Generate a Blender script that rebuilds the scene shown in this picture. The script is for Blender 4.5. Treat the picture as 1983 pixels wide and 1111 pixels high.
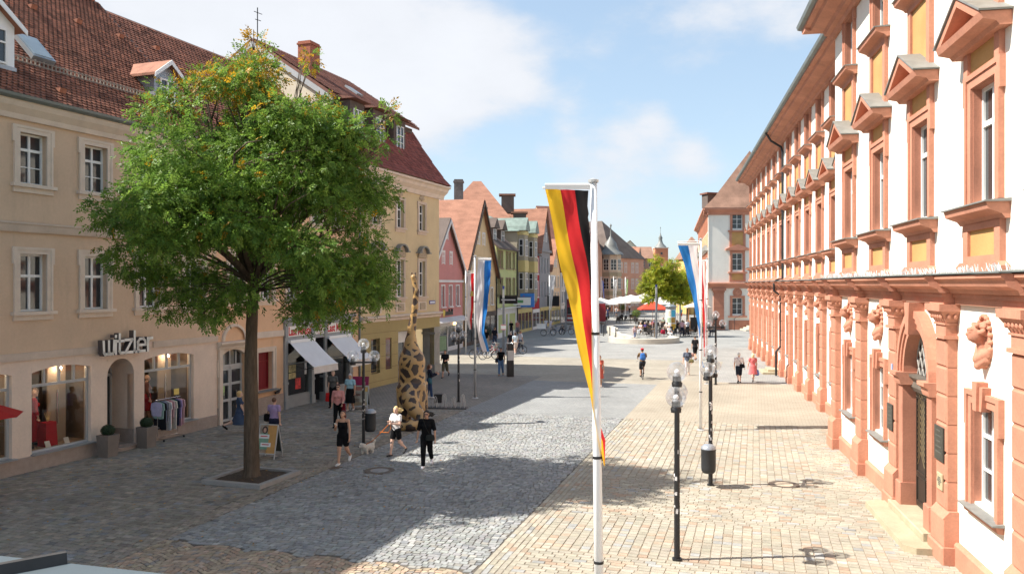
import bpy, bmesh, math, random
import numpy as np
from mathutils import Vector, Matrix
random.seed(7); RNG = np.random.default_rng(7)
for o in list(bpy.data.objects): bpy.data.objects.remove(o)
SC = bpy.context.scene
COL = SC.collection
R_ = math.radians
# ------------------------------------------------------------------ camera
F_PX, CAM_H, CX, HY = 1590.0, 5.6, 991.5, 550.0     # photograph's focal length in its pixels, eye height, horizon row
cd = bpy.data.cameras.new('camera'); cam = bpy.data.objects.new('camera', cd); COL.objects.link(cam)
cd.sensor_width = 36; cd.lens = 36 * F_PX / 1983; cd.shift_y = -5.5 / 1983
cd.clip_start = .1; cd.clip_end = 4000
cam.location = (0, 0, CAM_H); cam.rotation_euler = (R_(90), 0, 0)
SC.camera = cam
# ------------------------------------------------------------------ light
SUN_TO = Vector((-.88, -.07, 1.0)).normalized()      # towards the sun
SUN_EL = math.asin(SUN_TO.z)
sl = bpy.data.lights.new('sun', 'SUN'); sl.energy = 4.3; sl.angle = R_(.5); sl.color = (1.0, .955, .88)
so = bpy.data.objects.new('sun', sl); COL.objects.link(so)
so.rotation_euler = (-SUN_TO).to_track_quat('-Z', 'Y').to_euler(); so.location = (-40, -20, 60)
SC.view_settings.view_transform = 'Standard'; SC.view_settings.look = 'None'
SC.view_settings.exposure = 1.2; SC.view_settings.gamma = 1
W = bpy.data.worlds.new('World'); SC.world = W; W.use_nodes = True
wn = W.node_tree.nodes; wl = W.node_tree.links; wn.clear()
def sky_nodes():
    out = wn.new('ShaderNodeOutputWorld'); bg = wn.new('ShaderNodeBackground'); bg.inputs[1].default_value = .118
    sky = wn.new('ShaderNodeTexSky'); sky.sky_type = 'NISHITA'; sky.sun_disc = False
    sky.sun_elevation = SUN_EL; sky.sun_rotation = math.atan2(SUN_TO.x, SUN_TO.y)
    sky.air_density = 1.0; sky.dust_density = 1.1; sky.ozone_density = 1.0; sky.altitude = 300
    tc = wn.new('ShaderNodeTexCoord')
    def noise(scale, detail, rough, loc, sc=(1, 1, 1)):
        mp = wn.new('ShaderNodeMapping'); mp.inputs[1].default_value = loc; mp.inputs[3].default_value = sc
        n = wn.new('ShaderNodeTexNoise'); n.inputs['Scale'].default_value = scale
        n.inputs['Detail'].default_value = detail; n.inputs['Roughness'].default_value = rough
        wl.new(tc.outputs['Generated'], mp.inputs[0]); wl.new(mp.outputs[0], n.inputs['Vector']); return n
    def math_(op, a, b=None, c=None):
        m = wn.new('ShaderNodeMath'); m.operation = op
        for i, v in enumerate((a, b, c)):
            if v is None: continue
            if isinstance(v, (int, float)): m.inputs[i].default_value = v
            else: wl.new(v, m.inputs[i])
        return m.outputs[0]
    n1 = noise(5.2, 9, .58, (3.1, 1.7, .4), (1, 1, 1.9))
    n2 = noise(1.7, 3, .5, (.3, 5.2, 2.0), (1, 1, 1.6))
    cover = math_('ADD', math_('MULTIPLY', n1.outputs[0], .62), math_('MULTIPLY', n2.outputs[0], .38))
    # cumulus banks, given by their directions in the sky
    banks = [(640, 120, .17, .17), (800, 60, .16, .15), (960, 95, .085, .13), (400, 30, .2, .16), (250, 60, .16, .14), (850, 200, .09, .1), (1020, 170, .05, .08),
             (1440, 5, .1, .13), (1560, 30, .06, .1), (1230, 245, .05, .12), (1280, 235, .03, .12), (1105, 222, .038, .11),
             (1045, 292, .025, .1), (1090, 285, .03, .06), (1345, 303, .038, .13), (1200, 380, .1, .08), (1320, 440, .16, .05), (1100, 330, .1, .04), (700, 230, .08, .05)]
    for px, py, rad, amp in banks:
        v = Vector(((px - CX) / F_PX, 1, (HY - py) / F_PX)).normalized()
        d = wn.new('ShaderNodeVectorMath'); d.operation = 'DISTANCE'; d.inputs[1].default_value = v
        wl.new(tc.outputs['Generated'], d.inputs[0])
        mr = wn.new('ShaderNodeMapRange'); mr.interpolation_type = 'SMOOTHSTEP'
        mr.inputs[1].default_value = 0; mr.inputs[2].default_value = rad * 1.25; mr.inputs[3].default_value = amp; mr.inputs[4].default_value = 0
        wl.new(d.outputs['Value'], mr.inputs[0]); cover = math_('ADD', cover, mr.outputs[0])
    ms = wn.new('ShaderNodeMapRange'); ms.interpolation_type = 'SMOOTHSTEP'
    ms.inputs[1].default_value = .55; ms.inputs[2].default_value = .76; ms.inputs[3].default_value = 0; ms.inputs[4].default_value = .97
    wl.new(cover, ms.inputs[0])
    cr = wn.new('ShaderNodeMapRange'); cr.inputs[1].default_value = .5; cr.inputs[2].default_value = .95
    cr.inputs[3].default_value = 3.05; cr.inputs[4].default_value = 3.65; wl.new(cover, cr.inputs[0])
    cc = wn.new('ShaderNodeCombineColor')
    wl.new(math_('MULTIPLY', cr.outputs[0], .97), cc.inputs[0]); wl.new(math_('MULTIPLY', cr.outputs[0], 1.0), cc.inputs[1]); wl.new(math_('MULTIPLY', cr.outputs[0], 1.06), cc.inputs[2])
    mx = wn.new('ShaderNodeMix'); mx.data_type = 'RGBA'
    wl.new(ms.outputs[0], mx.inputs['Factor']); gm = wn.new('ShaderNodeGamma'); gm.inputs[1].default_value = .48; wl.new(sky.outputs[0], gm.inputs[0]); tn = wn.new('ShaderNodeVectorMath'); tn.operation = 'MULTIPLY'; tn.inputs[1].default_value = (1.4, 1.57, 1.7); wl.new(gm.outputs[0], tn.inputs[0]); wl.new(tn.outputs[0], mx.inputs['A']); wl.new(cc.outputs[0], mx.inputs['B'])
    wl.new(mx.outputs['Result'], bg.inputs[0]); wl.new(bg.outputs[0], out.inputs[0])
sky_nodes()
# ------------------------------------------------------------------ pixel to place
def G(px, py):                                       # where a photo pixel meets the ground
    Y = F_PX * CAM_H / (py - HY); return Vector(((px - CX) * Y / F_PX, Y, 0))
def AT(px, py, Y): return Vector(((px - CX) * Y / F_PX, Y, CAM_H - (py - HY) * Y / F_PX))
# ------------------------------------------------------------------ materials
MATS = {}
def lin(c):                                          # sRGB 0..255 to linear
    return tuple(((v / 255) / 12.92 if v / 255 <= .04045 else ((v / 255 + .055) / 1.055) ** 2.4) for v in c)
def mat(name, col, rough=.8, var=.12, scale=3.0, bump=0.0, bscale=60.0, spec=.35, metal=0, attr=None, stain=0.0, fine=0.0, stretch=None, sheen=0, trans=0, emit=None):
    """procedural surface: base colour broken by two scales of noise, fine relief, optional wear"""
    if name in MATS: return MATS[name]
    m = bpy.data.materials.new(name); m.use_nodes = True; nt = m.node_tree; N = nt.nodes; L = nt.links
    b = N['Principled BSDF']; b.inputs['Roughness'].default_value = rough; b.inputs['Specular IOR Level'].default_value = spec; b.inputs['Metallic'].default_value = metal
    tc = N.new('ShaderNodeTexCoord'); src = tc.outputs['Object']
    if stretch:
        mp = N.new('ShaderNodeMapping'); mp.inputs[3].default_value = stretch; L.new(src, mp.inputs[0]); src = mp.outputs[0]
    if attr:
        a = N.new('ShaderNodeAttribute'); a.attribute_name = attr; base = a.outputs['Color']
    else:
        rgb = N.new('ShaderNodeRGB'); rgb.outputs[0].default_value = (*col, 1); base = rgb.outputs[0]
    def nz(s, d=4, r=.55):
        n = N.new('ShaderNodeTexNoise'); n.inputs['Scale'].default_value = s; n.inputs['Detail'].default_value = d; n.inputs['Roughness'].default_value = r
        L.new(src, n.inputs['Vector']); return n.outputs[0]
    def mulv(base, fac_sock, amt):
        mr = N.new('ShaderNodeMapRange'); mr.inputs[1].default_value = .3; mr.inputs[2].default_value = .7
        mr.inputs[3].default_value = 1 - amt; mr.inputs[4].default_value = 1 + amt; L.new(fac_sock, mr.inputs[0])
        mm = N.new('ShaderNodeVectorMath'); mm.operation = 'SCALE'; L.new(base, mm.inputs[0]); L.new(mr.outputs[0], mm.inputs['Scale']); return mm.outputs[0]
    if var: base = mulv(base, nz(scale), var)
    if fine: base = mulv(base, nz(scale * 14, 3, .7), fine)
    if stain:
        st = N.new('ShaderNodeMapRange'); st.inputs[1].default_value = .55; st.inputs[2].default_value = .8; st.inputs[3].default_value = 0; st.inputs[4].default_value = stain
        n = N.new('ShaderNodeTexNoise'); n.inputs['Scale'].default_value = .9; n.inputs['Detail'].default_value = 6; n.inputs['Roughness'].default_value = .7
        mp2 = N.new('ShaderNodeMapping'); mp2.inputs[3].default_value = (1.6, 1.6, .35); L.new(tc.outputs['Object'], mp2.inputs[0]); L.new(mp2.outputs[0], n.inputs['Vector']); L.new(n.outputs[0], st.inputs[0])
        mx = N.new('ShaderNodeMix'); mx.data_type = 'RGBA'; L.new(st.outputs[0], mx.inputs['Factor']); L.new(base, mx.inputs['A'])
        mx.inputs['B'].default_value = (.12, .10, .085, 1); base = mx.outputs['Result']
    L.new(base, b.inputs['Base Color'])
    if bump:
        bp = N.new('ShaderNodeBump'); bp.inputs['Strength'].default_value = min(1, bump); bp.inputs['Distance'].default_value = .02
        L.new(nz(bscale, 5, .65), bp.inputs['Height']); L.new(bp.outputs[0], b.inputs['Normal'])
    if trans:
        t = N.new('ShaderNodeBsdfTranslucent'); L.new(base, t.inputs['Color']); ms = N.new('ShaderNodeMixShader'); ms.inputs[0].default_value = trans
        L.new(b.outputs[0], ms.inputs[1]); L.new(t.outputs[0], ms.inputs[2]); L.new(ms.outputs[0], N['Material Output'].inputs[0])
    if emit:
        b.inputs['Emission Color'].default_value = (*emit[0], 1); b.inputs['Emission Strength'].default_value = emit[1]
    MATS[name] = m; return m
def glass(name, tint=(1, 1, 1), refl=.6, clear=.85, rough=.02, milky=0):
    """thin pane: mirror by Fresnel over a clear body"""
    if name in MATS: return MATS[name]
    m = bpy.data.materials.new(name); m.use_nodes = True; N = m.node_tree.nodes; L = m.node_tree.links; N.clear()
    out = N.new('ShaderNodeOutputMaterial'); t = N.new('ShaderNodeBsdfTransparent'); t.inputs[0].default_value = (*[c * clear for c in tint], 1)
    g = N.new('ShaderNodeBsdfGlossy'); g.inputs['Roughness'].default_value = rough; g.inputs['Color'].default_value = (.95, .97, 1, 1)
    lw = N.new('ShaderNodeFresnel'); lw.inputs[0].default_value = 1.5
    mr = N.new('ShaderNodeMapRange'); mr.inputs[1].default_value = 0; mr.inputs[2].default_value = .6; mr.inputs[3].default_value = .02; mr.inputs[4].default_value = refl; L.new(lw.outputs[0], mr.inputs[0])
    mx = N.new('ShaderNodeMixShader'); L.new(mr.outputs[0], mx.inputs[0]); L.new(t.outputs[0], mx.inputs[1]); L.new(g.outputs[0], mx.inputs[2]); L.new(mx.outputs[0], out.inputs[0])
    if milky:
        df = N.new('ShaderNodeBsdfTranslucent'); df.inputs[0].default_value = (.9, .9, .88, 1); m2 = N.new('ShaderNodeMixShader'); m2.inputs[0].default_value = milky; L.new(mx.outputs[0], m2.inputs[1]); L.new(df.outputs[0], m2.inputs[2]); L.new(m2.outputs[0], out.inputs[0])
    MATS[name] = m; return m
# ------------------------------------------------------------------ objects
def tag(o, label=None, cat=None, group=None, kind=None):
    if label: o['label'] = label
    if cat: o['category'] = cat
    if group: o['group'] = group
    if kind: o['kind'] = kind
    return o
def link(name, me, parent=None, loc=None, rz=None):
    o = bpy.data.objects.new(name, me); COL.objects.link(o)
    if parent is not None: o.parent = parent
    if loc is not None: o.location = loc
    if rz is not None: o.rotation_euler = (0, 0, rz)
    return o
def thing(name, label, cat, loc=(0, 0, 0), rz=0, group=None):
    return tag(link(name, None, None, loc, rz), label, cat, group)
def copy_tree(o, parent=None):
    c = o.copy(); COL.objects.link(c); c.parent = parent
    for ch in list(o.children): copy_tree(ch, c)
    return c
def np_mesh(name, V, Fq, mats=None, smooth=False, midx=None, col=None):
    """mesh from arrays; Fq an (n,4) or (n,3) array"""
    me = bpy.data.meshes.new(name); V = np.asarray(V, dtype=np.float32); Fq = np.asarray(Fq, dtype=np.int32)
    n, k = Fq.shape
    me.vertices.add(len(V)); me.vertices.foreach_set('co', V.ravel())
    me.loops.add(n * k); me.loops.foreach_set('vertex_index', Fq.ravel())
    me.polygons.add(n); me.polygons.foreach_set('loop_start', np.arange(0, n * k, k, dtype=np.int32))
    try: me.polygons.foreach_set('loop_total', np.full(n, k, dtype=np.int32))
    except Exception: pass
    for m in (mats or []): me.materials.append(m)
    if midx is not None: me.polygons.foreach_set('material_index', np.asarray(midx, dtype=np.int32))
    me.polygons.foreach_set('use_smooth', np.full(n, smooth, dtype=bool))
    me.update(calc_edges=True)
    if col is not None:
        a = me.attributes.new('col', 'FLOAT_COLOR', 'FACE'); c = np.ones((n, 4), np.float32); c[:, :3] = col; a.data.foreach_set('color', c.ravel())
    me.validate(); return me
class MB:
    """collects faces, then links them as one mesh object"""
    def __init__(s): s.v = []; s.f = []; s.m = []; s.cur = 0
    def add(s, vs, fs):
        o = len(s.v); s.v += [tuple(p) for p in vs]; s.f += [tuple(i + o for i in f) for f in fs]; s.m += [s.cur] * len(fs); return s
    def quad(s, a, b, c, d): return s.add((a, b, c, d), ((0, 1, 2, 3),))
    def box(s, x0, x1, y0, y1, z0, z1, inset=0):
        if x1 < x0: x0, x1 = x1, x0
        if y1 < y0: y0, y1 = y1, y0
        if z1 < z0: z0, z1 = z1, z0
        i = inset
        return s.add([(x0, y0, z0), (x1, y0, z0), (x1, y1, z0), (x0, y1, z0), (x0 + i, y0 + i, z1), (x1 - i, y0 + i, z1), (x1 - i, y1 - i, z1), (x0 + i, y1 - i, z1)],
                     [(3, 2, 1, 0), (4, 5, 6, 7), (0, 1, 5, 4), (1, 2, 6, 5), (2, 3, 7, 6), (3, 0, 4, 7)])
    def block(s, x0, x1, y0, y1, z0, z1, c=.02):     # box whose front (-y) edges are chamfered
        s.add([(x0, y1, z0), (x1, y1, z0), (x1, y1, z1), (x0, y1, z1), (x0, y0 + c, z0), (x1, y0 + c, z0), (x1, y0 + c, z1), (x0, y0 + c, z1),
               (x0 + c, y0, z0 + c), (x1 - c, y0, z0 + c), (x1 - c, y0, z1 - c), (x0 + c, y0, z1 - c)],
              [(0, 3, 2, 1), (0, 1, 5, 4), (1, 2, 6, 5), (2, 3, 7, 6), (3, 0, 4, 7), (4, 5, 9, 8), (5, 6, 10, 9), (6, 7, 11, 10), (7, 4, 8, 11), (8, 9, 10, 11)])
        return s
    def prism(s, prof, x0, x1, axis='x'):
        """extrude a closed profile (list of 2-D points) along an axis"""
        n = len(prof)
        if axis == 'x': a = [(x0, p[0], p[1]) for p in prof]; b = [(x1, p[0], p[1]) for p in prof]
        elif axis == 'y': a = [(p[0], x0, p[1]) for p in prof]; b = [(p[0], x1, p[1]) for p in prof]
        else: a = [(p[0], p[1], x0) for p in prof]; b = [(p[0], p[1], x1) for p in prof]
        return s.add(a + b, [tuple(range(n - 1, -1, -1)), tuple(range(n, 2 * n))] + [(i, (i + 1) % n, n + (i + 1) % n, n + i) for i in range(n)])
    def tube(s, pts, rad, n=8, cap=True, rough=0):
        pts = [Vector(p) for p in pts]; rad = rad if isinstance(rad, (list, tuple)) else [rad] * len(pts); vs = []; fs = []; prev = None
        for i, p in enumerate(pts):
            t = (pts[min(i + 1, len(pts) - 1)] - pts[max(i - 1, 0)]).normalized()
            if prev is None: u = t.orthogonal().normalized()
            else: u = (prev - t * prev.dot(t)).normalized()
            prev = u; w = t.cross(u)
            vs += [p + (u * math.cos(2 * math.pi * k / n) + w * math.sin(2 * math.pi * k / n)) * rad[i] * (1 + (rough * (math.sin(k * 2.1 + .25 * i) + random.uniform(-.6, .6)) if rough else 0)) for k in range(n)]
        for i in range(len(pts) - 1):
            for k in range(n): fs.append((i * n + k, i * n + (k + 1) % n, (i + 1) * n + (k + 1) % n, (i + 1) * n + k))
        if cap: fs += [tuple(range(n - 1, -1, -1)), tuple(range((len(pts) - 1) * n, len(pts) * n))]
        return s.add(vs, fs)
    def lathe(s, prof, n=16, c=(0, 0, 0), a0=0, a1=2 * math.pi):
        """revolve (r,z) profile about z"""
        full = abs(a1 - a0 - 2 * math.pi) < 1e-6; cols = n if full else n + 1; vs = []; fs = []
        for r, z in prof:
            for k in range(cols):
                a = a0 + (a1 - a0) * k / n; vs.append((c[0] + r * math.cos(a), c[1] + r * math.sin(a), c[2] + z))
        for i in range(len(prof) - 1):
            for k in range(n): k2 = (k + 1) % cols; fs.append((i * cols + k, i * cols + k2, (i + 1) * cols + k2, (i + 1) * cols + k))
        return s.add(vs, fs)
    def sphere(s, c, r, n=12, m=8, sx=1, sy=1, sz=1):
        prof = [(math.sin(math.pi * i / m), -math.cos(math.pi * i / m)) for i in range(m + 1)]; vs = []; fs = []
        for q, z in prof:
            for k in range(n): a = 2 * math.pi * k / n; vs.append((c[0] + r * sx * q * math.cos(a), c[1] + r * sy * q * math.sin(a), c[2] + r * sz * z))
        for i in range(m):
            for k in range(n): fs.append((i * n + k, i * n + (k + 1) % n, (i + 1) * n + (k + 1) % n, (i + 1) * n + k))
        return s.add(vs, fs)
    def mesh(s, name, mats, smooth=False):
        me = bpy.data.meshes.new(name); me.from_pydata(s.v, [], s.f)
        for m in (mats if isinstance(mats, (list, tuple)) else [mats]): me.materials.append(m)
        if any(s.m): me.polygons.foreach_set('material_index', s.m)
        if smooth: me.polygons.foreach_set('use_smooth', [True] * len(s.f))
        me.validate(); me.update(); return me
    def build(s, name, mats, parent=None, smooth=False, loc=None, rz=None):
        return link(name, s.mesh(name, mats, smooth), parent, loc, rz)
def wall_cells(mb, x0, x1, z0, z1, holes, y=0.0, depth=.3):
    """a facade sheet at y with openings (xa,xb,za,zb), each with its reveal going back by depth"""
    xs = sorted({x0, x1, *[v for h in holes for v in h[:2]]}); zs = sorted({z0, z1, *[v for h in holes for v in h[2:4]]})
    xs = [v for v in xs if x0 <= v <= x1]; zs = [v for v in zs if z0 <= v <= z1]
    for i in range(len(xs) - 1):
        for j in range(len(zs) - 1):
            cx, cz = (xs[i] + xs[i + 1]) / 2, (zs[j] + zs[j + 1]) / 2
            if any(h[0] < cx < h[1] and h[2] < cz < h[3] for h in holes): continue
            mb.quad((xs[i], y, zs[j]), (xs[i + 1], y, zs[j]), (xs[i + 1], y, zs[j + 1]), (xs[i], y, zs[j + 1]))
    for a, b, c, d in [h[:4] for h in holes]:
        e = y + depth
        mb.quad((a, y, c), (a, y, d), (a, e, d), (a, e, c)); mb.quad((b, y, d), (b, y, c), (b, e, c), (b, e, d))
        mb.quad((a, y, d), (b, y, d), (b, e, d), (a, e, d)); mb.quad((b, y, c), (a, y, c), (a, e, c), (b, e, c))
    return mb
def text_mesh(txt, size, extrude, m, sx=1.0, bold=0.0):
    c = bpy.data.curves.new('lettering', 'FONT'); c.body = txt; c.size = size; c.extrude = extrude; c.offset = bold; c.align_x = 'LEFT'; c.resolution_u = 3
    o = bpy.data.objects.new('lettering', c); COL.objects.link(o); dg = bpy.context.evaluated_depsgraph_get()
    me = bpy.data.meshes.new_from_object(o.evaluated_get(dg)); bpy.data.objects.remove(o)
    # stand the text up: x along the wall, -y outwards, z up
    me.transform(Matrix(((sx, 0, 0, 0), (0, 0, -1, 0), (0, 1, 0, 0), (0, 0, 0, 1)))); me.materials.clear(); me.materials.append(m); return me
# ------------------------------------------------------------------ sculpting: smooth union of round cones and ellipsoids, meshed by surface nets
def cap(a, b, ra, rb=None, flat=None, k=1.0): return ('c', np.array(a, float), np.array(b, float), ra, ra if rb is None else rb, None if flat is None else np.array(flat, float), k)
def ell(c, r, rot=None): return ('e', np.array(c, float), np.array(r, float) if np.ndim(r) else np.full(3, float(r)), rot)
def prim_bounds(p):
    if p[0] == 'c': r = max(p[3], p[4]); return np.minimum(p[1], p[2]) - r, np.maximum(p[1], p[2]) + r
    r = p[2] if p[3] is None else np.full(3, p[2].max()); return p[1] - r, p[1] + r
def prim_dist(p, P, grow=0.0):
    if p[0] == 'c':
        _, a, b, ra, rb, fl, k = p; ba = b - a; q = P - a
        if fl is not None: q = q + ((k - 1) * (q @ fl))[..., None] * fl
        t = np.clip((q @ ba) / max(ba @ ba, 1e-9), 0, 1)
        return np.linalg.norm(q - t[..., None] * ba, axis=-1) - (ra + (rb - ra) * t) - grow
    _, c, r, rot = p; q = P - c
    if rot is not None: q = q @ rot
    r = r + grow; n = np.linalg.norm(q / r, axis=-1); g = np.linalg.norm(q / (r * r), axis=-1)
    return n * (n - 1) / np.maximum(g, 1e-6)
def sculpt(prims, vox, blend=.02, grow=0.0, cut=None, disp=None):
    """returns vertices, quads of the smooth union; cut(P) -> values > 0 are taken away"""
    lo = np.min([prim_bounds(p)[0] for p in prims], 0) - grow - vox * 3; hi = np.max([prim_bounds(p)[1] for p in prims], 0) + grow + vox * 3
    n = np.maximum(np.ceil((hi - lo) / vox).astype(int) + 1, 4); Fv = np.full(n, 1.0, np.float32)
    ax = [lo[i] + vox * np.arange(n[i]) for i in range(3)]
    for p in prims:
        a, b = prim_bounds(p); pad = grow + blend + vox * 2.5
        i0 = np.clip(np.floor((a - pad - lo) / vox).astype(int), 0, n - 1); i1 = np.clip(np.ceil((b + pad - lo) / vox).astype(int) + 1, 1, n)
        P = np.stack(np.meshgrid(*[ax[i][i0[i]:i1[i]] for i in range(3)], indexing='ij'), -1)
        d = prim_dist(p, P, grow); s = Fv[i0[0]:i1[0], i0[1]:i1[1], i0[2]:i1[2]]
        if blend > 0:
            hh = np.clip(.5 + .5 * (s - d) / blend, 0, 1); d = s * (1 - hh) + d * hh - blend * hh * (1 - hh)
        else: d = np.minimum(s, d)
        Fv[i0[0]:i1[0], i0[1]:i1[1], i0[2]:i1[2]] = d
    if cut is not None or disp is not None:
        P = np.stack(np.meshgrid(*ax, indexing='ij'), -1)
        if disp is not None: Fv = Fv + disp(P)
        if cut is not None: Fv = np.maximum(Fv, cut(P))
    S = Fv < 0; c = [slice(0, -1), slice(1, None)]; m = tuple(k - 1 for k in n); cnt = np.zeros(m, np.float32); acc = np.zeros(m + (3,), np.float32)
    corners = [(i, j, k) for i in (0, 1) for j in (0, 1) for k in (0, 1)]
    for A in corners:
        for d in range(3):
            if A[d]: continue
            B = list(A); B[d] = 1; sa = tuple(c[q] for q in A); sb = tuple(c[q] for q in B); x = S[sa] != S[sb]
            fa, fb = Fv[sa], Fv[sb]; t = np.where(x, fa / np.where(x, fa - fb, 1), 0); cnt += x
            for q in range(3): acc[..., q] += np.where(x, A[q] + (t if q == d else 0), 0)
    act = cnt > 0; idx = np.full(m, -1, np.int64); idx[act] = np.arange(act.sum())
    cell = np.argwhere(act); V = lo + vox * (cell + acc[act] / cnt[act][:, None]); quads = []
    for d in range(3):
        u, v = (d + 1) % 3, (d + 2) % 3; sa = [slice(1, -1)] * 3; sb = [slice(1, -1)] * 3; sa[d] = slice(0, -1); sb[d] = slice(1, None)
        x = S[tuple(sa)] != S[tuple(sb)]; e = np.argwhere(x); inside = S[tuple(sa)][x]
        off = np.ones(3, int); off[d] = 0; e = e + off
        def g(du, dv): q = e.copy(); q[:, u] -= du; q[:, v] -= dv; return idx[q[:, 0], q[:, 1], q[:, 2]]
        Q = np.stack([g(1, 1), g(0, 1), g(0, 0), g(1, 0)], 1); Q[~inside] = Q[~inside][:, ::-1]; quads.append(Q)
    Q = np.concatenate(quads); Q = Q[(Q >= 0).all(1)]; return V, Q
def nearest_prim(prims, P):
    D = np.stack([prim_dist(p, P) for p in prims], 0); return D.argmin(0)
# ------------------------------------------------------------------ palette
M = {}
M['plaster_tan'] = mat('plaster_tan', (.63, .455, .315), .9, .07, .8, .25, 120, .2, stain=.25, fine=.04)
M['plaster_peach'] = mat('plaster_peach', (.74, .47, .29), .9, .06, .8, .25, 120, .2, stain=.22, fine=.04)
M['plaster_ochre'] = mat('plaster_ochre', (.62, .485, .29), .9, .07, .8, .25, 120, .2, stain=.25, fine=.04)
M['plaster_olive'] = mat('plaster_olive', (.40, .31, .14), .85, .06, .8, .2, 90, .25, stain=.2, fine=.04)
M['plaster_white'] = mat('plaster_white', (.80, .755, .665), .88, .05, .7, .22, 90, .2, stain=.16, fine=.03)
M['trim_cream'] = mat('trim_cream', (.68, .56, .45), .8, .08, 2, .15, 80, .25, stain=.2, fine=.04)
M['trim_stone'] = mat('trim_stone', (.60, .48, .38), .85, .09, 2, .2, 80, .25, stain=.25, fine=.05)
M['shop_stone'] = mat('shop_stone', (.74, .58, .46), .7, .06, 1.2, .12, 90, .3, stain=.15, fine=.05)
M['granite'] = mat('granite', (.36, .28, .23), .55, .1, 6, .1, 120, .4, fine=.35)
M['sandstone'] = mat('sandstone', (.49, .222, .145), .85, .14, 1.1, .35, 40, .25, stain=.32, fine=.09)
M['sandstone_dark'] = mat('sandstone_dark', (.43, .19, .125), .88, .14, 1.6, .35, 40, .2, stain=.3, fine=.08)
M['yellow_panel'] = mat('yellow_panel', (.50, .295, .115), .85, .1, 1.4, .25, 60, .2, stain=.22, fine=.06)
M['slate'] = mat('slate', (.20, .20, .185), .5, .16, 4, .15, 60, .45, stain=.2)
M['lead'] = mat('lead', (.17, .19, .18), .5, .15, 3, .15, 40, .5, metal=.2)
M['sash'] = mat('sash', (.78, .77, .74), .5, .03, 2, 0, spec=.4)
M['sash_grey'] = mat('sash_grey', (.42, .42, .41), .45, .05, 2, 0, spec=.45)
M['pane'] = mat('pane', (.035, .037, .04), .04, .25, .6, 0, spec=.7)
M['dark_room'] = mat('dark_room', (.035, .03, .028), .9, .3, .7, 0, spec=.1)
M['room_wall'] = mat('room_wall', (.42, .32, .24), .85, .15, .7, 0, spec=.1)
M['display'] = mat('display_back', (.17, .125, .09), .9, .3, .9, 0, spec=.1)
M['curtain'] = mat('curtain', (.60, .58, .55), .9, .12, 9, 0, spec=.1, stretch=(4, 4, .2))
M['tile_red'] = mat('tile_red', (0, 0, 0), .85, .18, 1.1, .2, 90, .2, attr='col', fine=.1)
M['tile_brown'] = mat('tile_brown', (.20, .095, .07), .85, .25, .9, .25, 50, .2, fine=.15)
M['tile_orange'] = mat('tile_orange', (.315, .155, .103), .85, .2, .9, .5, 16, .2, fine=.22, stretch=(1, 1, 2.5))
M['tile_dark'] = mat('tile_dark', (.13, .10, .085), .85, .2, .7, .3, 30, .2, fine=.14)
M['verdigris'] = mat('verdigris', (.17, .22, .19), .6, .2, 2, .1, 30, .4, stain=.3)
M['zinc'] = mat('zinc', (.34, .37, .39), .42, .12, 2.5, .06, 30, .5, metal=.55, stain=.12)
M['black_iron'] = mat('black_iron', (.016, .016, .017), .45, .2, 5, .1, 80, .45)
M['white_paint'] = mat('white_paint', (.80, .80, .79), .4, .04, 2, 0, spec=.45)
M['pole_grey'] = mat('pole_grey', (.50, .50, .49), .38, .06, 2, 0, spec=.5, metal=.3)
M['chrome'] = mat('chrome', (.7, .7, .7), .2, .05, 2, 0, spec=.6, metal=1)
M['brick_red'] = mat('brick_red', (.33, .12, .075), .9, .25, 7, .3, 60, .2, stretch=(1, 1, 3))
M['mortar'] = mat('mortar', (.115, .10, .083), .95, .2, 2, .3, 80, .15)
M['joint_pale'] = mat('joint_pale', (.30, .245, .185), .95, .2, 2, .3, 80, .15)
M['stone'] = mat('stone', (0, 0, 0), .8, .13, .55, .25, 60, .3, attr='col', fine=.12, stain=.22)
M['cast_iron'] = mat('cast_iron', (.14, .11, .085), .6, .25, 9, .3, 60, .4, metal=.4)
M['glass_shop'] = glass('glass_shop', (.92, .93, .9), .75, .9)
M['glass_globe'] = glass('glass_globe', (.97, .98, 1), .5, .95, milky=.13)
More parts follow.
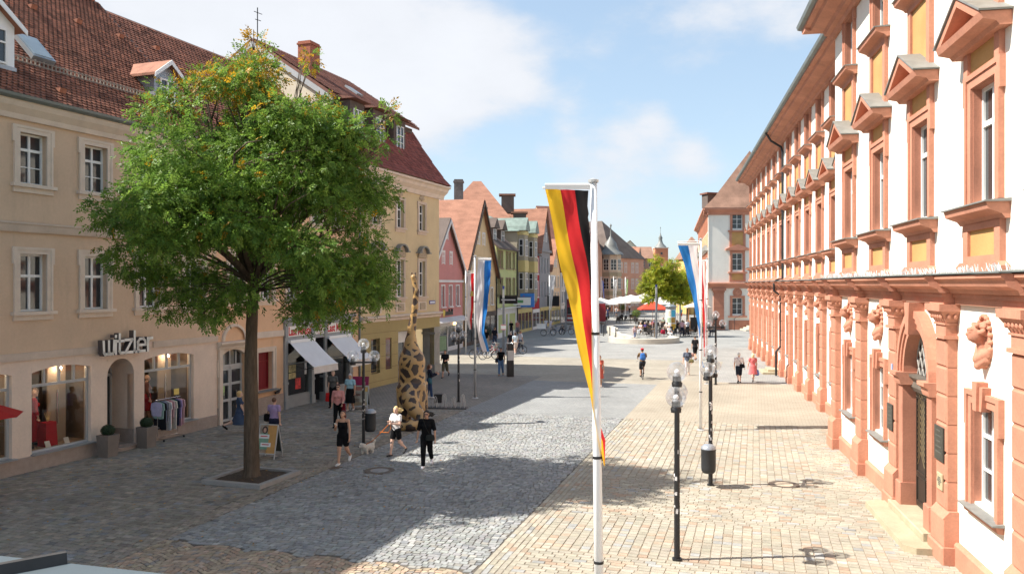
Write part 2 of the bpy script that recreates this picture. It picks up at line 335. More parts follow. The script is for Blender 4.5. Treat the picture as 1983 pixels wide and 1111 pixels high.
# ------------------------------------------------------------------ street frame: t runs along the street, u across it, gutter at u = 0
ST_A = R_(16.5); ST_O = G(298, 1041); ST_T = Vector((math.sin(ST_A), math.cos(ST_A), 0)); ST_N = Vector((math.cos(ST_A), -math.sin(ST_A), 0))
def UT(u, t, z=0): p = ST_O + ST_N * u + ST_T * t; return Vector((p.x, p.y, z))
def toUT(p): q = Vector((p[0], p[1], 0)) - ST_O; return q.dot(ST_N), q.dot(ST_T)
def sheet(name, pts, m, z, kind='structure'):
    o = MB().add([(p[0], p[1], z) for p in pts], [tuple(range(len(pts)))]).build(name, m); return tag(o, kind=kind)
def pave_mat(name, c1, c2, mort, w, h, bump=.5, msize=.012):
    m = bpy.data.materials.new(name); m.use_nodes = True; N = m.node_tree.nodes; L = m.node_tree.links; b = N['Principled BSDF']; b.inputs['Roughness'].default_value = .8; b.inputs['Specular IOR Level'].default_value = .3
    tc = N.new('ShaderNodeTexCoord'); mp = N.new('ShaderNodeMapping'); mp.inputs[2].default_value = (0, 0, ST_A); L.new(tc.outputs['Object'], mp.inputs[0])
    wob = N.new('ShaderNodeTexNoise'); wob.inputs['Scale'].default_value = 2.5; L.new(mp.outputs[0], wob.inputs['Vector'])
    ad = N.new('ShaderNodeMix'); ad.data_type = 'RGBA'; ad.blend_type = 'LINEAR_LIGHT'; ad.inputs['Factor'].default_value = .05; L.new(mp.outputs[0], ad.inputs['A']); L.new(wob.outputs['Color'], ad.inputs['B'])
    br = N.new('ShaderNodeTexBrick'); br.inputs['Scale'].default_value = 1; br.inputs['Brick Width'].default_value = w; br.inputs['Row Height'].default_value = h; br.inputs['Mortar Size'].default_value = msize; br.inputs['Bias'].default_value = 0
    br.inputs['Color1'].default_value = (*c1, 1); br.inputs['Color2'].default_value = (*c2, 1); br.inputs['Mortar'].default_value = (*mort, 1); L.new(ad.outputs['Result'], br.inputs['Vector'])
    n = N.new('ShaderNodeTexNoise'); n.inputs['Scale'].default_value = .35; n.inputs['Detail'].default_value = 6; L.new(tc.outputs['Object'], n.inputs['Vector'])
    mr = N.new('ShaderNodeMapRange'); mr.inputs[1].default_value = .3; mr.inputs[2].default_value = .7; mr.inputs[3].default_value = .86; mr.inputs[4].default_value = 1.14; L.new(n.outputs[0], mr.inputs[0])
    sc = N.new('ShaderNodeVectorMath'); sc.operation = 'SCALE'; L.new(br.outputs[0], sc.inputs[0]); L.new(mr.outputs[0], sc.inputs['Scale']); L.new(sc.outputs[0], b.inputs['Base Color'])
    bp = N.new('ShaderNodeBump'); bp.inputs['Strength'].default_value = bump; bp.inputs['Distance'].default_value = .012; bp.invert = True; L.new(br.outputs['Fac'], bp.inputs['Height']); L.new(bp.outputs[0], b.inputs['Normal'])
    return m
T_FAR = 19.0
sheet('ground', [(-1500, -600), (1500, -600), (1500, 2600), (-1500, 2600)], pave_mat('square_paving', (.30, .295, .275), (.25, .25, .24), (.17, .165, .15), .2, .16), -.03)
sheet('square_paving', [UT(-40, 33), UT(60, 33), UT(60, 230), UT(-40, 230)], pave_mat('square_setts', (.33, .32, .295), (.27, .27, .26), (.19, .18, .165), .2, .16), .004)
rect = lambda u0, u1, t0, t1: [UT(u0, t0), UT(u1, t0), UT(u1, t1), UT(u0, t1)]
pav_l = sheet('left_pavement', rect(-30, .35, -14, T_FAR), M['mortar'], 0)
road = sheet('roadway', rect(.35, 7.5, -14, T_FAR), M['mortar'], 0)
pav_r = sheet('right_pavement', rect(7.5, 40, -14, T_FAR), M['joint_pale'], 0)
sheet('left_pavement_beyond', rect(-30, .35, T_FAR, 33.2), pave_mat('left_setts', (.27, .24, .205), (.21, .195, .17), (.13, .115, .1), .2, .17), .011)
sheet('roadway_beyond', rect(.35, 7.5, T_FAR, 31), pave_mat('road_setts', (.295, .297, .285), (.24, .243, .24), (.16, .16, .15), .15, .14), .011)
sheet('right_pavement_beyond', rect(7.5, 40, T_FAR, 33.2), pave_mat('right_pavers', (.365, .325, .255), (.33, .285, .22), (.23, .19, .145), .28, .14), .011)
sheet('crossing', rect(.35, 7.5, 31, 33.2), pave_mat('crossing_setts', (.35, .315, .255), (.30, .27, .215), (.2, .175, .14), .22, .18), .011)
sheet('crossing_beyond', rect(-14, 10.5, 33.2, 46), MATS.get('x') or bpy.data.materials['crossing_setts'], .012)
# ------------------------------------------------------------------ paving stones
def stone_part(struct, quads, cols, name, top=.014, keep=300):
    """quads (n,4,2) ground corners counter-clockwise; the ones that show largest become single children, the rest one part"""
    Q = np.asarray(quads, float); C = np.asarray(cols, float); n = len(Q)
    cen = Q.mean(1); px = CX + cen[:, 0] / cen[:, 1] * F_PX; py = HY + F_PX * CAM_H / cen[:, 1]
    vis = (px > 5) & (px < 1978) & (py < 1106); order = np.argsort(np.where(vis, cen[:, 1], 1e6)); single = np.zeros(n, bool); single[order[:keep]] = True
    z = top + RNG.normal(0, .0016, n)
    def arr(sel):
        q = Q[sel]; c = q.mean(1, keepdims=True); ins = c + (q - c) * .93; k = len(q)
        V = np.zeros((k, 8, 3)); V[:, :4, :2] = q; V[:, :4, 2] = -.004; V[:, 4:, :2] = ins; V[:, 4:, 2] = z[sel][:, None] + RNG.normal(0, .0012, (k, 4))
        base = (np.arange(k) * 8)[:, None, None]; Fq = np.array([[4, 5, 6, 7], [0, 1, 5, 4], [1, 2, 6, 5], [2, 3, 7, 6], [3, 0, 4, 7]])[None] + base
        return V.reshape(-1, 3), Fq.reshape(-1, 4), np.repeat(C[sel], 5, 0)
    V, Fq, cc = arr(~single); o = link(name, np_mesh(name, V, Fq, [M['stone']], col=cc), struct); o['kind'] = 'stuff'
    for i in np.where(single)[0]:
        V, Fq, cc = arr(np.array([i])); c = cen[i]; V[:, :2] -= c; link(name, np_mesh(name, V, Fq, [M['stone']], col=cc), struct, (c[0], c[1], 0))
def jit(q, a): return q + RNG.normal(0, a, q.shape)
def tones(n, base, spread, odd=None, podd=.0):
    c = np.array(base)[None] * (1 + RNG.normal(0, spread, (n, 1))) * (1 + RNG.normal(0, spread * .14, (n, 3)))
    if odd is not None:
        k = RNG.random(n) < podd; pick = np.array(odd)[RNG.integers(0, len(odd), n)] * (1 + RNG.normal(0, .1, (n, 1))); c[k] = pick[k]
    return np.clip(c, .02, .9)
HOLES = [(G(735, 911), .46), (G(1518, 938), .42), (G(648, 906), .2)]
PL_C = [G(397, 936), G(510, 947), G(578, 921), G(468, 908)]
PL_MID = sum(PL_C, Vector()) / 4
def keepmask(c):
    k = np.ones(len(c), bool)
    for p, r in HOLES: k &= np.hypot(c[:, 0] - p.x, c[:, 1] - p.y) > r
    d = np.stack([c[:, 0] - PL_MID.x, c[:, 1] - PL_MID.y], 1); e1 = np.array([math.sin(R_(19)), math.cos(R_(19))]); e2 = np.array([e1[1], -e1[0]])
    return k & ~((abs(d @ e1) < .92) & (abs(d @ e2) < .92))
def ut2xy(Q): Q = np.asarray(Q); return np.stack([ST_O.x + ST_N.x * Q[..., 0] + ST_T.x * Q[..., 1], ST_O.y + ST_N.y * Q[..., 0] + ST_T.y * Q[..., 1]], -1)
def rows_ut(u0, u1, t0, t1, w, h, gap=.012, bond=.5, jw=.2, along=False, wob=None):
    """courses of stones: running across (or along) the street"""
    out = []; a0, a1, b0, b1 = (u0, u1, t0, t1) if not along else (t0, t1, u0, u1); b = b0; k = 0
    while b < b1 - h * .4:
        a = a0 - (w * bond if k % 2 else 0) - RNG.random() * w * .1
        while a < a1:
            ww = w * (1 + RNG.uniform(-jw, jw)); x0, x1 = max(a + gap / 2, a0), min(a + ww - gap / 2, a1); a += ww
            if x1 - x0 < .04: continue
            y0, y1 = b + gap / 2, b + h - gap / 2; out.append([(x0, y0), (x1, y0), (x1, y1), (x0, y1)])
        b += h; k += 1
    Q = np.array(out)
    if along: Q = Q[..., ::-1][:, ::-1]
    if wob is not None: Q[..., 1] += wob(Q[..., 0])
    return Q
# left pavement, clipped at the facade line
fac = lambda xy: (xy[:, 0] + 14.77) * math.cos(R_(19.35)) - (xy[:, 1] - 23.68) * math.sin(R_(19.35))
q = ut2xy(jit(rows_ut(-15, -.16, -7, T_FAR, .21, .175, .017, .5, .25), .006)); c = q.mean(1); k = (fac(c) > -.1) & keepmask(c) & (c[:, 0] / c[:, 1] > -.72); q = q[k]
cl = tones(len(q), (.25, .228, .19), .13, [(.22, .225, .225), (.29, .25, .2), (.19, .185, .175)], .16)
g1 = ut2xy(jit(rows_ut(-.15, .35, -7, T_FAR, .125, .15, .014, .5, .15), .008)); q = np.concatenate([q, g1]); cl = np.concatenate([cl, tones(len(g1), (.27, .235, .19), .15)])
stone_part(pav_l, q, cl, 'sett')
# roadway: grey setts in shallow waves, tan setts laid in arcs in front
dome = lambda u: .26 * (1 - ((u / 1.25) % 1.0 * 2 - 1) ** 2)
q1 = jit(rows_ut(.37, 7.48, -.5, T_FAR, .155, .145, .016, .5, .22, wob=lambda u: .05 * np.sin(u * 4.2)), .008); cq = q1.mean(1); q1 = q1[cq[:, 1] > dome(cq[:, 0]) - .26 + .03]
q2 = jit(rows_ut(.37, 7.48, -7, .02, .135, .125, .016, .5, .2), .008); q2[..., 1] = q2[..., 1] - .28 + dome(q2[..., 0])
q = ut2xy(np.concatenate([q1, q2])); cl = np.concatenate([tones(len(q1), (.27, .272, .262), .12, [(.32, .315, .295), (.21, .215, .22), (.29, .275, .245)], .2), tones(len(q2), (.36, .285, .205), .16, [(.28, .25, .22), (.40, .28, .2)], .25)])
k = keepmask(q.mean(1)) & (q.mean(1)[:, 1] > 9); stone_part(road, q[k], cl[k], 'sett')
# right pavement: five long courses along the road, then bands of running bond and of stacked courses
Q = [rows_ut(7.5, 8.16, -7, T_FAR, .3, .132, .013, .5, .2, along=True)]; t = -7.0; flip = False
bands = [(-7, 1.75, False), (1.75, 4.6, True), (4.6, 8.7, False), (8.7, T_FAR, True)]
for a, b, al in bands:
    if al: Q += [rows_ut(8.16, 14.4 if a > 5 else 15.5, a, b, .19, .205, .014, 0, .05, along=True), rows_ut(14.4 if a > 5 else 15.5, 24, a, b, .27, .15, .013, .5, .12)]
    else: Q.append(rows_ut(8.16, 24, a, b, .27, .15, .013, .5, .12))
q = ut2xy(jit(np.concatenate(Q), .004)); c = q.mean(1); pal = (c[:, 0] - 8.6) * math.cos(R_(11.19)) - (c[:, 1] - 16.38) * math.sin(R_(11.19))
k = keepmask(c) & (pal < .32) & (c[:, 1] > 9); stone_part(pav_r, q[k], tones(int(k.sum()), (.345, .31, .245), .07, [(.37, .27, .195), (.31, .305, .285), (.38, .345, .28), (.34, .27, .2)], .22), 'paver')
def manhole(p, r, label, m):
    o = thing('manhole_cover', label, 'manhole', p)
    MB().lathe([(r, .004), (r, .017), (r * .8, .019), (r * .78, .012), (r * .6, .012)], 28).build('rim', M['cast_iron'], o)
    mb = MB().lathe([(r * .6, .014), (r * .55, .018), (0.001, .018)], 24)
    for k in range(9):
        a = k * .7; mb.box(r * .3 * math.cos(a) - .03, r * .3 * math.cos(a) + .03, r * .3 * math.sin(a) - .03, r * .3 * math.sin(a) + .03, .0185, .021)
    mb.build('lid', m, o); return o
manhole(G(735, 911), .46, 'round manhole cover with pale lid in the grey roadway setts', mat('lid_pale', (.30, .29, .28), .8, .2, 8, .2))
manhole(G(1518, 938), .42, 'round manhole cover filled with sand coloured paving near the sandstone palace', mat('lid_sand', (.44, .36, .27), .8, .15, 6, .2))
d = thing('drain_grate', 'small rusty drain grate in the gutter beside the roadway', 'drain', G(648, 906), R_(73))
mb = MB().box(-.24, .24, -.17, .17, .004, .013)
mb.build('frame', M['cast_iron'], d)
for k in range(6): MB().box(-.2, .2, -.14 + k * .05, -.115 + k * .05, .013, .02).build('bar', M['cast_iron'], d)
# planter kerb of the big tree
pc = thing('tree_planter', 'low square stone kerb with bare earth round the big tree', 'planter', (PL_MID.x, PL_MID.y, 0), R_(90 - 19.35))
for a in range(4):
    o = MB().block(-.98, .98 - .16, -.98, -.82, 0, .13, .012).build('kerb_stone', M['trim_stone'] if False else mat('kerb_granite', (.30, .285, .265), .8, .12, 3, .2, 60, fine=.12), pc); o.rotation_euler = (0, 0, a * math.pi / 2)
g_ = 14; V = []; Fq = []
for i in range(g_ + 1):
    for j in range(g_ + 1): x, y = -.82 + 1.64 * i / g_, -.82 + 1.64 * j / g_; V.append((x, y, .07 + .03 * math.exp(-(x * x + y * y) * 3) + random.uniform(-.012, .012)))
for i in range(g_):
    for j in range(g_): Fq.append((i * (g_ + 1) + j, (i + 1) * (g_ + 1) + j, (i + 1) * (g_ + 1) + j + 1, i * (g_ + 1) + j + 1))
link('soil', np_mesh('soil', V, Fq, [mat('soil', (.07, .048, .032), .95, .3, 12, .6, 40)], True), pc)
# ------------------------------------------------------------------ windows in general
CACHE = {}
def cached(key, fn):
    if key not in CACHE: CACHE[key] = fn()
    return CACHE[key]
def bars_mesh(w, h, cols, rows, t=.06, d=.07, mid=None, m=None, cross=.05):
    """casement: outer frame, mullions and glazing bars; origin at the opening's bottom centre, front at y=0"""
    mb = MB(); x0, x1 = -w / 2, w / 2
    mb.box(x0, x0 + t, 0, d, 0, h); mb.box(x1 - t, x1, 0, d, 0, h); mb.box(x0 + t, x1 - t, 0, d, 0, t); mb.box(x0 + t, x1 - t, 0, d, h - t, h)
    for k in range(1, cols): xc = x0 + w * k / cols; mb.box(xc - t * .55, xc + t * .55, -.01, d, t, h - t)
    for r in rows:                                   # (height fraction, thickness)
        mb.box(x0 + t, x1 - t, -.006, d - .01, h * r[0] - r[1] / 2, h * r[0] + r[1] / 2)
    return mb.mesh('window', m or M['sash'])
def pane_mesh(w, h, m=None): return MB().quad((-w / 2, 0, 0), (w / 2, 0, 0), (w / 2, 0, h), (-w / 2, 0, h)).mesh('pane', m or M['pane'])
def curtain_mesh(w, h, seed):
    rnd = random.Random(seed); mb = MB(); n = 10
    for side in (-1, 1):
        if rnd.random() < .15: continue
        ww = w * rnd.uniform(.22, .46); xa = side * w / 2
        for k in range(n): a, b = xa - side * ww * k / n, xa - side * ww * (k + 1) / n; mb.quad((a, .03 * (k % 2), 0), (b, .03 * ((k + 1) % 2), 0), (b, .03 * ((k + 1) % 2), h), (a, .03 * (k % 2), h))
    return mb.mesh('curtain', M['curtain']) if mb.f else None
def sash(root, x, z, w, h, cols=2, rows=((.68, .07), (.34, .03)), y=.2, key='s', m=None, pane_m=None, t=.06, name='window'):
    wn_ = link(name, cached((key, 'bars', w, h), lambda: bars_mesh(w, h, cols, rows, t, m=m)), root, (x, y, z))
    link('pane', cached((key, 'pane', w, h), lambda: pane_mesh(w - .04, h - .04, pane_m)), wn_, (0, .045, .02)); return wn_
def frame_mesh(w, h, t, d, ear=0, m=None, sill=0, name='surround', proud=.0, top=0):
    """moulded surround round an opening: two steps"""
    mb = MB(); a, b = w / 2, w / 2 + t
    for (i0, i1, dd) in ((a, a + t * .62, d * .7), (a + t * .62, b, d)):
        mb.box(-i1, -i0, -dd, .02, -sill, h + (i0 - a)); mb.box(i0, i1, -dd, .02, -sill, h + (i0 - a)); mb.box(-i1, i1, -dd, .02, h + (i0 - a), h + (i1 - a))
    if ear: mb.box(-b - ear, -b, -d, .02, h - .3, h + t); mb.box(b, b + ear, -d, .02, h - .3, h + t)
    if top: mb.box(-b - .06, b + .06, -d - .05, .02, h + t, h + t + top)
    return mb.mesh(name, m)
# ------------------------------------------------------------------ sandstone palace
P_ROT = R_(270 - 11.19); P_O = G(1826.3, 1093.7)
def cornice(mb, prof, x0, x1): mb.prism(prof, x0, x1)
def bust_mesh(vox, seed):
    rnd = random.Random(seed); P = [ell((0, .05, .5), (.33, .1, .5)), ell((0, -.16, .63), (.125, .15, .17)), cap((0, -.1, .5), (0, -.02, .3), .075, .1), ell((0, -.31, .63), (.025, .04, .035)),
        ell((0, -.27, .72), (.09, .05, .03)), ell((0, -.27, .545), (.05, .04, .03)), ell((-.05, -.285, .675), (.03, .02, .015)), ell((.05, -.285, .675), (.03, .02, .015)), ell((0, -.292, .58), (.04, .022, .014)),
        cap((-.26, -.02, .32), (0, -.13, .18), .075, .09), cap((.26, -.02, .32), (0, -.13, .18), .075, .09), cap((-.2, -.04, .2), (0, -.13, .06), .06, .07), cap((.2, -.04, .2), (0, -.13, .06), .06, .07), ell((0, -.06, .24), (.2, .1, .14))]
    for k in range(26):
        a = rnd.uniform(-.2, 3.34); r = rnd.uniform(.13, .19); P.append(ell((r * math.cos(a), -.12 + rnd.uniform(-.1, .08), .66 + r * math.sin(a) * .9), rnd.uniform(.032, .05)))
    for k in range(22):
        a = 2 * math.pi * k / 22; P.append(ell((.31 * math.cos(a), -.03, .5 + .46 * math.sin(a)), (.05, .05, .045)))
    V, Q = sculpt(P, vox, .025, cut=lambda p: p[..., 1] - .06); return np_mesh('bust', V, Q, [M['sandstone']], True)
def pilaster(root, x, wide=.85, zb=0):
    """x: edge towards the camera; spreads to -x. base > blocks and capital"""
    w = wide; c = -w / 2
    def base():
        mb = MB(); mb.block(-w - .06, .06, -.04, .32, 0, .36, .03); mb.block(-w, 0, 0, .32, .36, .92, .02)
        mb.prism([(.0, .92), (.12, 1.06), (.32, 1.06), (.32, .92)], -w + .0, -.0); return mb.mesh('pilaster', M['sandstone'])
    p = link('pilaster', cached(('pil', w), base), root, (x, 0, zb)); z = 1.06; hs = (4.5 - 1.06) / 6
    bm_ = cached(('pilblock', w), lambda: MB().block(-w + .1, -.1, .08, .3, .008, hs - .008, .035).mesh('block', M['sandstone']))
    bm2 = cached(('piljoint', w), lambda: MB().box(-w + .125, -.125, .11, .3, 1.06, 4.5).mesh('core', M['sandstone']))
    for k in range(6): link('block', bm_, p, (0, 0, z + k * hs))
    link('core', bm2, p)
    def capital():
        mb = MB(); mb.box(-w + .04, -.04, .03, .3, 4.50, 4.57); mb.box(-w + .1, -.1, .08, .3, 4.57, 4.78); mb.box(-w + .06, -.06, .05, .3, 4.78, 4.82)
        for (za, zb_, i0, i1) in ((4.82, 4.94, .08, .02), (4.94, 5.06, .02, -.06)):
            mb.add([(-w + i0, i0, za), (-i0, i0, za), (-i0, .3, za), (-w + i0, .3, za), (-w + i1, i1, zb_), (-i1, i1, zb_), (-i1, .3, zb_), (-w + i1, .3, zb_)], [(0, 1, 5, 4), (1, 2, 6, 5), (2, 3, 7, 6), (3, 0, 4, 7), (4, 5, 6, 7)])
        mb.box(-w - .07, .07, -.09, .3, 5.06, 5.2)
        for k in range(5): xx = -w + .12 + k * (w - .24) / 4; mb.sphere((xx, -.0, 4.95), .055, 8, 5, .8, .7, 1.1)
        for k in range(2): mb.sphere((.02, .1 + k * .12, 4.95), .055, 8, 5, .7, .8, 1.1)
        return mb.mesh('capital', M['sandstone'])
    link('capital', cached(('cap', w), capital), p); return p
SLATE_CAP = M['slate']
def f1_window(root, x, lite=False):
    y = .3; w, h, z0 = 1.2, 2.2, 7.08
    s = sash(root, x, z0, w, h, 2, ((.68, .1),), y + .13, 'f1', t=.075)
    yo = -(y + .13); zo = -z0
    link('surround', cached(('f1s',), lambda: frame_mesh(w, h, .26, .1, .06, M['sandstone'])), s, (0, yo + y, 0))
    def sill():
        mb = MB(); mb.prism([(.3, 6.72), (.22, 6.72), (.16, 6.8), (-.05, 6.88), (-.08, 7.0), (.3, 7.0)], -1.12, 1.12); return mb.mesh('sill', M['sandstone'])
    link('sill', cached(('f1sill',), sill), s, (0, yo, zo))
    link('sill_slate', cached(('f1sl',), lambda: MB().prism([(-.12, 7.0), (-.12, 7.025), (.74, 7.09), (.74, 7.0)], -1.17, 1.17).mesh('sill_slate', M['slate'])), s, (0, yo, zo))
    def apron():
        mb = MB(); mb.box(-.92, .92, .2, .3, 5.98, 6.12); mb.box(-.92, -.66, .2, .3, 6.12, 6.6); mb.box(.66, .92, .2, .3, 6.12, 6.6); mb.box(-.92, .92, .2, .3, 6.6, 6.72)
        mb.prism([(-1.12, 5.8), (1.12, 5.8), (1.12, 5.92), (.92, 6.0), (-.92, 6.0), (-1.12, 5.92)], .14, .3, 'y'); return mb.mesh('apron', M['sandstone'])
    link('apron', cached(('f1ap',), apron), s, (0, yo, zo))
    link('panel', cached(('f1pan',), lambda: MB().box(-.66, .66, .255, .3, 6.12, 6.6).mesh('panel', M['yellow_panel'])), s, (0, yo, zo))
    link('panel', cached(('f1pan2',), lambda: MB().box(-.66, .66, .26, .3, 9.56, 9.96).mesh('panel', M['yellow_panel'])), s, (0, yo, zo))
    for q in (-.77, .77): link('frieze_stile', cached(('f1fr',), lambda: MB().box(-.11, .11, .2, .3, 9.54, 9.98).mesh('frieze_stile', M['sandstone'])), s, (q, yo, zo))
    def ped():
        mb = MB(); a = 1.2; zt = 10.82; zb = 10.05
        mb.prism([(.3, 9.96), (.1, 9.96), (.05, 10.03), (-.16, 10.08), (-.2, 10.2), (.3, 10.2)], -a, a)                       # lower cornice
        for sgn in (-1, 1):                                                                                                # raking cornices
            prof = [(sgn * a, 10.2), (0, zt), (0, zt - .16), (sgn * (a - .3), 10.2)]
            if sgn > 0: prof = prof[::-1]
            mb.prism(prof, -.2, .3, 'y')
        mb.prism([(-.85, 10.2), (.85, 10.2), (0, 10.64)], .16, .3, 'y')
        for sgn in (-1, 1):
            prof = [(sgn * .56, 10.24), (0, 10.56), (0, 10.49), (sgn * .4, 10.24)]
            if sgn > 0: prof = prof[::-1]
            mb.prism(prof, .08, .17, 'y')
        mb.box(-.56, .56, .08, .17, 10.2, 10.245)
        return mb.mesh('pediment', M['sandstone'])
    link('pediment', cached(('f1ped',), ped), s, (0, yo, zo))
    def pcap():
        mb = MB(); a = 1.24
        for sgn in (-1, 1):
            prof = [(sgn * a, 10.2), (0, 10.825), (0, 10.86), (sgn * (a + .02), 10.23)]
            if sgn < 0: prof = prof[::-1]
            mb.prism(prof, -.24, .3, 'y')
        return mb.mesh('pediment_slate', M['slate'])
    link('pediment_slate', cached(('f1pc',), pcap), s, (0, yo, zo))
    # tall panel between the storeys
    link('panel', cached(('f1pan3',), lambda: MB().box(-.62, .62, .255, .3, 10.3, 12.0).mesh('panel', M['yellow_panel'])), s, (0, yo, zo))
    link('panel_frame', cached(('f1pf',), lambda: MB().box(-.86, -.62, .2, .3, 10.25, 12.0).box(.62, .86, .2, .3, 10.25, 12.0).box(-.86, .86, .2, .3, 12.0, 12.14).mesh('panel_frame', M['sandstone'])), s, (0, yo, zo))
    return s
def f2_window(root, x):
    y = .3; w, h, z0 = 1.2, 1.75, 12.42
    s = sash(root, x, z0, w, h, 2, ((.66, .1),), y + .13, 'f2', t=.075); yo = -(y + .13); zo = -z0
    link('surround', cached(('f2s',), lambda: frame_mesh(w, h, .24, .1, .05, M['sandstone'])), s, (0, yo + y, 0))
    link('sill', cached(('f2sill',), lambda: MB().prism([(.3, 12.12), (.2, 12.12), (.15, 12.18), (-.05, 12.26), (-.08, 12.36), (.3, 12.36)], -1.05, 1.05).mesh('sill', M['sandstone'])), s, (0, yo, zo))
    link('sill_slate', cached(('f2sl',), lambda: MB().prism([(-.11, 12.36), (-.11, 12.38), (.74, 12.43), (.74, 12.36)], -1.08, 1.08).mesh('sill_slate', M['slate'])), s, (0, yo, zo)); return s
def f0_window(root, x):
    y = .3; w, h, z0 = 1.15, 1.85, 1.52
    s = sash(root, x, z0, w, h, 2, ((.68, .06), (.34, .035)), y + .12, 'f0', t=.065); yo = -(y + .12); zo = -z0
    def sur():
        me = MB(); a, b, t = w / 2, w / 2 + .24, .1
        for (i0, i1, dd) in ((a, a + .15, .07), (a + .15, b, .1)):
            me.box(-i1, -i0, y - dd, y + .02, 1.42, 3.37 + (i0 - a)); me.box(i0, i1, y - dd, y + .02, 1.42, 3.37 + (i0 - a)); me.box(-i1, i1, y - dd, y + .02, 3.37 + (i0 - a), 3.37 + (i1 - a))
        me.box(-b - .05, -b, y - .1, y + .02, 2.95, 3.61); me.box(b, b + .05, y - .1, y + .02, 2.95, 3.61)
        for k, (ww, zz, dd) in enumerate(((.12, 3.82, .2), (.27, 3.74, .15))):                                              # keystone
            me.prism([(-ww * .75, 3.3), (ww * .75, 3.3), (ww, zz), (-ww, zz)], y - dd, y + .01 - k * .003, 'y')
        me.prism([(y, 1.3), (y - .1, 1.3), (y - .14, 1.42), (y, 1.42)], -.84, .84); return me.mesh('surround', M['sandstone'])
    link('surround', cached(('f0s',), sur), s, (0, yo, zo))
    link('sill_slate', cached(('f0sl',), lambda: MB().prism([(y - .2, 1.42), (y - .2, 1.445), (y + .4, 1.53), (y + .4, 1.42)], -.88, .88).mesh('sill_slate', M['slate'])), s, (0, yo, zo)); return s
def palace_block(name, label, off_in, x0, x1, bays, pil_x, bust_for, vox, door=None, spikes=False, pil_w=.85, roof_h=4.0, eave_end=None):
    o_ = P_O + Vector((math.cos(R_(11.19)), -math.sin(R_(11.19)), 0)) * off_in
    r = thing(name, label, 'palace', (o_.x, o_.y, 0), P_ROT)
    holes = []
    for b in bays:
        holes += [(b - .6, b + .6, 7.08, 9.28), (b - .6, b + .6, 12.42, 14.17)]
        if b != door: holes.append((b - .575, b + .575, 1.52, 3.37))
    if door is not None: holes.append((door - .98, door + .98, .3, 4.5))
    mb = wall_cells(MB(), x0, x1, 0, 14.5, holes, .3, .46); D = 12
    mb.quad((x0, .3, 0), (x0, .3, 14.5), (x0, D, 14.5), (x0, D, 0)); mb.quad((x1, .3, 14.5), (x1, .3, 0), (x1, D, 0), (x1, D, 14.5)); mb.quad((x1, D, 0), (x0, D, 0), (x0, D, 14.5), (x1, D, 14.5))
    mb.build('wall', M['plaster_white'], r)
    for h in holes:
        a, b, c, d = h; e0, e1, g = .285, .74, .012
        if door is not None and a == door - .98: continue
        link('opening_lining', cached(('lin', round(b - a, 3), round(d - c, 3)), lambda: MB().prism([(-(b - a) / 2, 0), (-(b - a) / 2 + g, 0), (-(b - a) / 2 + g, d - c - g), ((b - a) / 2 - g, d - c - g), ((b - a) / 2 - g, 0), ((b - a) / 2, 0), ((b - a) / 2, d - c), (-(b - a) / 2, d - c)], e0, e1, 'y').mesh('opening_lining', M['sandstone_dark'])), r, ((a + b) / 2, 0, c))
    MB().prism([(.3, 0), (.2, 0), (.2, .42), (.24, .47), (.3, .47)], x0, (door - 1.0) if door is not None else x1).build('plinth', M['sandstone'], r)
    if door is not None: MB().prism([(.3, 0), (.2, 0), (.2, .42), (.24, .47), (.3, .47)], door + 1.0, x1).build('plinth', M['sandstone'], r)
    for x in pil_x: pilaster(r, x, pil_w)
    # entablature over the ground floor, breaking forward over every pilaster
    mb = MB(); mb.box(x0, x1, .2, .3, 5.2, 5.33); mb.box(x0, x1, .16, .3, 5.33, 5.42); mb.prism([(.3, 5.42), (.1, 5.42), (.06, 5.5), (-.1, 5.56), (-.14, 5.66), (-.2, 5.7), (-.2, 5.76), (.3, 5.78)], x0, x1)
    for x in pil_x:
        mb.box(x - pil_w - .03, x + .03, -.0, .197, 5.2, 5.33); mb.box(x - pil_w - .06, x + .06, -.04, .157, 5.33, 5.418)
        mb.prism([(.08, 5.424), (-.1, 5.424), (-.14, 5.5), (-.28, 5.56), (-.32, 5.66), (-.38, 5.7), (-.38, 5.758), (.0, 5.765)], x - pil_w - .12, x + .12)
    mb.build('entablature', M['sandstone'], r)
    mb = MB().prism([(-.24, 5.782), (-.24, 5.80), (.3, 5.85), (.3, 5.782)], x0, x1)
    for x in pil_x: mb.box(x - pil_w - .15, x + .15, -.42, -.241, 5.77, 5.795)
    mb.build('ledge_lead', M['lead'], r)
    if spikes:
        V = []; Fq = []; n = 0
        for k in range(520):
            xx = random.uniform(x0, x1); yy = random.uniform(-.18, .1); zz = 5.80; dx, dy, h = random.uniform(-.07, .07), random.uniform(-.06, .03), random.uniform(.08, .16); w = .006
            V += [(xx - w, yy, zz), (xx + w, yy, zz), (xx + w + dx, yy + dy, zz + h), (xx - w + dx, yy + dy, zz + h), (xx, yy - w, zz), (xx, yy + w, zz), (xx + dx, yy + w + dy, zz + h), (xx + dx, yy - w + dy, zz + h)]
            Fq += [(n, n + 1, n + 2, n + 3), (n + 4, n + 5, n + 6, n + 7)]; n += 8
        link('bird_spike', np_mesh('bird_spike', V, Fq, [M['white_paint']]), r)['kind'] = 'stuff'
    # eaves
    mb = MB().prism([(.3, 14.2), (.16, 14.2), (.1, 14.3), (-.05, 14.34), (-.12, 14.46), (-.5, 14.56), (-.55, 14.66), (-.72, 14.7), (-.72, 14.8), (.3, 14.9)], x0 - .0, x1); mb.build('eaves_cornice', M['sandstone'], r)
    xe = x0 - (.7 if eave_end else 0)
    if eave_end: MB().prism([(x0, 14.56), (x0 - .55, 14.6), (x0 - .7, 14.7), (x0 - .7, 14.8), (x0, 14.9)], -.72, 3, 'y').build('eaves_return', M['sandstone'], r)
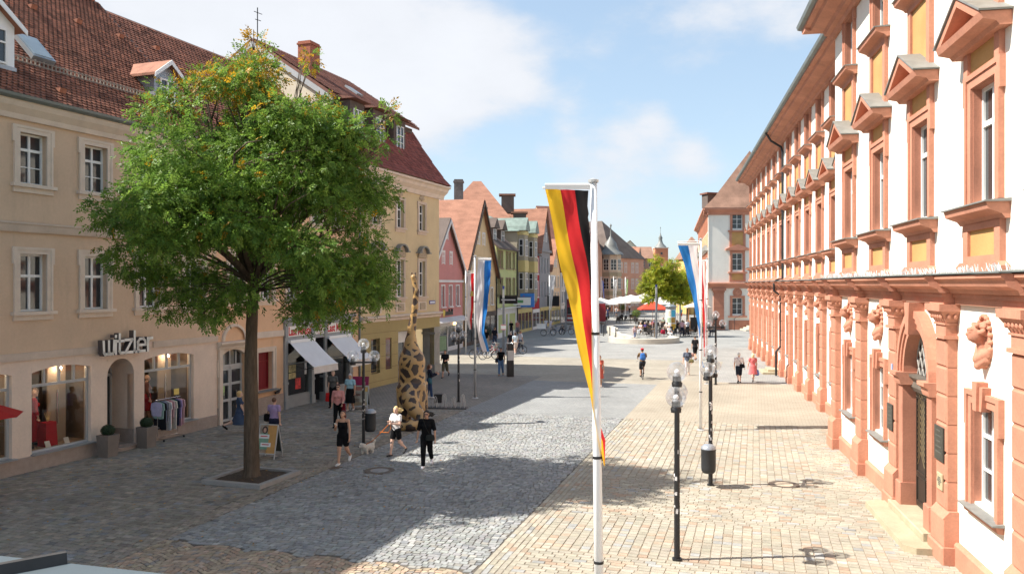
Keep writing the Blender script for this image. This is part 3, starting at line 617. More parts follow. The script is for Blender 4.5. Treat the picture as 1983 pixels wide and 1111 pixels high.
    g = MB(); g.prism([(-.7, 14.78), (-.86, 14.82), (-.9, 14.94), (-.84, 14.94), (-.8, 14.86), (-.6, 14.86)], xe - .1, x1); g.build('gutter', M['lead'], r)
    MB().prism([(-.7, 14.9), (6.2, 14.9 + roof_h), (D + .6, 14.9), (D + .6, 14.8), (-.6, 14.8)], xe, x1).build('roof', M['tile_brown'], r)
    for b in bays: f1_window(r, b); f2_window(r, b); (f0_window(r, b) if b != door else None)
    bm_ = [cached(('bust', vox, k), lambda k=k: bust_mesh(vox, k)) for k in range(2 if vox < .02 else 1)]
    for i, b in enumerate(bays):
        if b in bust_for: link('bust', bm_[i % len(bm_)], r, (b, .3, 4.06)); 
    return r
NB = [1.42 - 3.9 * k for k in range(-2, 4)]; door_x = 1.42 - 3.9
palN = palace_block('palace_pavilion', 'white plastered palace pavilion with red sandstone pilasters, arched door and pedimented windows', 0, -12.85, 9.4, NB, [-3.9 * k for k in range(-2, 4)], [b for b in NB if b != door_x], .014, door=door_x, spikes=True, eave_end=True)
FBY = [-(14.9 + 3.45 * k) for k in range(13)]
palF = palace_block('palace_wing', 'long receding palace wing of white plaster and red sandstone with a black downpipe', 1.0, -57.5, -12.8, FBY, [-(16.72 + 3.45 * k) for k in range(12)] + [-13.25], FBY, .03, eave_end=True, pil_w=.8)
# ---- arched doorway of the pavilion
def doorway(r, x):
    zi, rad = 3.45, .98; ro = rad + .34
    mb = MB(); n = 18                                # arch stones with two steps
    def arch(r0, r1, y0, y1):
        vs = []; fs = []
        for k in range(n + 1):
            a = math.pi * k / n
            for (rr, yy) in ((r0, y0), (r1, y0), (r1, y1), (r0, y1)): vs.append((x + rr * math.cos(a), yy, zi + rr * math.sin(a) * 1.18))
        for k in range(n):
            for j in range(4): fs.append((k * 4 + j, k * 4 + (j + 1) % 4, (k + 1) * 4 + (j + 1) % 4, (k + 1) * 4 + j))
        mb.add(vs, fs)
    arch(rad - .02, rad + .1, .14, .9); arch(rad + .1, rad + .2, .1, .32); arch(rad + .2, ro, .06, .32)
    mb.build('door_arch', M['sandstone'], r)
    sp = MB(); vs = []; fs = []                       # wall above the arch inside the square hole
    for k in range(n + 1): a = math.pi * k / n; vs += [(x + (rad + .1) * math.cos(a), .312, zi + (rad + .1) * math.sin(a) * 1.18), (x + 1.2 * max(-1, min(1, 1.6 * math.cos(a))), .312, zi + (1.22 if abs(math.cos(a)) < .63 else 1.22 * math.sin(a) / .777))]
    for k in range(n): fs.append((2 * k, 2 * k + 1, 2 * k + 3, 2 * k + 2))
    sp.add(vs, fs).build('spandrel', M['plaster_white'], r)
    MB().prism([(x - .11, 4.45), (x + .11, 4.45), (x + .2, 5.18), (x - .2, 5.18)], -.04, .3, 'y').build('keystone', M['sandstone'], r)
    for s in (-1, 1):
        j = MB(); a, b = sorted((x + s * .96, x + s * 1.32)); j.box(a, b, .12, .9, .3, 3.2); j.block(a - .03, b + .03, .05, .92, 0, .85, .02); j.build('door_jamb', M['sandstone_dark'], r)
        i = MB(); i.prism([(.95, 3.2), (.06, 3.2), (.04, 3.26), (.02, 3.36), (-.06, 3.42), (-.06, 3.5), (.95, 3.5)], a - .08, b + .08); i.build('impost', M['sandstone'], r)
    wood = mat('door_wood', (.028, .022, .017), .45, .3, 8, .2, 30, .5, stretch=(1, 1, .2)); brass = mat('brass_stud', (.42, .33, .2), .35, .1, 5, 0, metal=.8)
    for s in (-1, 1):
        a, b = sorted((x + s * .02, x + s * .94)); d_ = MB(); d_.box(a, b, .42, .49, .35, 3.05)
        for (za, zb) in ((.5, 1.05), (1.2, 2.9)):
            d_.box(a + .1, a + .14, .39, .42, za, zb); d_.box(b - .14, b - .1, .39, .42, za, zb); d_.box(a + .1, b - .1, .39, .42, za - .04, za); d_.box(a + .1, b - .1, .39, .42, zb, zb + .04)
        dl = d_.build('door_leaf', wood, r); st = MB()
        for k in range(17): zz = .45 + k * .155; st.sphere((a + .05, .415, zz), .014, 6, 4); st.sphere((b - .05, .415, zz), .014, 6, 4)
        for k in range(7): st.sphere((a + .1 + k * (b - a - .2) / 6, .415, 3.0), .014, 6, 4)
        for k in range(11): zz = 1.35 + k * .14; st.tube([(a + .2, .405, zz), ((a + b) / 2, .395, zz + .33)], .009, 5); st.tube([(b - .2, .405, zz), ((a + b) / 2, .395, zz + .33)], .009, 5)
        st.build('stud_work', brass, dl)
    MB().prism([(.49, 3.05), (.36, 3.05), (.3, 3.16), (.34, 3.28), (.24, 3.4), (.24, 3.46), (.49, 3.46)], x - .95, x + .95).build('transom', mat('transom_wood', (.13, .11, .09), .5, .2, 6, .1), r)
    fl = MB(); vs = [(x, .46, zi)] + [(x + rad * math.cos(math.pi * k / 14), .46, zi + rad * 1.18 * math.sin(math.pi * k / 14)) for k in range(15)]
    fl.add(vs, [(0, k + 1, k + 2) for k in range(14)]); fo = fl.build('fanlight', M['pane'], r); ib = MB()
    for k in range(-3, 4):
        for s in (-1, 1): ib.tube([(x + k * .3 - s * .25, .43, zi + .02), (x + k * .3 + s * .35, .43, zi + 1.0)], .018, 5)
    ib.build('fanlight_bars', mat('bar_pale', (.35, .33, .3), .5, .1, 4), fo)
    st = mat('step_stone', (.40, .34, .23), .8, .15, 1.5, .25, 40, stain=.35, fine=.08)
    MB().block(x - 1.45, x + 1.45, -.1, .9, .15, .32, .02).build('step', st, r)
    s2 = MB(); pr = [(x - 1.95, .28), (x - 1.95, -.35), (x - 1.75, -.55), (x + 1.75, -.55), (x + 1.95, -.35), (x + 1.95, .28)]; s2.prism(pr, 0, .15, 'z'); s2.build('step', st, r)
    for (px_, w, z0, z1, lab, mm) in ((0 - .45, .56, 2.0, 2.7, None, 'b'), (-3.9 - .45, .5, 1.95, 2.6, None, 'b'), (0 - .4, .34, 1.42, 1.75, None, 'g')):
        pl = MB().block(px_ - w / 2, px_ + w / 2, .045, .075, z0, z1, .006).build('plaque', mat('bronze_plaque', (.06, .06, .05), .4, .25, 8, .2, 50, .5, metal=.5) if mm == 'b' else mat('brass_plaque', (.52, .44, .28), .45, .15, 6, 0, metal=.3), r)
        ln = MB()
        for k in range(5): ww = w * random.uniform(.3, .8); ln.box(px_ - ww / 2, px_ + ww / 2, .041, .045, z1 - .1 - k * (z1 - z0 - .15) / 5, z1 - .075 - k * (z1 - z0 - .15) / 5)
        ln.build('raised_line', mat('plaque_line', (.14, .14, .12), .5, .1, 5, metal=.4), pl)
    MB().box(-3.9 - .33, -3.9 - .23, .05, .075, 3.45, 3.62).build('house_number_plate', mat('enamel_blue', (.35, .42, .62), .35, .1, 5), r)
doorway(palN, door_x)
def downpipe(r, x, y, z0, z1, m='black_iron', rad=.06):
    mb = MB(); mb.tube([(x, y, z0), (x, y, z1)], rad, 8)
    for k in range(5): zz = z0 + (z1 - z0) * (k + .5) / 5; mb.tube([(x, y, zz - .03), (x, y, zz + .03)], rad * 1.3, 8)
    return mb.build('downpipe', M[m], r)
dp = MB().tube([(-34.3, -.8, 14.8), (-34.3, -.5, 14.3), (-34.3, .1, 13.9), (-34.3, .18, 13.6), (-34.3, .18, 5.95), (-34.3, -.2, 5.85), (-34.3, -.32, 5.6), (-34.3, -.32, 5.2), (-34.3, .05, 4.9), (-34.3, .1, 1.9), (-34.3, -.2, 1.5), (-34.3, -.2, .05)], .07, 8).build('downpipe', M['black_iron'], palF)
sp_ = thing('stone_steps', 'two worn stone steps against the palace wing behind the downpipe', 'steps', P_O + ST_T * 0, P_ROT)
for k in range(2): MB().block(-37.5 + k * .3, -35.2 - k * .3, .1 + k * .35, 1.2, k * .14, .14 + k * .14, .02).build('step', bpy.data.materials['step_stone'], sp_)
# far palace wing beyond the court: it faces the camera and turns its long side to the street
def far_palace():
    Y0 = 101.0; X0 = (1397 - CX) / F_PX * Y0; a = R_(11.0)
    # local x runs to the right along the face turned to the camera, -y towards it
    r = thing('palace_corner_wing', 'far corner wing of the palace with hipped brown roof and medallion above a window', 'palace', (X0, Y0, 0), -R_(2))
    Wd = 9.0; zE = 14.9; wx = 1.95
    holes = [(wx - .62, wx + .62, 1.9, 3.9), (wx - .62, wx + .62, 7.3, 9.4), (wx - .62, wx + .62, 12.4, 14.2)]
    mb = wall_cells(MB(), -1.6, Wd, 0, zE, holes, 0, .4); L = 40; ca, sa = math.sin(a + R_(2)), math.cos(a + R_(2)); e = (-1.6 + L * ca, L * sa)
    mb.build('wall', M['plaster_white'], r)
    for z0_, h_, rows in ((1.9, 2.0, ((.66, .06), (.33, .03))), (7.3, 2.1, ((.66, .06), (.33, .03))), (12.4, 1.8, ((.66, .06), (.33, .03)))):
        s = sash(r, wx, z0_, 1.24, h_, 2, rows, .25, 'fp'); link('surround', cached(('fps', h_), lambda: frame_mesh(1.24, h_, .28, .12, 0, M['sandstone'], .2)), s, (0, -.25, 0))
        MB().box(-1.15, 1.15, -.5, -.2, -.38, -.2).build('sill', M['sandstone'], s)
    for (za, zb) in ((9.9, 12.0), (6.1, 6.9)):
        MB().box(wx - .7, wx + .7, -.04, 0, za, zb).build('panel', M['yellow_panel'], r); MB().box(wx - .98, wx - .7, -.1, 0, za - .2, zb + .2).box(wx + .7, wx + .98, -.1, 0, za - .2, zb + .2).box(wx - .7, wx + .7, -.1, 0, za - .2, za).box(wx - .7, wx + .7, -.1, 0, zb, zb + .2).build('panel_frame', M['sandstone'], r)
    MB().prism([(wx - 1.5, 9.75), (wx + 1.5, 9.75), (wx + 1.5, 9.92), (wx, 10.5), (wx - 1.5, 9.92)], -.4, 0, 'y').build('pediment', M['sandstone'], r)
    md = MB().lathe([(.0, .06), (.2, .1), (.42, .02), (.5, .1), (.55, .1), (.58, 0)], 18).build('medallion', M['sandstone'], r); md.rotation_euler = (R_(90), 0, 0); md.location = (wx, 0, 4.55)
    pl = MB().box(-.75, .75, -.3, 0, 0, .9).box(-.62, .62, -.22, 0, .9, 4.6).box(-.7, .7, -.3, 0, 4.6, 4.8).box(-.85, .85, -.4, 0, 4.8, 5.1)
    for k in range(7): pl.box(-.64, .64, -.225, -.22, 1.2 + k * .5, 1.23 + k * .5)
    pl.build('pilaster', M['sandstone_dark'], r, loc=(-.35, 0, 0))
    mb = MB().prism([(.0, 5.1), (-.2, 5.1), (-.25, 5.4), (-.55, 5.6), (-.55, 5.75), (0, 5.8)], -1.6, Wd); mb.build('entablature', M['sandstone'], r)
    MB().prism([(.0, 14.1), (-.15, 14.1), (-.2, 14.4), (-.7, 14.7), (-.7, 14.9), (0, 14.95)], -2.2, Wd).build('eaves_cornice', M['sandstone'], r)
    MB().box(.9, Wd, -.1, 0, 0, 1.15).build('plinth', M['sandstone_dark'], r)
    # street side, seen at a grazing angle
    q = thing('palace_street_wing', 'sunlit street side of the far palace wing with red pilasters behind the lamp globes', 'palace', (X0, Y0, 0), R_(90 - 11.0))
    q.location = Vector((X0, Y0, 0)) + Vector((-1.6, 0, 0)); holes = []; xs = [2.2 + 3.3 * k for k in range(11)]
    for x in xs: holes += [(x - .6, x + .6, 7.3, 9.4), (x - .6, x + .6, 12.4, 14.2), (x - .55, x + .55, 1.9, 3.9)]
    # outward is to the left of the run: mirror by building on +y
    mb = MB(); wall_cells(mb, 0, L, 0, zE, holes, 0, -.4); mb.build('wall', M['plaster_white'], q)
    for x in xs:
        for z0_, h_ in ((1.9, 2.0), (7.3, 2.1), (12.4, 1.8)):
            s = link('window', cached(('fpq', h_), lambda: bars_mesh(1.2, h_, 2, ((.66, .06),), .07)), q, (x, -.3, z0_)); link('pane', cached(('fpqp', h_), lambda: pane_mesh(1.2, h_)), s, (0, .03, 0))
            link('surround', cached(('fpqs', h_), lambda: frame_mesh(1.2, h_, .28, .12, 0, M['sandstone'], .3)), s, (0, .3, 0)).rotation_euler = (0, 0, math.pi)
        MB().box(x - .9, x + .9, 0, .1, 5.9, 7.0).build('apron', M['sandstone'], q); MB().box(x - .6, x + .6, .1, .12, 6.2, 6.8).box(x - .6, x + .6, 0, .06, 10.2, 12.0).build('panel', M['yellow_panel'], q)
        MB().prism([(x - 1.15, 9.8), (x + 1.15, 9.8), (x, 10.5)], 0, .45, 'y').build('pediment', M['slate'], q)
        MB().box(x - 2.05, x - 1.3, 0, .3, 0, 1).box(x - 2.0, x - 1.35, 0, .22, 1, 4.7).box(x - 2.1, x - 1.25, 0, .32, 4.7, 5.1).build('pilaster', M['sandstone'], q)
    MB().prism([(.0, 5.1), (.2, 5.1), (.25, 5.4), (.5, 5.6), (.5, 5.75), (0, 5.8)], -.5, L).build('entablature', M['sandstone'], q)
    MB().prism([(.0, 14.1), (.15, 14.1), (.2, 14.4), (.7, 14.7), (.7, 14.9), (0, 14.95)], -.6, L).build('eaves_cornice', M['sandstone'], q)
    # hipped roof over both
    rf = MB(); b = Vector((-2.3, -.75)); ex = Vector((Wd + 2.3, 0)); ey = Vector((ca * L, sa * L)); z1 = 22.6
    A = b; B = b + ex; Cc = b + ex + ey; Dd = b + ey; R1 = b + ex * .5 + ey * .12; R2 = b + ex * .5 + ey * .95
    lo = lambda p: (p.x, p.y, 14.92); m1 = lambda p, c_, f: (p.x + (c_.x - p.x) * f, p.y + (c_.y - p.y) * f, 14.92 + (z1 - 14.92) * (f * .82))
    for (p, q_, r1, r2) in ((A, B, R1, R1), (B, Cc, R1, R2), (Cc, Dd, R2, R2), (Dd, A, R2, R1)):
        rf.quad(lo(p), lo(q_), m1(q_, r2, .22), m1(p, r1, .22)); rf.quad(m1(p, r1, .22), m1(q_, r2, .22), (r2.x, r2.y, z1), (r1.x, r1.y, z1 + .001))
    ro = rf.build('roof', mat('tile_far_brown', (.26, .15, .105), .85, .22, .8, .3, 30, .2, fine=.15), r)
    for c_ in (MB().box(-.5, .9, .2, 3, 15.6, 17.3).build('dormer', M['tile_dark'], r), MB().prism([(-.7, 17.3), (1.1, 17.3), (1.1, 17.5), (-.7, 17.5)], 0, 3.5, 'y').build('dormer_roof', M['tile_brown'], r)): c_.rotation_euler = (0, 0, R_(-70)); c_.location = (-1.6, 3.6, -.3)
    st = thing('corner_steps', 'stone steps with thin handrail at the far palace wing', 'steps', (X0, Y0, 0), -R_(2))
    for k in range(4): MB().block(2.2 + k * .4, 5.5, -3.2 + k * .35, -.2, k * .18, .18 + k * .18, .02).build('step', mat('step_pale', (.5, .45, .36), .8, .1, 2), st)
    MB().tube([(1.2, -1.2, 1.4), (2.6, -1.2, 2.1)], .03, 6).tube([(1.3, -1.2, .0), (1.3, -1.2, 1.4)], .03, 6).build('handrail', M['black_iron'], st)
far_palace()
# ------------------------------------------------------------------ left side of the street
L_A = R_(19.35); L_O = G(0, 926); L_ROT = R_(90 - 19.35); L_D = Vector((math.sin(L_A), math.cos(L_A), 0)); L_N = Vector((math.cos(L_A), -math.sin(L_A), 0))
def onplane(px, py, rootO, d, n, p0, nrm):
    """photo pixel to a point of a local plane; local axes x=d, y=-n (inwards), z up"""
    ray = Vector(((px - CX) / F_PX, 1, -(py - HY) / F_PX)); o = Vector((0, 0, CAM_H)) - Vector((rootO.x, rootO.y, 0))
    lo = Vector((o.dot(d), -o.dot(n), o.z)); lr = Vector((ray.dot(d), -ray.dot(n), ray.z)); t = (Vector(p0) - lo).dot(Vector(nrm)) / lr.dot(Vector(nrm)); return lo + lr * t
def roof_tiles(root, x0, x1, ya, za, yb, zb, w, ex, base, keep, name='roof_tile', sag=0.0):
    """courses of beaver-tail tiles between eaves line (ya,za) and ridge (yb,zb)"""
    L = math.hypot(yb - ya, zb - za); dy, dz = (yb - ya) / L, (zb - za) / L; ny, nz_ = -dz, dy; rows = int(L / ex); nx = int((x1 - x0) / w); V = []; C = []
    for r in range(rows):
        off = (r % 2) * w / 2
        for c in range(nx):
            x = x0 + off + c * w; s0 = r * ex - .02; s1 = s0 + ex * 1.25; lift = .042 + random.uniform(-.006, .01); j = random.uniform(-.006, .006)
            P = lambda xx, s, h: (xx, ya + dy * s + ny * h, za + dz * s + nz_ * h)
            a, b = x + .006, x + w - .006; V.append([P(a + w * .16, s0 + j, lift), P(b - w * .16, s0 + j, lift), P(b, s0 + ex * .32 + j, lift - .003), P(a, s0 + ex * .32 + j, lift - .003), P(b, s1, .004), P(a, s1, .004), P(a + w * .16, s0 + j, lift - .034), P(b - w * .16, s0 + j, lift - .034)])
            k = random.random(); q = 1 + random.gauss(0, .16) + .12 * math.sin(x * 1.7 + r * .31) * math.sin(r * .23); col = np.array(base) * q
            if k < .06: col = np.array(base) * .55
            elif k < .1: col = np.array(base) * np.array((1.35, 1.25, 1.2))
            C.append(np.clip(col, .01, .9))
    V = np.array(V); C = np.array(C); n = len(V); f0 = np.array([[0, 1, 2, 3], [3, 2, 4, 5], [6, 7, 1, 0]])
    single = np.zeros(n, bool)
    if keep:
        cen = V.mean(1); wx = root.location.x + cen[:, 0] * L_D.x - cen[:, 1] * L_N.x; wy = root.location.y + cen[:, 0] * L_D.y - cen[:, 1] * L_N.y; px = CX + wx / wy * F_PX; py = HY - (cen[:, 2] - CAM_H) / wy * F_PX
        vis = (px > 0) & (px < 420) & (py > 0) & (py < 230); order = np.argsort(np.where(vis, wy, 1e6)); single[order[:keep]] = True
    U = V[~single]; Fq = (f0[None] + (np.arange(len(U)) * 8)[:, None, None]).reshape(-1, 4); o = link(name, np_mesh(name, U.reshape(-1, 3), Fq, [M['tile_red']], col=np.repeat(C[~single], 3, 0)), root); o['kind'] = 'stuff'
    for i in np.where(single)[0]:
        c = V[i].mean(0); link(name, np_mesh(name, V[i] - c, f0, [M['tile_red']], col=np.repeat(C[i:i + 1], 3, 0)), root, tuple(c))
def shell(root, x0, x1, z1, holes, depth_b=12, m=None, reveal=.22, name='wall', y=0, side=(True, True)):
    mb = wall_cells(MB(), x0, x1, 0, z1, holes, y, reveal)
    if side[0]: mb.quad((x0, y, 0), (x0, y, z1), (x0, depth_b, z1), (x0, depth_b, 0))
    if side[1]: mb.quad((x1, y, z1), (x1, y, 0), (x1, depth_b, 0), (x1, depth_b, z1))
    mb.quad((x1, depth_b, 0), (x0, depth_b, 0), (x0, depth_b, z1), (x1, depth_b, z1)); return mb.build(name, m, root)
def town_window(root, x, z, w, h, key, sm, cols=2, rows=((.66, .07), (.33, .03)), t=.2, ear=.05, sillw=.2, y=.16, shade=True):
    s = sash(root, x, z, w, h, cols, rows, y, key); link('surround', cached((key, 'sur', w, h), lambda: frame_mesh(w, h, t, .07, ear, sm)), s, (0, -y, 0))
    def sill():
        mb = MB(); mb.box(-w / 2 - t - .02, w / 2 + t + .02, -.05, .02, -.26, -.1); mb.box(-w / 2 - t - .09, w / 2 + t + .09, -.14, .14, -.1, 0.0); return mb.mesh('sill', sm)
    link('sill', cached((key, 'sill', w, h), sill), s, (0, -y, 0))
    if shade:
        c = cached((key, 'cur', w, h, int(x * 7) % 3), lambda: curtain_mesh(w - .1, h - .1, int(x * 7)))
    return s
# ---- taller neighbour that stands left of the frame and throws the big shadow over the foreground
b0 = thing('tall_townhouse', 'tall cream townhouse left of the boutique house', 'house', L_O, L_ROT)
h0 = [(-7.2 - 2.6 * k, -6.1 - 2.6 * k, z, z + 1.8) for k in range(6) for z in (1.0, 4.8, 8.6, 12.2)]
shell(b0, -26, -4.4, 16, h0, 12, M['trim_cream']); MB().prism([(-.6, 15.9), (6, 21), (12.6, 15.9)], -26.2, -4.35).build('roof', M['tile_brown'], b0)
for h in h0: town_window(b0, (h[0] + h[1]) / 2, h[2], 1.1, 1.8, 'b0', M['trim_stone'])
# ---- boutique house
b1 = thing('boutique_house', 'tan plastered townhouse with a boutique on the ground floor and red tiled roof', 'house', L_O, L_ROT)
B1A, B1B = -4.35, 9.3
wx1 = [-1.25, 1.08, 3.4, 5.72, 8.0]
holes = [(x - .46, x + .46, z, z + h) for x in wx1 for z, h in ((8.58, 1.52), (4.78, 1.72))]
shop = [(-1.9, .36), (1.01, 3.2), (5.49, 7.98)]
holes += [(a, b, .48, 3.1) for a, b in shop] + [(3.85, 5.02, .0, 3.08)]
mb = wall_cells(MB(), B1A, B1B, 3.56, 11.0, [h for h in holes if h[2] > 4], 0, .2); mb.quad((B1A, 0, 0), (B1A, 0, 11), (B1A, 12, 11), (B1A, 12, 0)); mb.quad((B1B, 0, 11), (B1B, 0, 3), (B1B, 12, 3), (B1B, 12, 11)); mb.build('wall', M['plaster_tan'], b1)
wall_cells(MB(), B1A, B1B, .0, 3.34, [h for h in holes if h[2] < 4], -.03, .3).build('shop_wall', M['shop_stone'], b1)
MB().box(B1A, 3.32, -.09, 0, 3.34, 3.56).box(5.86, B1B, -.09, 0, 3.34, 3.56).build('lintel_band', M['trim_stone'], b1); MB().box(3.32, 5.86, -.05, 0, 3.34, 3.56).build('lintel_block', M['shop_stone'], b1)
for (a, b) in ((B1A, 3.7), (5.12, 9.22)): MB().block(a, b, -.12, -.03, 0, .46, .01).build('granite_base', M['granite'], b1)
MB().prism([(0, 7.14), (-.08, 7.14), (-.1, 7.2), (-.13, 7.34), (-.16, 7.38), (-.16, 7.42), (0, 7.44)], B1A, B1B).build('belt_course', M['trim_stone'], b1)
MB().prism([(0, 10.45), (-.1, 10.45), (-.14, 10.6), (-.3, 10.78), (-.36, 10.9), (-.36, 10.96), (0, 11.0)], B1A, B1B).build('eaves_cornice', M['trim_cream'], b1)
MB().prism([(-.33, 10.97), (-.44, 10.96), (-.52, 11.02), (-.54, 11.1), (-.5, 11.1), (-.36, 11.02)], B1A, 20.3).build('gutter', M['lead'], b1)
for x in wx1:
    town_window(b1, x, 8.58, .92, 1.52, 'b1u', M['trim_cream'], rows=((.68, .08), (.34, .03))); town_window(b1, x, 4.78, .92, 1.72, 'b1l', M['trim_cream'], rows=((.62, .08),))
def shopwin(a, b, last):
    w = b - a; s = MB(); t = .07; y0, y1 = .1, .18
    s.box(a, a + t, y0, y1, .48, 3.06); s.box(b - t, b, y0, y1, .48, 3.06); s.box(a + t, b - t, y0, y1, .48, .56); s.box(a + t, b - t, y0, y1, 2.48, 2.56)
    for k in range(1, 4): x = a + w * k / 4; s.box(x - .035, x + .035, y0, y1, 2.56, 3.06)
    f = s.build('shop_window', M['sash_grey'], b1)
    MB().quad((a + .02, .14, .5), (b - .02, .14, .5), (b - .02, .14, 3.05), (a + .02, .14, 3.05)).build('pane', M['glass_shop'], f)
    n = 12; vs = []; fs = []                        # segmental head
    for k in range(n + 1): u = k / n; x = a - .003 + (w + .006) * u; vs += [(x, -.036, 3.12), (x, -.036, 2.93 + .14 * (1 - (2 * u - 1) ** 2)), (x, .1, 2.93 + .14 * (1 - (2 * u - 1) ** 2))]
    for k in range(n): fs += [(3 * k, 3 * k + 1, 3 * k + 4, 3 * k + 3), (3 * k + 1, 3 * k + 2, 3 * k + 5, 3 * k + 4)]
    MB().add(vs, fs).build('arched_head', M['shop_stone'], f); MB().box(a - .04, b + .06, -.2, .1, .46, .5).build('sill', M['zinc'], f)
    # display space behind the glass
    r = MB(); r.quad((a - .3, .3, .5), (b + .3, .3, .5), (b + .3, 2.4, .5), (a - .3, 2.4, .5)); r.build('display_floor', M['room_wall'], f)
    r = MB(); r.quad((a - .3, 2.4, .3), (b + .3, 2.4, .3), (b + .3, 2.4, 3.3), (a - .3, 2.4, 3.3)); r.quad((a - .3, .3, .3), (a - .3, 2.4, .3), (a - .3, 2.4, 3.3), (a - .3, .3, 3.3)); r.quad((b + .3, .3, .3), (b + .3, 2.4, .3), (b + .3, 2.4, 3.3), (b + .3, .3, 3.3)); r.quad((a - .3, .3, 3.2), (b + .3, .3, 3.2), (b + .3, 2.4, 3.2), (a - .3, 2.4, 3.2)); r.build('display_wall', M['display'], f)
    for x in (a + .5, b - .5): MB().sphere((x, .75, 2.9), .05, 8, 6).build('spot_lamp', mat('spot_glow', (1, .8, .6), .5, 0, 1, emit=((1, .78, .55), 75)), f)
    MB().box(b - .78, b - .1, .95, 1.0, .5, 3.2).build('display_panel', M['room_wall'], f); MB().tube([(b - .45, .9, 1.1), (b - .45, .9, 2.2)], .025, 8).build('pull_bar', M['chrome'], f)
for a, b in shop: shopwin(a, b, b > 5)
# arched entrance
ar = MB(); n = 14; x0, x1, zi = 3.85, 5.02, 2.5; rr = (x1 - x0) / 2; xc = (x0 + x1) / 2; vs = []; fs = []
for k in range(n + 1):
    a = math.pi * k / n; vs += [(xc + rr * math.cos(a), -.036, zi + rr * math.sin(a)), (xc + rr * 1.02 * max(-1, min(1, 1.45 * math.cos(a))), -.036, 3.1 if abs(math.cos(a)) < .69 else zi + .6 * math.sin(a) / .724), (xc + rr * math.cos(a), 1.1, zi + rr * math.sin(a))]
for k in range(n): fs += [(3 * k, 3 * k + 1, 3 * k + 4, 3 * k + 3), (3 * k, 3 * k + 3, 3 * k + 5, 3 * k + 2)]
ar.add(vs, fs); ar.quad((x0, 0, 0), (x0, 1.1, 0), (x0, 1.1, zi), (x0, 0, zi)); ar.quad((x1, 0, zi), (x1, 1.1, zi), (x1, 1.1, 0), (x1, 0, 0)); ar.build('entrance_arch', M['shop_stone'], b1)
MB().box(x0, x1, -.05, 1.1, .0, .14).prism([(xc + .62 * math.cos(math.pi + math.pi * k / 12), -.05 + .34 * math.sin(math.pi + math.pi * k / 12)) for k in range(13)], 0, .12, 'z').build('entrance_step', M['granite'], b1)
MB().box(x1 - .03, x1 - .002, -.02, 1.0, .14, .6).build('granite_skirting', M['granite'], b1)
dr = MB(); dr.box(x0, x0 + .07, .95, 1.02, .14, 3.05); dr.box(x1 - .07, x1, .95, 1.02, .14, 3.05); dr.box(x0, x1, .95, 1.02, 2.4, 2.5); dr.box(x0 + .07, x1 - .07, .95, 1.02, .14, .24); do = dr.build('glass_door', M['sash_grey'], b1)
MB().quad((x0, .99, .14), (x1, .99, .14), (x1, .99, 3.08), (x0, .99, 3.08)).build('pane', M['pane'], do)
# lettering of the boutique
sg = thing('boutique_sign', 'white rounded shop lettering standing off the tan boutique facade', 'sign', L_O, L_ROT)
xx = 3.42; lw = mat('sign_white', (.82, .79, .72), .4, .03, 3)
def stroke(pts, r=.052): return pts, r
GL = {'w': (.46, [[(0, .42), (.02, .06), (.06, 0), (.18, 0), (.22, .06), (.22, .42)], [(.22, .06), (.26, 0), (.38, 0), (.42, .06), (.44, .42)]]), 'i': (.12, [[(.04, 0), (.04, .42)], [(.04, .56), (.041, .575)]]), 't': (.3, [[(.08, .62), (.08, .06), (.12, 0), (.24, 0)], [(-.04, .4), (.26, .4)]]),
      'z': (.38, [[(.02, .42), (.32, .42), (.02, 0), (.33, 0)]]), 'l': (.15, [[(.04, .68), (.04, .05), (.09, 0), (.12, 0)]]), 'e': (.44, [[(.03, .21), (.38, .21), (.36, .34), (.28, .42), (.12, .42), (.03, .32), (.03, .1), (.1, 0), (.34, 0)]]), 'r': (.26, [[(.04, 0), (.04, .42)], [(.04, .3), (.12, .41), (.24, .42)]])}
for ch in 'witzler':
    adv, st = GL[ch]; mb = MB()
    for s_ in st:
        for (p, q_) in zip(s_[:-1], s_[1:]):
            dx, dz = q_[0] - p[0], q_[1] - p[1]; l = max(math.hypot(dx, dz), 1e-4); ux, uz = dx / l * .045, dz / l * .045; nx_, nz2 = -uz, ux
            c4 = [(xx + p[0] - ux + nx_, 3.3 + p[1] - uz + nz2), (xx + p[0] - ux - nx_, 3.3 + p[1] - uz - nz2), (xx + q_[0] + ux - nx_, 3.3 + q_[1] + uz - nz2), (xx + q_[0] + ux + nx_, 3.3 + q_[1] + uz + nz2)]
            mb.cur = 0; mb.add([(x, -.325, z) for x, z in c4] , [(0, 1, 2, 3)]); mb.cur = 1
            mb.add([(x, -.325, z) for x, z in c4] + [(x, -.12, z) for x, z in c4], [(0, 4, 5, 1), (1, 5, 6, 2), (2, 6, 7, 3), (3, 7, 4, 0), (7, 6, 5, 4)])
    lo_ = mb.build('letter', [lw, mat('sign_side', (.10, .08, .075), .5, .1, 3)], sg); xx += adv * 1.02
# ---- roof of the boutique house
EY, EZ, RY, RZ = -.42, 11.02, 6.0, 17.4
MB().quad((B1A, EY, EZ), (B1B, EY, EZ), (B1B, RY, RZ), (B1A, RY, RZ)).quad((B1B, RY, RZ), (B1B, 12.4, EZ), (B1A, 12.4, EZ), (B1A, RY, RZ)).build('roof', M['tile_dark'], b1)
roof_tiles(b1, B1A, B1B, EY, EZ + .01, RY, RZ, .19, .16, (.25, .105, .066), 300)
mb = MB()
for k in range(30): x = B1A + .2 + k * .44; mb.tube([(x, RY, RZ + .02 + .02 * (k % 2)), (x + .42, RY, RZ + .03)], [.13, .115], 8)
mb.build('ridge_tile', mat('ridge_red', (.34, .12, .07), .85, .25, 4, .2), b1)['kind'] = 'stuff'
rp = lambda px, py: onplane(px, py, L_O, L_D, L_N, (0, EY, EZ), (0, -(RZ - EZ), RY - EY))
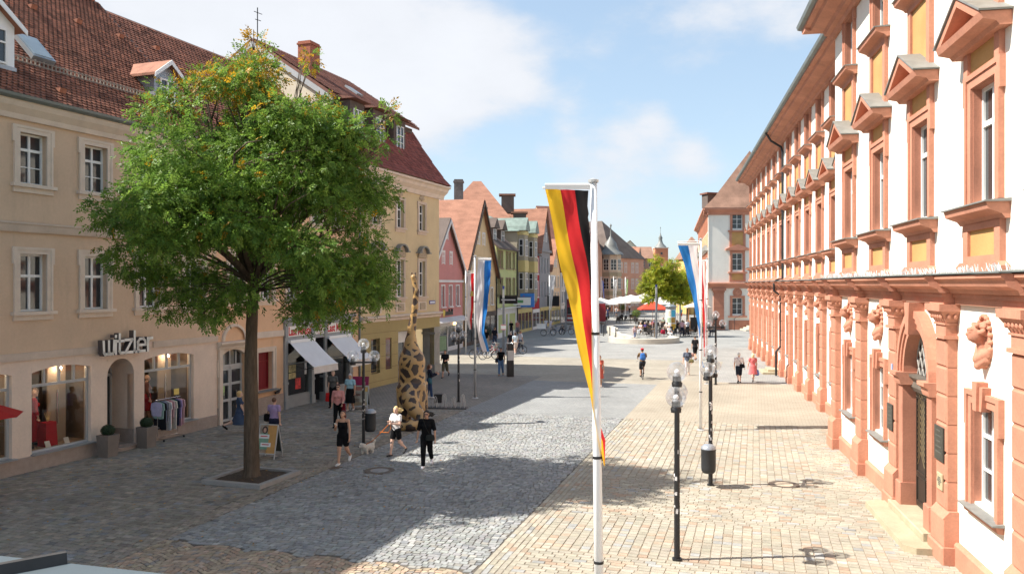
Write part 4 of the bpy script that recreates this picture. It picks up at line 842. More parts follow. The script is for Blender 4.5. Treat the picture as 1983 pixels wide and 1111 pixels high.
fence = MB(); yy = 1.0; zz = EZ + (yy - EY) * (RZ - EZ) / (RY - EY)
for k in range(90): x = B1A + .2 + k * .15; fence.box(x, x + .035, yy - .02, yy + .02, zz, zz + .24)
fence.box(B1A, B1B, yy - .015, yy + .015, zz + .19, zz + .22); fence.box(B1A, B1B, yy - .015, yy + .015, zz + .05, zz + .08)
fence.build('snow_guard', mat('snow_guard', (.25, .21, .17), .7, .2, 4), b1)['kind'] = 'stuff'
sk = rp(62, 100); sl_ = math.atan2(RZ - EZ, RY - EY)
so_ = MB().box(-.42, .42, -.6, .6, .05, .2).build('skylight', M['zinc'], b1); so_.location = sk; so_.rotation_euler = (sl_, 0, 0); MB().box(-.34, .34, -.5, .5, .2, .22).build('pane', mat('sky_pane', (.25, .3, .32), .1, .1, 2, 0, spec=.7), so_)
for (a, b) in ((60, 16), (148, 44), (230, 72), (300, 95), (115, 178)):
    p = rp(a, b); v = MB().prism([(-.14, 0), (.12, .06), (-.14, .16)], -.12, .12).build('vent_tile', mat('vent_red', (.33, .13, .075), .85, .2, 5), b1); v.location = p; v.rotation_euler = (sl_ * .5, 0, 0)
def dormer(root, p, w, h, dep, front_m, roof_m, cheek, pitch=.75):
    d = link('dormer', None, root, p); mb = MB(); a = w / 2; mb.box(-a, a, 0, dep, 0, h); mb.prism([(-a, h), (a, h), (0, h + a * pitch)], 0, dep, 'y'); mb_o = mb.mesh('dormer', cheek)
    d2 = bpy.data.objects.new('dormer', mb_o); COL.objects.link(d2); d2.parent = root; d2.location = p; bpy.data.objects.remove(d)
    for s in (-1, 1):
        pr = [(0, h + a * pitch), (s * (a + .2), h - .2 * pitch), (s * (a + .2), h - .2 * pitch + .1), (0, h + a * pitch + .12)]
        if s > 0: pr = pr[::-1]
        MB().prism(pr, -.25, dep, 'y').build('dormer_roof', roof_m, d2)
    sash(d2, 0, .15, w * .62, h - .3, 2, ((.6, .05),), -.08, 'dorm%.2f' % w); MB().box(-a - .03, a + .03, -.06, 0, 0, .12).build('apron', M['zinc'], d2)
    for s in (-1, 1): MB().prism([(0, h + a * pitch + .12), (s * (a + .23), h - .23 * pitch + .1), (s * (a + .23), h - .23 * pitch - .06), (0, h + a * pitch - .06)][::(1 if s < 0 else -1)], -.28, -.25, 'y').build('verge_board', M['white_paint'], d2)
    return d2
tile_lit = mat('tile_dormer', (.33, .145, .09), .85, .2, 3, .35, 25, fine=.2)
p = rp(318, 196); dormer(b1, (p.x, p.y - .1, p.z - .15), 1.25, 1.1, 2.2, None, tile_lit, M['zinc'])
p = rp(-22, 122); dormer(b1, (p.x, p.y - .1, p.z - .1), 1.5, 1.35, 2.4, None, tile_lit, M['white_paint'])
# ---- travel shop house
b2 = thing('travel_shop_house', 'peach plastered townhouse with grey travel shop front and white awnings', 'house', L_O, L_ROT)
A2, B2 = 9.3, 20.35
wx2 = [10.5, 12.5, 14.47, 16.43, 18.4]
holes = [(x - .42, x + .42, z, z + h) for x in wx2 for z, h in ((8.5, 1.6), (4.95, 1.85))]
shell(b2, A2, B2, 11.0, holes + [(9.55, 11.1, 0, 2.95), (11.9, 12.95, 1.05, 2.68), (13.75, 19.6, .0, 3.86)], 12, M['plaster_peach'], .3)
for x in wx2: town_window(b2, x, 8.5, .84, 1.6, 'b2u', M['trim_cream'], rows=((.62, .07),), ear=0); town_window(b2, x, 4.95, .84, 1.85, 'b2l', M['trim_cream'], rows=((.6, .07),), ear=0)
MB().prism([(0, 10.45), (-.1, 10.45), (-.14, 10.6), (-.3, 10.78), (-.36, 10.9), (-.36, 10.96), (0, 11.0)], A2, B2).build('eaves_cornice', M['trim_cream'], b2)
MB().quad((A2, EY, EZ), (B2, EY, EZ), (B2, RY, RZ - .2), (A2, RY, RZ - .2)).quad((B2, RY, RZ - .2), (B2, 12.4, EZ), (A2, 12.4, EZ), (A2, RY, RZ - .2)).build('roof', M['tile_dark'], b2)
roof_tiles(b2, A2, B2, EY, EZ + .01, RY, RZ - .2, .24, .2, (.24, .10, .065), 0)
MB().box(11.3, 13.72, -.08, 0, 3.3, 3.56).build('lintel_band', M['trim_cream'], b2)
MB().block(9.3, 9.5, -.06, 0, 0, .7, .01).build('granite_base', M['granite'], b2); MB().block(11.2, 13.7, -.07, 0, 0, .75, .01).build('granite_base', M['granite'], b2)
for k in range(14): a = 19.62 + (0.12 if k % 2 else 0); MB().block(a, 20.3, -.04, 0, .02 + k * .78, .76 + k * .78, .012).build('quoin', M['plaster_peach'], b2)
# arched double door with moulded surround
n = 12; vs = []; fs = []
for k in range(n + 1): u = k / n; x = 9.55 + 1.55 * u; vs += [(x, -.02, 3.0), (x, -.02, 2.7 + .25 * (1 - (2 * u - 1) ** 2)), (x, .2, 2.7 + .25 * (1 - (2 * u - 1) ** 2))]
for k in range(n): fs += [(3 * k, 3 * k + 1, 3 * k + 4, 3 * k + 3), (3 * k + 1, 3 * k + 2, 3 * k + 5, 3 * k + 4)]
MB().add(vs, fs).build('door_head', M['trim_cream'], b2)
MB().box(9.36, 9.55, -.12, .02, 0, 3.0).box(9.3, 9.36, -.08, .0, 1.9, 2.6).build('door_surround', M['trim_cream'], b2); MB().box(11.1, 11.29, -.12, .02, 0, 3.0).build('door_surround', M['trim_cream'], b2); MB().prism([(.02, 3.0), (-.12, 3.0), (-.16, 3.1), (-.28, 3.22), (-.28, 3.28), (.02, 3.3)], 9.28, 11.38).build('door_hood', M['trim_cream'], b2)
vs = []; n = 12
hm = MB()
for r0, r1, y_ in ((.62, .74, -.1),):
    for k in range(n): a, b = math.pi * k / n, math.pi * (k + 1) / n; P = lambda r, t: (10.33 + r * math.cos(t), y_, 3.32 + r * math.sin(t) * .9); Pb = lambda r, t: (10.33 + r * math.cos(t), 0, 3.32 + r * math.sin(t) * .9); hm.quad(P(r0, a), P(r1, a), P(r1, b), P(r0, b)); hm.quad(P(r1, a), Pb(r1, a), Pb(r1, b), P(r1, b))
hm.build('door_lunette', M['trim_cream'], b2)
for (a, b) in ((9.57, 10.31), (10.34, 11.08)):
    d = MB(); d.box(a, a + .08, .16, .22, .05, 2.2); d.box(b - .08, b, .16, .22, .05, 2.2)
    for z in (.05, .85, 1.5, 2.12): d.box(a + .08, b - .08, .16, .22, z, z + .1)
    o = d.build('door_leaf', M['sash_grey'], b2); MB().quad((a, .2, .1), (b, .2, .1), (b, .2, 2.2), (a, .2, 2.2)).build('pane', M['pane'], o); MB().box(a + .3, a + .34, .1, .16, 1.0, 1.25).build('handle', M['chrome'], o)
t = MB().box(9.57, 11.08, .14, .22, 2.22, 2.34); 
for x in (9.6, 9.95, 10.32, 10.7, 11.03): t.box(x - .03, x + .03, .16, .22, 2.34, 2.95)
o = t.build('transom_window', M['sash_grey'], b2); MB().quad((9.57, .2, 2.34), (11.08, .2, 2.34), (11.08, .2, 2.95), (9.57, .2, 2.95)).build('pane', M['pane'], o)
MB().box(9.66, 9.98, .145, .155, 1.12, 1.5).build('door_notice', mat('notice_green', (.35, .5, .2), .6, .3, 14), b2)
o = sash(b2, 12.42, 1.05, 1.05, 1.63, 1, ((.74, .05),), .2, 'redw', mat('red_paint', (.22, .018, .02), .5, .1, 3), mat('red_blind', (.20, .015, .02), .6, .25, 3, stretch=(6, 6, .3)), .07); link('surround', frame_mesh(1.05, 1.63, .2, .08, 0, M['trim_cream']), o, (0, -.2, 0)); MB().prism([(-.2, 0), (-.45, -.02), (-.45, -.06), (-.2, -.06)], -.75, .75).build('counter_sill', M['slate'], o)
bird = MB().tube([(13.0, -.12, .85), (13.18, -.14, .88), (13.42, -.12, 1.0)], [.05, .08, .02], 8).build('wall_ornament', M['black_iron'], b2)
# grey wooden shopfront
sf = M_sf = mat('shopfront_grey', (.30, .31, .31), .55, .08, 2, .05, 30, .4); f = MB()
for a, b in ((13.75, 13.98), (15.88, 16.1), (17.02, 17.2), (19.3, 19.6)): f.box(a, b, -.1, .25, .0, 3.2); f.box(a - .03, b + .03, -.14, .2, 0, .4); f.box(a - .02, b + .02, -.13, .2, 1.1, 1.2)
f.box(13.75, 19.6, -.08, .2, 3.05, 3.2); f.box(13.75, 19.6, -.1, .2, 3.72, 3.9); f.prism([(.1, 3.9), (-.12, 3.9), (-.3, 4.0), (-.3, 4.06), (.0, 4.1)], 13.65, 19.7)
for x in (13.86, 15.98, 17.12, 19.45): f.box(x - .1, x + .1, -.12, .1, 3.2, 3.72)
for a, b in ((13.98, 15.88), (17.2, 19.3)): f.box(a, b, -.02, .25, 0, .5); f.box(a, b, .05, .12, .5, .56); f.box(a, b, .05, .12, 1.95, 2.0)
fo = f.build('shopfront', sf, b2); M['wht'] = mat('sign_panel_white', (.78, .76, .70), .4, .05, 2)
for a, b in ((13.98, 15.88), (17.2, 19.3)):
    MB().quad((a, .09, .5), (b, .09, .5), (b, .09, 3.1), (a, .09, 3.1)).build('pane', M['glass_shop'], fo)
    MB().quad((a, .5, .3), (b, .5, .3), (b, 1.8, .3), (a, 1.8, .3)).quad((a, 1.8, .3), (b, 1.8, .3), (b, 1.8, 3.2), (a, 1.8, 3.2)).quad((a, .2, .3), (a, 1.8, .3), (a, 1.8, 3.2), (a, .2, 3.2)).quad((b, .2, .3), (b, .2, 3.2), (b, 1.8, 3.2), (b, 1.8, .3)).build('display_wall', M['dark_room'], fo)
MB().quad((16.1, .6, 0), (17.02, .6, 0), (17.02, .6, 3.1), (16.1, .6, 3.1)).quad((16.1, 0, 0), (16.1, .6, 0), (16.1, .6, 3.1), (16.1, 0, 3.1)).quad((17.02, .6, 0), (17.02, 0, 0), (17.02, 0, 3.1), (17.02, .6, 3.1)).build('doorway', mat('door_dark', (.05, .05, .055), .5, .2, 2), fo)
rd = mat('sign_red', (.55, .03, .04), .5, .04, 3)
for (a, b, txt, w_) in ((14.0, 15.86, 'Last Minute', 1.78), (17.22, 19.28, 'Last Minute', 1.95)):
    pn = MB().box(a, b, -.07, .1, 3.22, 3.7).build('sign_panel', M['wht'], fo); me = text_mesh(txt, .5, .004, rd, bold=.014); xs = [v.co.x for v in me.vertices]; k = w_ / (max(xs) - min(xs)); me.transform(Matrix.Diagonal((k, 1, 1.05, 1))); o = link('lettering', me, pn, (a + .04, -.077, 3.29)); o['label'] = 'red lettering on white panel'
pn = MB().box(16.14, 16.98, -.07, .1, 3.22, 3.7).build('sign_panel', M['wht'], fo); mb = MB()
for k in range(28): a, b = 2 * math.pi * k / 28, 2 * math.pi * (k + 1) / 28; P = lambda r, t: (16.56 + r * math.cos(t), -.076, 3.46 + r * .8 * math.sin(t)); mb.quad(P(.25, a), P(.27, a), P(.27, b), P(.25, b))
mb.build('sign_ring', rd, pn); me = text_mesh("L'TUR", .2, .003, rd, bold=.004); xs = [v.co.x for v in me.vertices]; me.transform(Matrix.Diagonal((.4 / (max(xs) - min(xs)), 1, 1, 1))); link('lettering', me, pn, (16.36, -.076, 3.37)); MB().sphere((16.6, -.076, 3.6), .03, 8, 5, 1.4, .1, 1).build('sign_mark', rd, pn)
for (x, z, w, h, c) in ((15.0, .78, .42, .5, (.62, .05, .05)), (14.55, 1.3, .55, .62, (.62, .52, .25)), (15.62, 1.4, .18, .7, (.6, .6, .58)), (14.1, 1.2, .18, .5, (.6, .58, .56)), (14.1, 1.8, .16, .3, (.5, .5, .5)), (17.35, 1.5, .7, .42, (.05, .06, .06)), (18.1, 1.35, .16, .22, (.55, .1, .12)), (17.35, .9, .2, .5, (.6, .6, .6))):
    MB().box(x - w / 2, x + w / 2, .07, .08, z, z + h).build('poster', mat('poster_%d_%d' % (x * 10, z * 10), c, .5, .5, 7), fo)
for i, a in enumerate((13.95, 17.15)):                   # folding awnings
    w = 1.98 if i == 0 else 2.1; aw = thing('shop_awning', 'white fabric awning over the travel shop window %s the shop doorway' % ('before' if i == 0 else 'beyond'), 'awning', L_O, L_ROT); cl = mat('awning_cloth', (.68, .69, .70), .85, .05, 2, .1, 20)
    MB().box(a, a + w, -.26, -.1, 2.96, 3.08).build('cassette', M['white_paint'], aw); n = 10; mb = MB()
    for k in range(n): u, v = k / n, (k + 1) / n; z = lambda t: 2.98 - 1.05 * t - .05 * math.sin(math.pi * t); yv = lambda t: -.2 - 1.25 * t; mb.quad((a, yv(u), z(u)), (a, yv(v), z(v)), (a + w, yv(v), z(v)), (a + w, yv(u), z(u)))
    mb.build('cloth', cl, aw); mb = MB()
    for k in range(16): p, q_ = a + w * k / 16, a + w * (k + 1) / 16; e = lambda t: .02 * math.sin(t * 9); mb.quad((p, -1.45, 1.93), (p, -1.47 + e(p), 1.62), (q_, -1.47 + e(q_), 1.62), (q_, -1.45, 1.93))
    mb.build('valance', mat('awning_valance', (.66, .6, .54), .85, .05, 2), aw); MB().tube([(a, -1.45, 1.93), (a + w, -1.45, 1.93)], .025, 6).build('front_bar', M['white_paint'], aw)
    for x in (a + .05, a + w - .05): MB().tube([(x, -.1, 1.6), (x, -1.43, 1.92)], .018, 6).build('arm', M['black_iron'], aw)
for x, w_ in ((14.75, 'first white sign panel'), (16.7, 'round logo sign'), (18.4, 'second white sign panel')):
    l = thing('sign_spotlight', 'black spotlight on a curved bracket above the %s of the travel shop' % w_, 'lamp', L_O, L_ROT, 'spotlights over the travel shop signs'); MB().tube([(x, 0, 4.45), (x, -.35, 4.35), (x, -.6, 4.05), (x, -.62, 3.9)], .015, 6).build('bracket', M['black_iron'], l); MB().tube([(x, -.68, 3.95), (x, -.5, 3.72)], [.04, .1], 10).build('lamp_head', M['black_iron'], l); MB().tube([(x, 0, 4.05), (x, -.6, 4.1)], .01, 5).build('stay', M['black_iron'], l)
downpipe(b2, 20.32, -.1, .1, 10.9, 'lead', .055)
# ---- mansard house
b3 = thing('mansard_house', 'ochre baroque house with olive ground floor, carved window heads and red mansard roof', 'house', L_O, L_ROT)
A3, B3 = 20.42, 30.5; wx3 = [22.2, 25.07, 27.95]
holes = [(x - .44, x + .44, 4.85, 7.0) for x in wx3] + [(x - .44, x + .44, 8.85, 10.45) for x in wx3]
shell(b3, A3, B3, 11.4, holes + [(21.6, 22.6, .76, 2.65), (23.25, 23.95, .85, 2.6), (24.75, 29.65, 0, 2.88)], 13, M['plaster_ochre'], .25)
wall_cells(MB(), A3, B3, 0, 3.55, [(21.6, 22.6, .76, 2.65), (23.25, 23.95, .85, 2.6), (24.75, 29.65, -.1, 2.88)], -.05, .2).build('ground_floor_wall', M['plaster_olive'], b3)
for k in range(5): MB().box(A3, 24.7, -.056, -.05, .3 + k * .66, .325 + k * .66).build('groove_line', mat('groove', (.24, .18, .08), .9, .1, 3), b3)
MB().prism([(0, 3.55), (-.1, 3.55), (-.12, 3.68), (-.26, 3.76), (-.26, 3.83), (0, 3.87)], A3, B3 + .1).build('belt_cornice', M['trim_cream'], b3)
MB().prism([(0, 11.0), (-.1, 11.0), (-.16, 11.25), (-.4, 11.45), (-.46, 11.62), (-.62, 11.7), (-.62, 11.8), (0, 11.85)], A3, B3 + .5).build('eaves_cornice', M['trim_cream'], b3)
rel = mat('relief_stone', (.42, .33, .23), .9, .25, 9, .6, 14)
for x in wx3:
    s = town_window(b3, x, 4.85, .88, 2.15, 'b3l', M['trim_stone'], rows=((.66, .07), (.33, .03)), t=.16, ear=0); yo = -.16
    MB().prism([(-.62, 2.35), (.62, 2.35), (.45, 2.75), (.25, 3.0), (-.25, 3.0), (-.45, 2.75)], -.1, .0, 'y').build('carved_head', rel, s, loc=(0, yo, 0)); hd = MB(); n = 10
    for k in range(n): a, b = math.pi * k / n, math.pi * (k + 1) / n; P = lambda r, t, y: (r * math.cos(t), y, 2.62 + (r * .72) * math.sin(t)); hd.add([P(.5, a, -.3), P(.62, a, -.3), P(.62, b, -.3), P(.5, b, -.3), P(.62, a, 0), P(.62, b, 0), P(.5, a, 0), P(.5, b, 0)], [(0, 1, 2, 3), (1, 4, 5, 2), (3, 7, 6, 0)])
    hd.box(-.8, -.48, -.3, 0, 2.6, 2.68); hd.box(.48, .8, -.3, 0, 2.6, 2.68); hd.build('hood_mould', M['slate'], s, loc=(0, yo, 0))
    ap = MB().box(-.55, .55, -.06, 0, -.86, -.3).build('apron', M['trim_cream'], s, loc=(0, yo, 0)); MB().box(-.36, .36, -.1, -.06, -.78, -.38).build('relief', rel, ap)
    s = town_window(b3, x, 8.85, .88, 1.6, 'b3u', M['trim_stone'], rows=((.66, .07), (.33, .03)), t=.15, ear=.05); V, Q = sculpt([ell((0, 0, 2.05), (.2, .07, .28)), ell((-.22, 0, 1.95), (.16, .06, .1)), ell((.22, 0, 1.95), (.16, .06, .1)), ell((0, -.03, 2.3), (.1, .06, .12))] + [ell((random.uniform(-.3, .3), -.05, random.uniform(1.9, 2.25)), .05) for k in range(12)], .03, .02)
    link('crest', np_mesh('crest', V, Q, [rel], True), s, (0, yo, 0))
w_ = sash(b3, 22.1, .76, 1.0, 1.89, 1, (), .12, 'b3s', mat('brass_frame', (.4, .3, .15), .5, .1, 3), M['pane'], .05); 
sc_ = MB().box(23.25, 23.95, .02, .1, .85, 2.6).build('showcase', mat('showcase_red', (.16, .02, .025), .4, .3, 5), b3); mb = MB()
for k in range(28): mb.box(23.32 + random.random() * .5, 23.36 + random.random() * .5, .015, .02, 1.0 + random.random() * 1.4, 1.05 + random.random() * 1.4)
MB().quad((23.27, .0, .87), (23.93, .0, .87), (23.93, .0, 2.58), (23.27, .0, 2.58)).build('pane', M['glass_shop'], sc_)
# arcade under the house
MB().quad((24.75, 3.2, 0), (29.65, 3.2, 0), (29.65, 3.2, 2.9), (24.75, 3.2, 2.9)).quad((24.75, .1, 0), (24.75, 3.2, 0), (24.75, 3.2, 2.9), (24.75, .1, 2.9)).quad((24.75, .1, 2.88), (29.65, .1, 2.88), (29.65, 3.2, 2.88), (24.75, 3.2, 2.88)).build('arcade_wall', mat('arcade_grey', (.32, .3, .27), .8, .1, 1), b3)
f = MB().box(24.9, 28.3, .9, 1.0, .0, .4)
for k in range(5): f.box(24.9 + k * .82, 24.98 + k * .82, .9, 1.0, .4, 2.7)
fo3 = f.build('arcade_shop_window', M['sash_grey'], b3); MB().quad((24.9, .95, .4), (28.3, .95, .4), (28.3, .95, 2.7), (24.9, .95, 2.7)).build('pane', M['pane'], fo3); MB().box(24.9, 28.3, .85, 1.0, 2.1, 2.75).build('fascia', M['white_paint'], fo3)
MB().block(29.6, 30.52, -.12, .8, 0, .55, .02).box(29.65, 30.48, -.06, .75, .55, 2.45).box(29.58, 30.55, -.14, .8, 2.45, 2.58).box(29.65, 30.48, -.06, .75, 2.58, 2.9).build('corner_pillar', mat('pillar_grey', (.33, .31, .27), .85, .15, 2, .3, 50), b3)
ns = MB().box(29.0, 29.85, -.045, -.02, 4.36, 4.58).build('street_name_sign', mat('enamel_navy', (.1, .1, .32), .35, .05, 3), b3); MB().box(29.07, 29.78, -.049, -.046, 4.44, 4.51).build('lettering', M['white_paint'], ns); MB().box(29.03, 29.82, -.049, -.046, 4.4, 4.41).build('sign_border', M['white_paint'], ns)
# mansard: curved lower slope, overhanging upper slope
prof = [(-.66, 11.85), (-.1, 12.45), (.7, 13.5), (1.45, 14.55), (2.05, 15.5)]; mb = MB()
for (p, q_) in zip(prof[:-1], prof[1:]): mb.quad((A3, p[0], p[1]), (B3 + .55, p[0], p[1]), (B3 + .4 - .0, q_[0], q_[1]), (A3, q_[0], q_[1]))
for (p, q_) in zip(prof[:-1], prof[1:]): mb.quad((B3 + .5, p[0], p[1]), (B3 + .5, 12, p[1]), (B3 + .4, 12, q_[1]), (B3 + .4, q_[0], q_[1]))
tb = mat('tile_mansard', (.255, .085, .06), .85, .2, 1.2, .5, 14, fine=.2, stretch=(1, 1, 2.2)); mb.build('mansard_slope', tb, b3)
def slope_tiles(root, prof, x0, x1, w, ex, base):
    V = []; C = []
    for (p, q_) in zip(prof[:-1], prof[1:]):
        L = math.hypot(q_[0] - p[0], q_[1] - p[1]); n = max(1, int(round(L / ex)))
        for r in range(n):
            for c in range(int((x1 - x0) / w)):
                x = x0 + c * w + (r % 2) * w / 2; P = lambda xx, t, h: (xx, p[0] + (q_[0] - p[0]) * t - h * (q_[1] - p[1]) / L, p[1] + (q_[1] - p[1]) * t + h * (q_[0] - p[0]) / L); t0, t1 = r / n, (r + 1.15) / n
                V.append([P(x + .01, t0, .03), P(x + w - .01, t0, .03), P(x + w - .01, t1, .008), P(x + .01, t1, .008), P(x + .01, t0, .005), P(x + w - .01, t0, .005)]); C.append(np.clip(np.array(base) * (1 + random.gauss(0, .17)), .01, .9))
    V = np.array(V); n = len(V); Fq = (np.array([[0, 1, 2, 3], [4, 5, 1, 0]])[None] + (np.arange(n) * 6)[:, None, None]).reshape(-1, 4); o = link('roof_tile', np_mesh('roof_tile', V.reshape(-1, 3), Fq, [M['tile_red']], col=np.repeat(np.array(C), 2, 0)), root); o['kind'] = 'stuff'
slope_tiles(b3, prof, A3, B3 + .4, .24, .24, (.25, .075, .055))
up = [(1.55, 15.75), (6.6, 19.1), (11.6, 15.75)]
MB().prism([(1.55, 15.72), (6.6, 19.08), (11.65, 15.72), (11.65, 15.6), (6.6, 18.9), (1.55, 15.55)], A3 - .15, B3 + .35).build('upper_roof', M['tile_brown'], b3); slope_tiles(b3, [(1.5, 15.76), (6.6, 19.12)], A3 - .15, B3 + .1, .26, .26, (.20, .085, .06))
gb = MB(); gb.add([(A3, 0, 11.4), (A3, 2.05, 15.45), (A3, 6.6, 18.85), (A3, 11.2, 15.45), (A3, 13, 11.4)], [(0, 1, 2, 3, 4)]); gb.add([(B3, 0, 11.4), (B3, 2.05, 15.45), (B3, 6.6, 18.85), (B3, 11.2, 15.45), (B3, 13, 11.4)], [(4, 3, 2, 1, 0)]); gb.build('gable_wall', mat('gable_cream', (.66, .58, .44), .9, .06, 1, .2, 60), b3)
MB().prism([(1.5, 15.5), (6.6, 18.92), (6.6, 18.6), (1.5, 15.15)], A3 - .18, A3 - .08).build('verge_board', M['sash_grey'], b3); MB().prism([(11.7, 15.5), (6.6, 18.92), (6.6, 18.6), (11.7, 15.15)], A3 - .18, A3 - .08).build('verge_board', M['sash_grey'], b3)
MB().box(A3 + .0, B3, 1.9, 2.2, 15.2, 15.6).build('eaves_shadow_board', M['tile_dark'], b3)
p = onplane(590, 160, L_O, L_D, L_N, (0, 6.6, 19.1), (0, -3.35, 5.05)); ch = MB().box(22.3, 23.3, 4.2, 5.0, 16.5, 19.3).box(22.25, 23.35, 4.15, 5.05, 19.1, 19.2).build('chimney', M['brick_red'], b3)
rh = MB().box(-.35, .35, -.5, .5, 0, .12).build('roof_hatch', M['zinc'], b3, loc=(26.0, 3.6, 17.16)); rh.rotation_euler = (math.atan2(3.35, 5.05), 0, 0)
for x in (21.8, 24.3, 26.8):
    d = MB().box(x - .75, x + .75, .9, 2.6, 13.3, 15.45).build('dormer', M['tile_dark'], b3); sash(d, x, 13.65, .9, 1.4, 2, ((.6, .05), (.3, .03)), .84, 'b3d'); MB().prism([(.5, 15.5), (1.5, 15.72), (3, 15.8), (3, 15.5)], x - .95, x + .95).build('dormer_roof', M['tile_brown'], d)
MB().tube([(20.8, 6.6, 19.1), (20.8, 6.6, 20.9)], .03, 6).tube([(20.5, 6.6, 20.6), (21.2, 6.6, 20.65)], .02, 5).tube([(20.6, 6.6, 20.2), (21.1, 6.6, 20.25)], .02, 5).build('aerial', M['black_iron'], b3)
# ------------------------------------------------------------------ houses further down the street
F_A = R_(14.0); F_ROT = R_(90 - 14.0); F_D = Vector((math.sin(F_A), math.cos(F_A), 0)); F_N = Vector((math.cos(F_A), -math.sin(F_A), 0))
def rowpt(Y): return Vector((-4.4 + .249 * (Y - 73), Y, 0))
def house(name, label, p, rot, W, eave, wall_m, roof_m, roof='gable', apex=4, rows=(), xs=(), ww=.8, depth=12, trim=None, ground=None, sashm=None, pane_m=None, gable_rows=(), frame_t=.12, name_cat='house', over=.35, cols=2):
    """x along the street front, -y outwards"""
    r = thing(name, label, name_cat, p, rot); holes = [(x - ww / 2, x + ww / 2, z, z + h) for (z, h) in rows for x in xs]
    wall_cells(m := MB(), 0, W, 0, eave, holes, 0, .18)
    m.quad((0, 0, 0), (0, 0, eave), (0, depth, eave), (0, depth, 0)); m.quad((W, 0, eave), (W, 0, 0), (W, depth, 0), (W, depth, eave)); m.quad((W, depth, 0), (0, depth, 0), (0, depth, eave), (W, depth, eave))
    if roof == 'gable':
        m.add([(0, 0, eave), (W, 0, eave), (W / 2, 0, eave + apex)], [(0, 1, 2)]); m.add([(0, depth, eave), (W, depth, eave), (W / 2, depth, eave + apex)], [(2, 1, 0)])
    elif roof == 'eaves':
        m.add([(0, 0, eave), (0, depth, eave), (0, depth / 2, eave + apex)], [(0, 2, 1)]); m.add([(W, 0, eave), (W, depth, eave), (W, depth / 2, eave + apex)], [(0, 1, 2)])
    m.build('wall', wall_m, r); t = .16
    if roof == 'gable':
        k = apex / (W / 2)
        for s in (0, 1):
            a = (-over, eave - over * k) if s == 0 else (W + over, eave - over * k); b = (W / 2, eave + apex); pr = [a, b, (b[0], b[1] + t), (a[0], a[1] + t)]
            MB().prism(pr if s == 1 else pr[::-1], -over, depth + over, 'y').build('roof_slope', roof_m, r)
    elif roof == 'eaves':
        k = apex / (depth / 2)
        MB().prism([(-over, eave - over * k), (depth / 2, eave + apex), (depth + over, eave - over * k), (depth + over, eave - over * k + t), (depth / 2, eave + apex + t), (-over, eave - over * k + t)], -.05, W + .05).build('roof_slope', roof_m, r)
    elif roof == 'hip':
        hm = MB(); o_ = over; A, B, C, D = (-o_, -o_, eave), (W + o_, -o_, eave), (W + o_, depth + o_, eave), (-o_, depth + o_, eave); i = min(W, depth) / 2 * .9; R1, R2 = (i, depth / 2, eave + apex), (W - i, depth / 2, eave + apex)
        hm.quad(A, B, R2, R1); hm.quad(B, C, R2, (R2[0] - .001, R2[1], R2[2])); hm.quad(C, D, R1, R2); hm.quad(D, A, R1, (R1[0] + .001, R1[1], R1[2])); hm.build('roof_slope', roof_m, r)
    key = name + str(W)
    for (z, h) in rows:
        for x in xs:
            s = sash(r, x, z, ww, h, cols, ((.6, .05),), .12, key, sashm, pane_m, .055)
            if trim: link('surround', cached((key, 'sur', h), lambda: frame_mesh(ww, h, frame_t, .05, 0, trim, .08)), s, (0, -.12, 0)); link('sill', cached((key, 'sill'), lambda: MB().box(-ww / 2 - .2, ww / 2 + .2, -.14, .02, -.12, -.02).mesh('sill', trim)), s, (0, -.12, 0))
    for (x, z, w, h) in gable_rows:
        s = sash(r, x, z, w, h, 2, ((.6, .05),), -.03, key + 'g%.1f' % w, sashm, pane_m, .055)
        if trim: link('surround', cached((key, 'gs', w, h), lambda: frame_mesh(w, h, .1, .05, 0, trim, .08)), s, (0, .03, 0))
    return r
def shopfront(r, W, z1, fascia_m, cols, wall=None, y=-.04, lit=False):
    f = MB(); f.box(.15, W - .15, y - .06, .02, z1 - .45, z1); n = cols
    for k in range(n + 1): x = .2 + (W - .4) * k / n; f.box(x - .07, x + .07, y - .04, .02, 0, z1 - .45)
    f.box(.15, W - .15, y - .03, .02, 0, .35); o = f.build('shopfront', fascia_m, r); MB().quad((.2, y, .35), (W - .2, y, .35), (W - .2, y, z1 - .45), (.2, y, z1 - .45)).build('pane', mat('pane_shop_far', (.09, .085, .08), .08, .8, 1.3, 0, spec=.6), o); return o
mp = lambda n, c, **k: mat(n, c, .9, .07, .8, .2, 60, .2, stain=.18, fine=.04, **k)
pink = mp('plaster_pink', (.55, .24, .22)); white_t = mp('trim_white', (.72, .69, .66)); seg = lambda a, b: (b - a) / math.cos(F_A)
# pink gable house
y0, y1 = 64.6, 73.0; W_ = seg(y0, y1)
hp = house('pink_gable_house', 'pink gabled house with white framed windows and a heart sign over its shop', rowpt(y0), F_ROT, W_, 6.7, pink, M['tile_dark'], 'gable', 4.3, ((3.75, 1.7),), [1.3 + 1.95 * k for k in range(4)], .75, 14, white_t, gable_rows=((W_ / 2 - 1.0, 7.3, .62, 1.0), (W_ / 2 + 1.0, 7.3, .62, 1.0), (W_ / 2, 9.4, .3, .5)))
for s in (0, 1):
    k = 4.3 / (W_ / 2); a = (-.4, 6.7 - .4 * k) if s == 0 else (W_ + .4, 6.7 - .4 * k); b = (W_ / 2, 11.0); pr = [a, b, (b[0], b[1] - .28), (a[0], a[1] - .28)]; MB().prism(pr[::-1] if s == 1 else pr, -.42, -.34, 'y').build('verge_board', white_t, hp)
MB().box(0, W_, -.12, 0, 5.75, 5.95).build('belt_course', white_t, hp); shopfront(hp, W_, 2.55, white_t, 4); MB().prism([(0, 2.75), (-1.0, 2.5), (-1.0, 2.56), (0, 2.85)], .1, W_ - .1).build('canopy', white_t, hp)
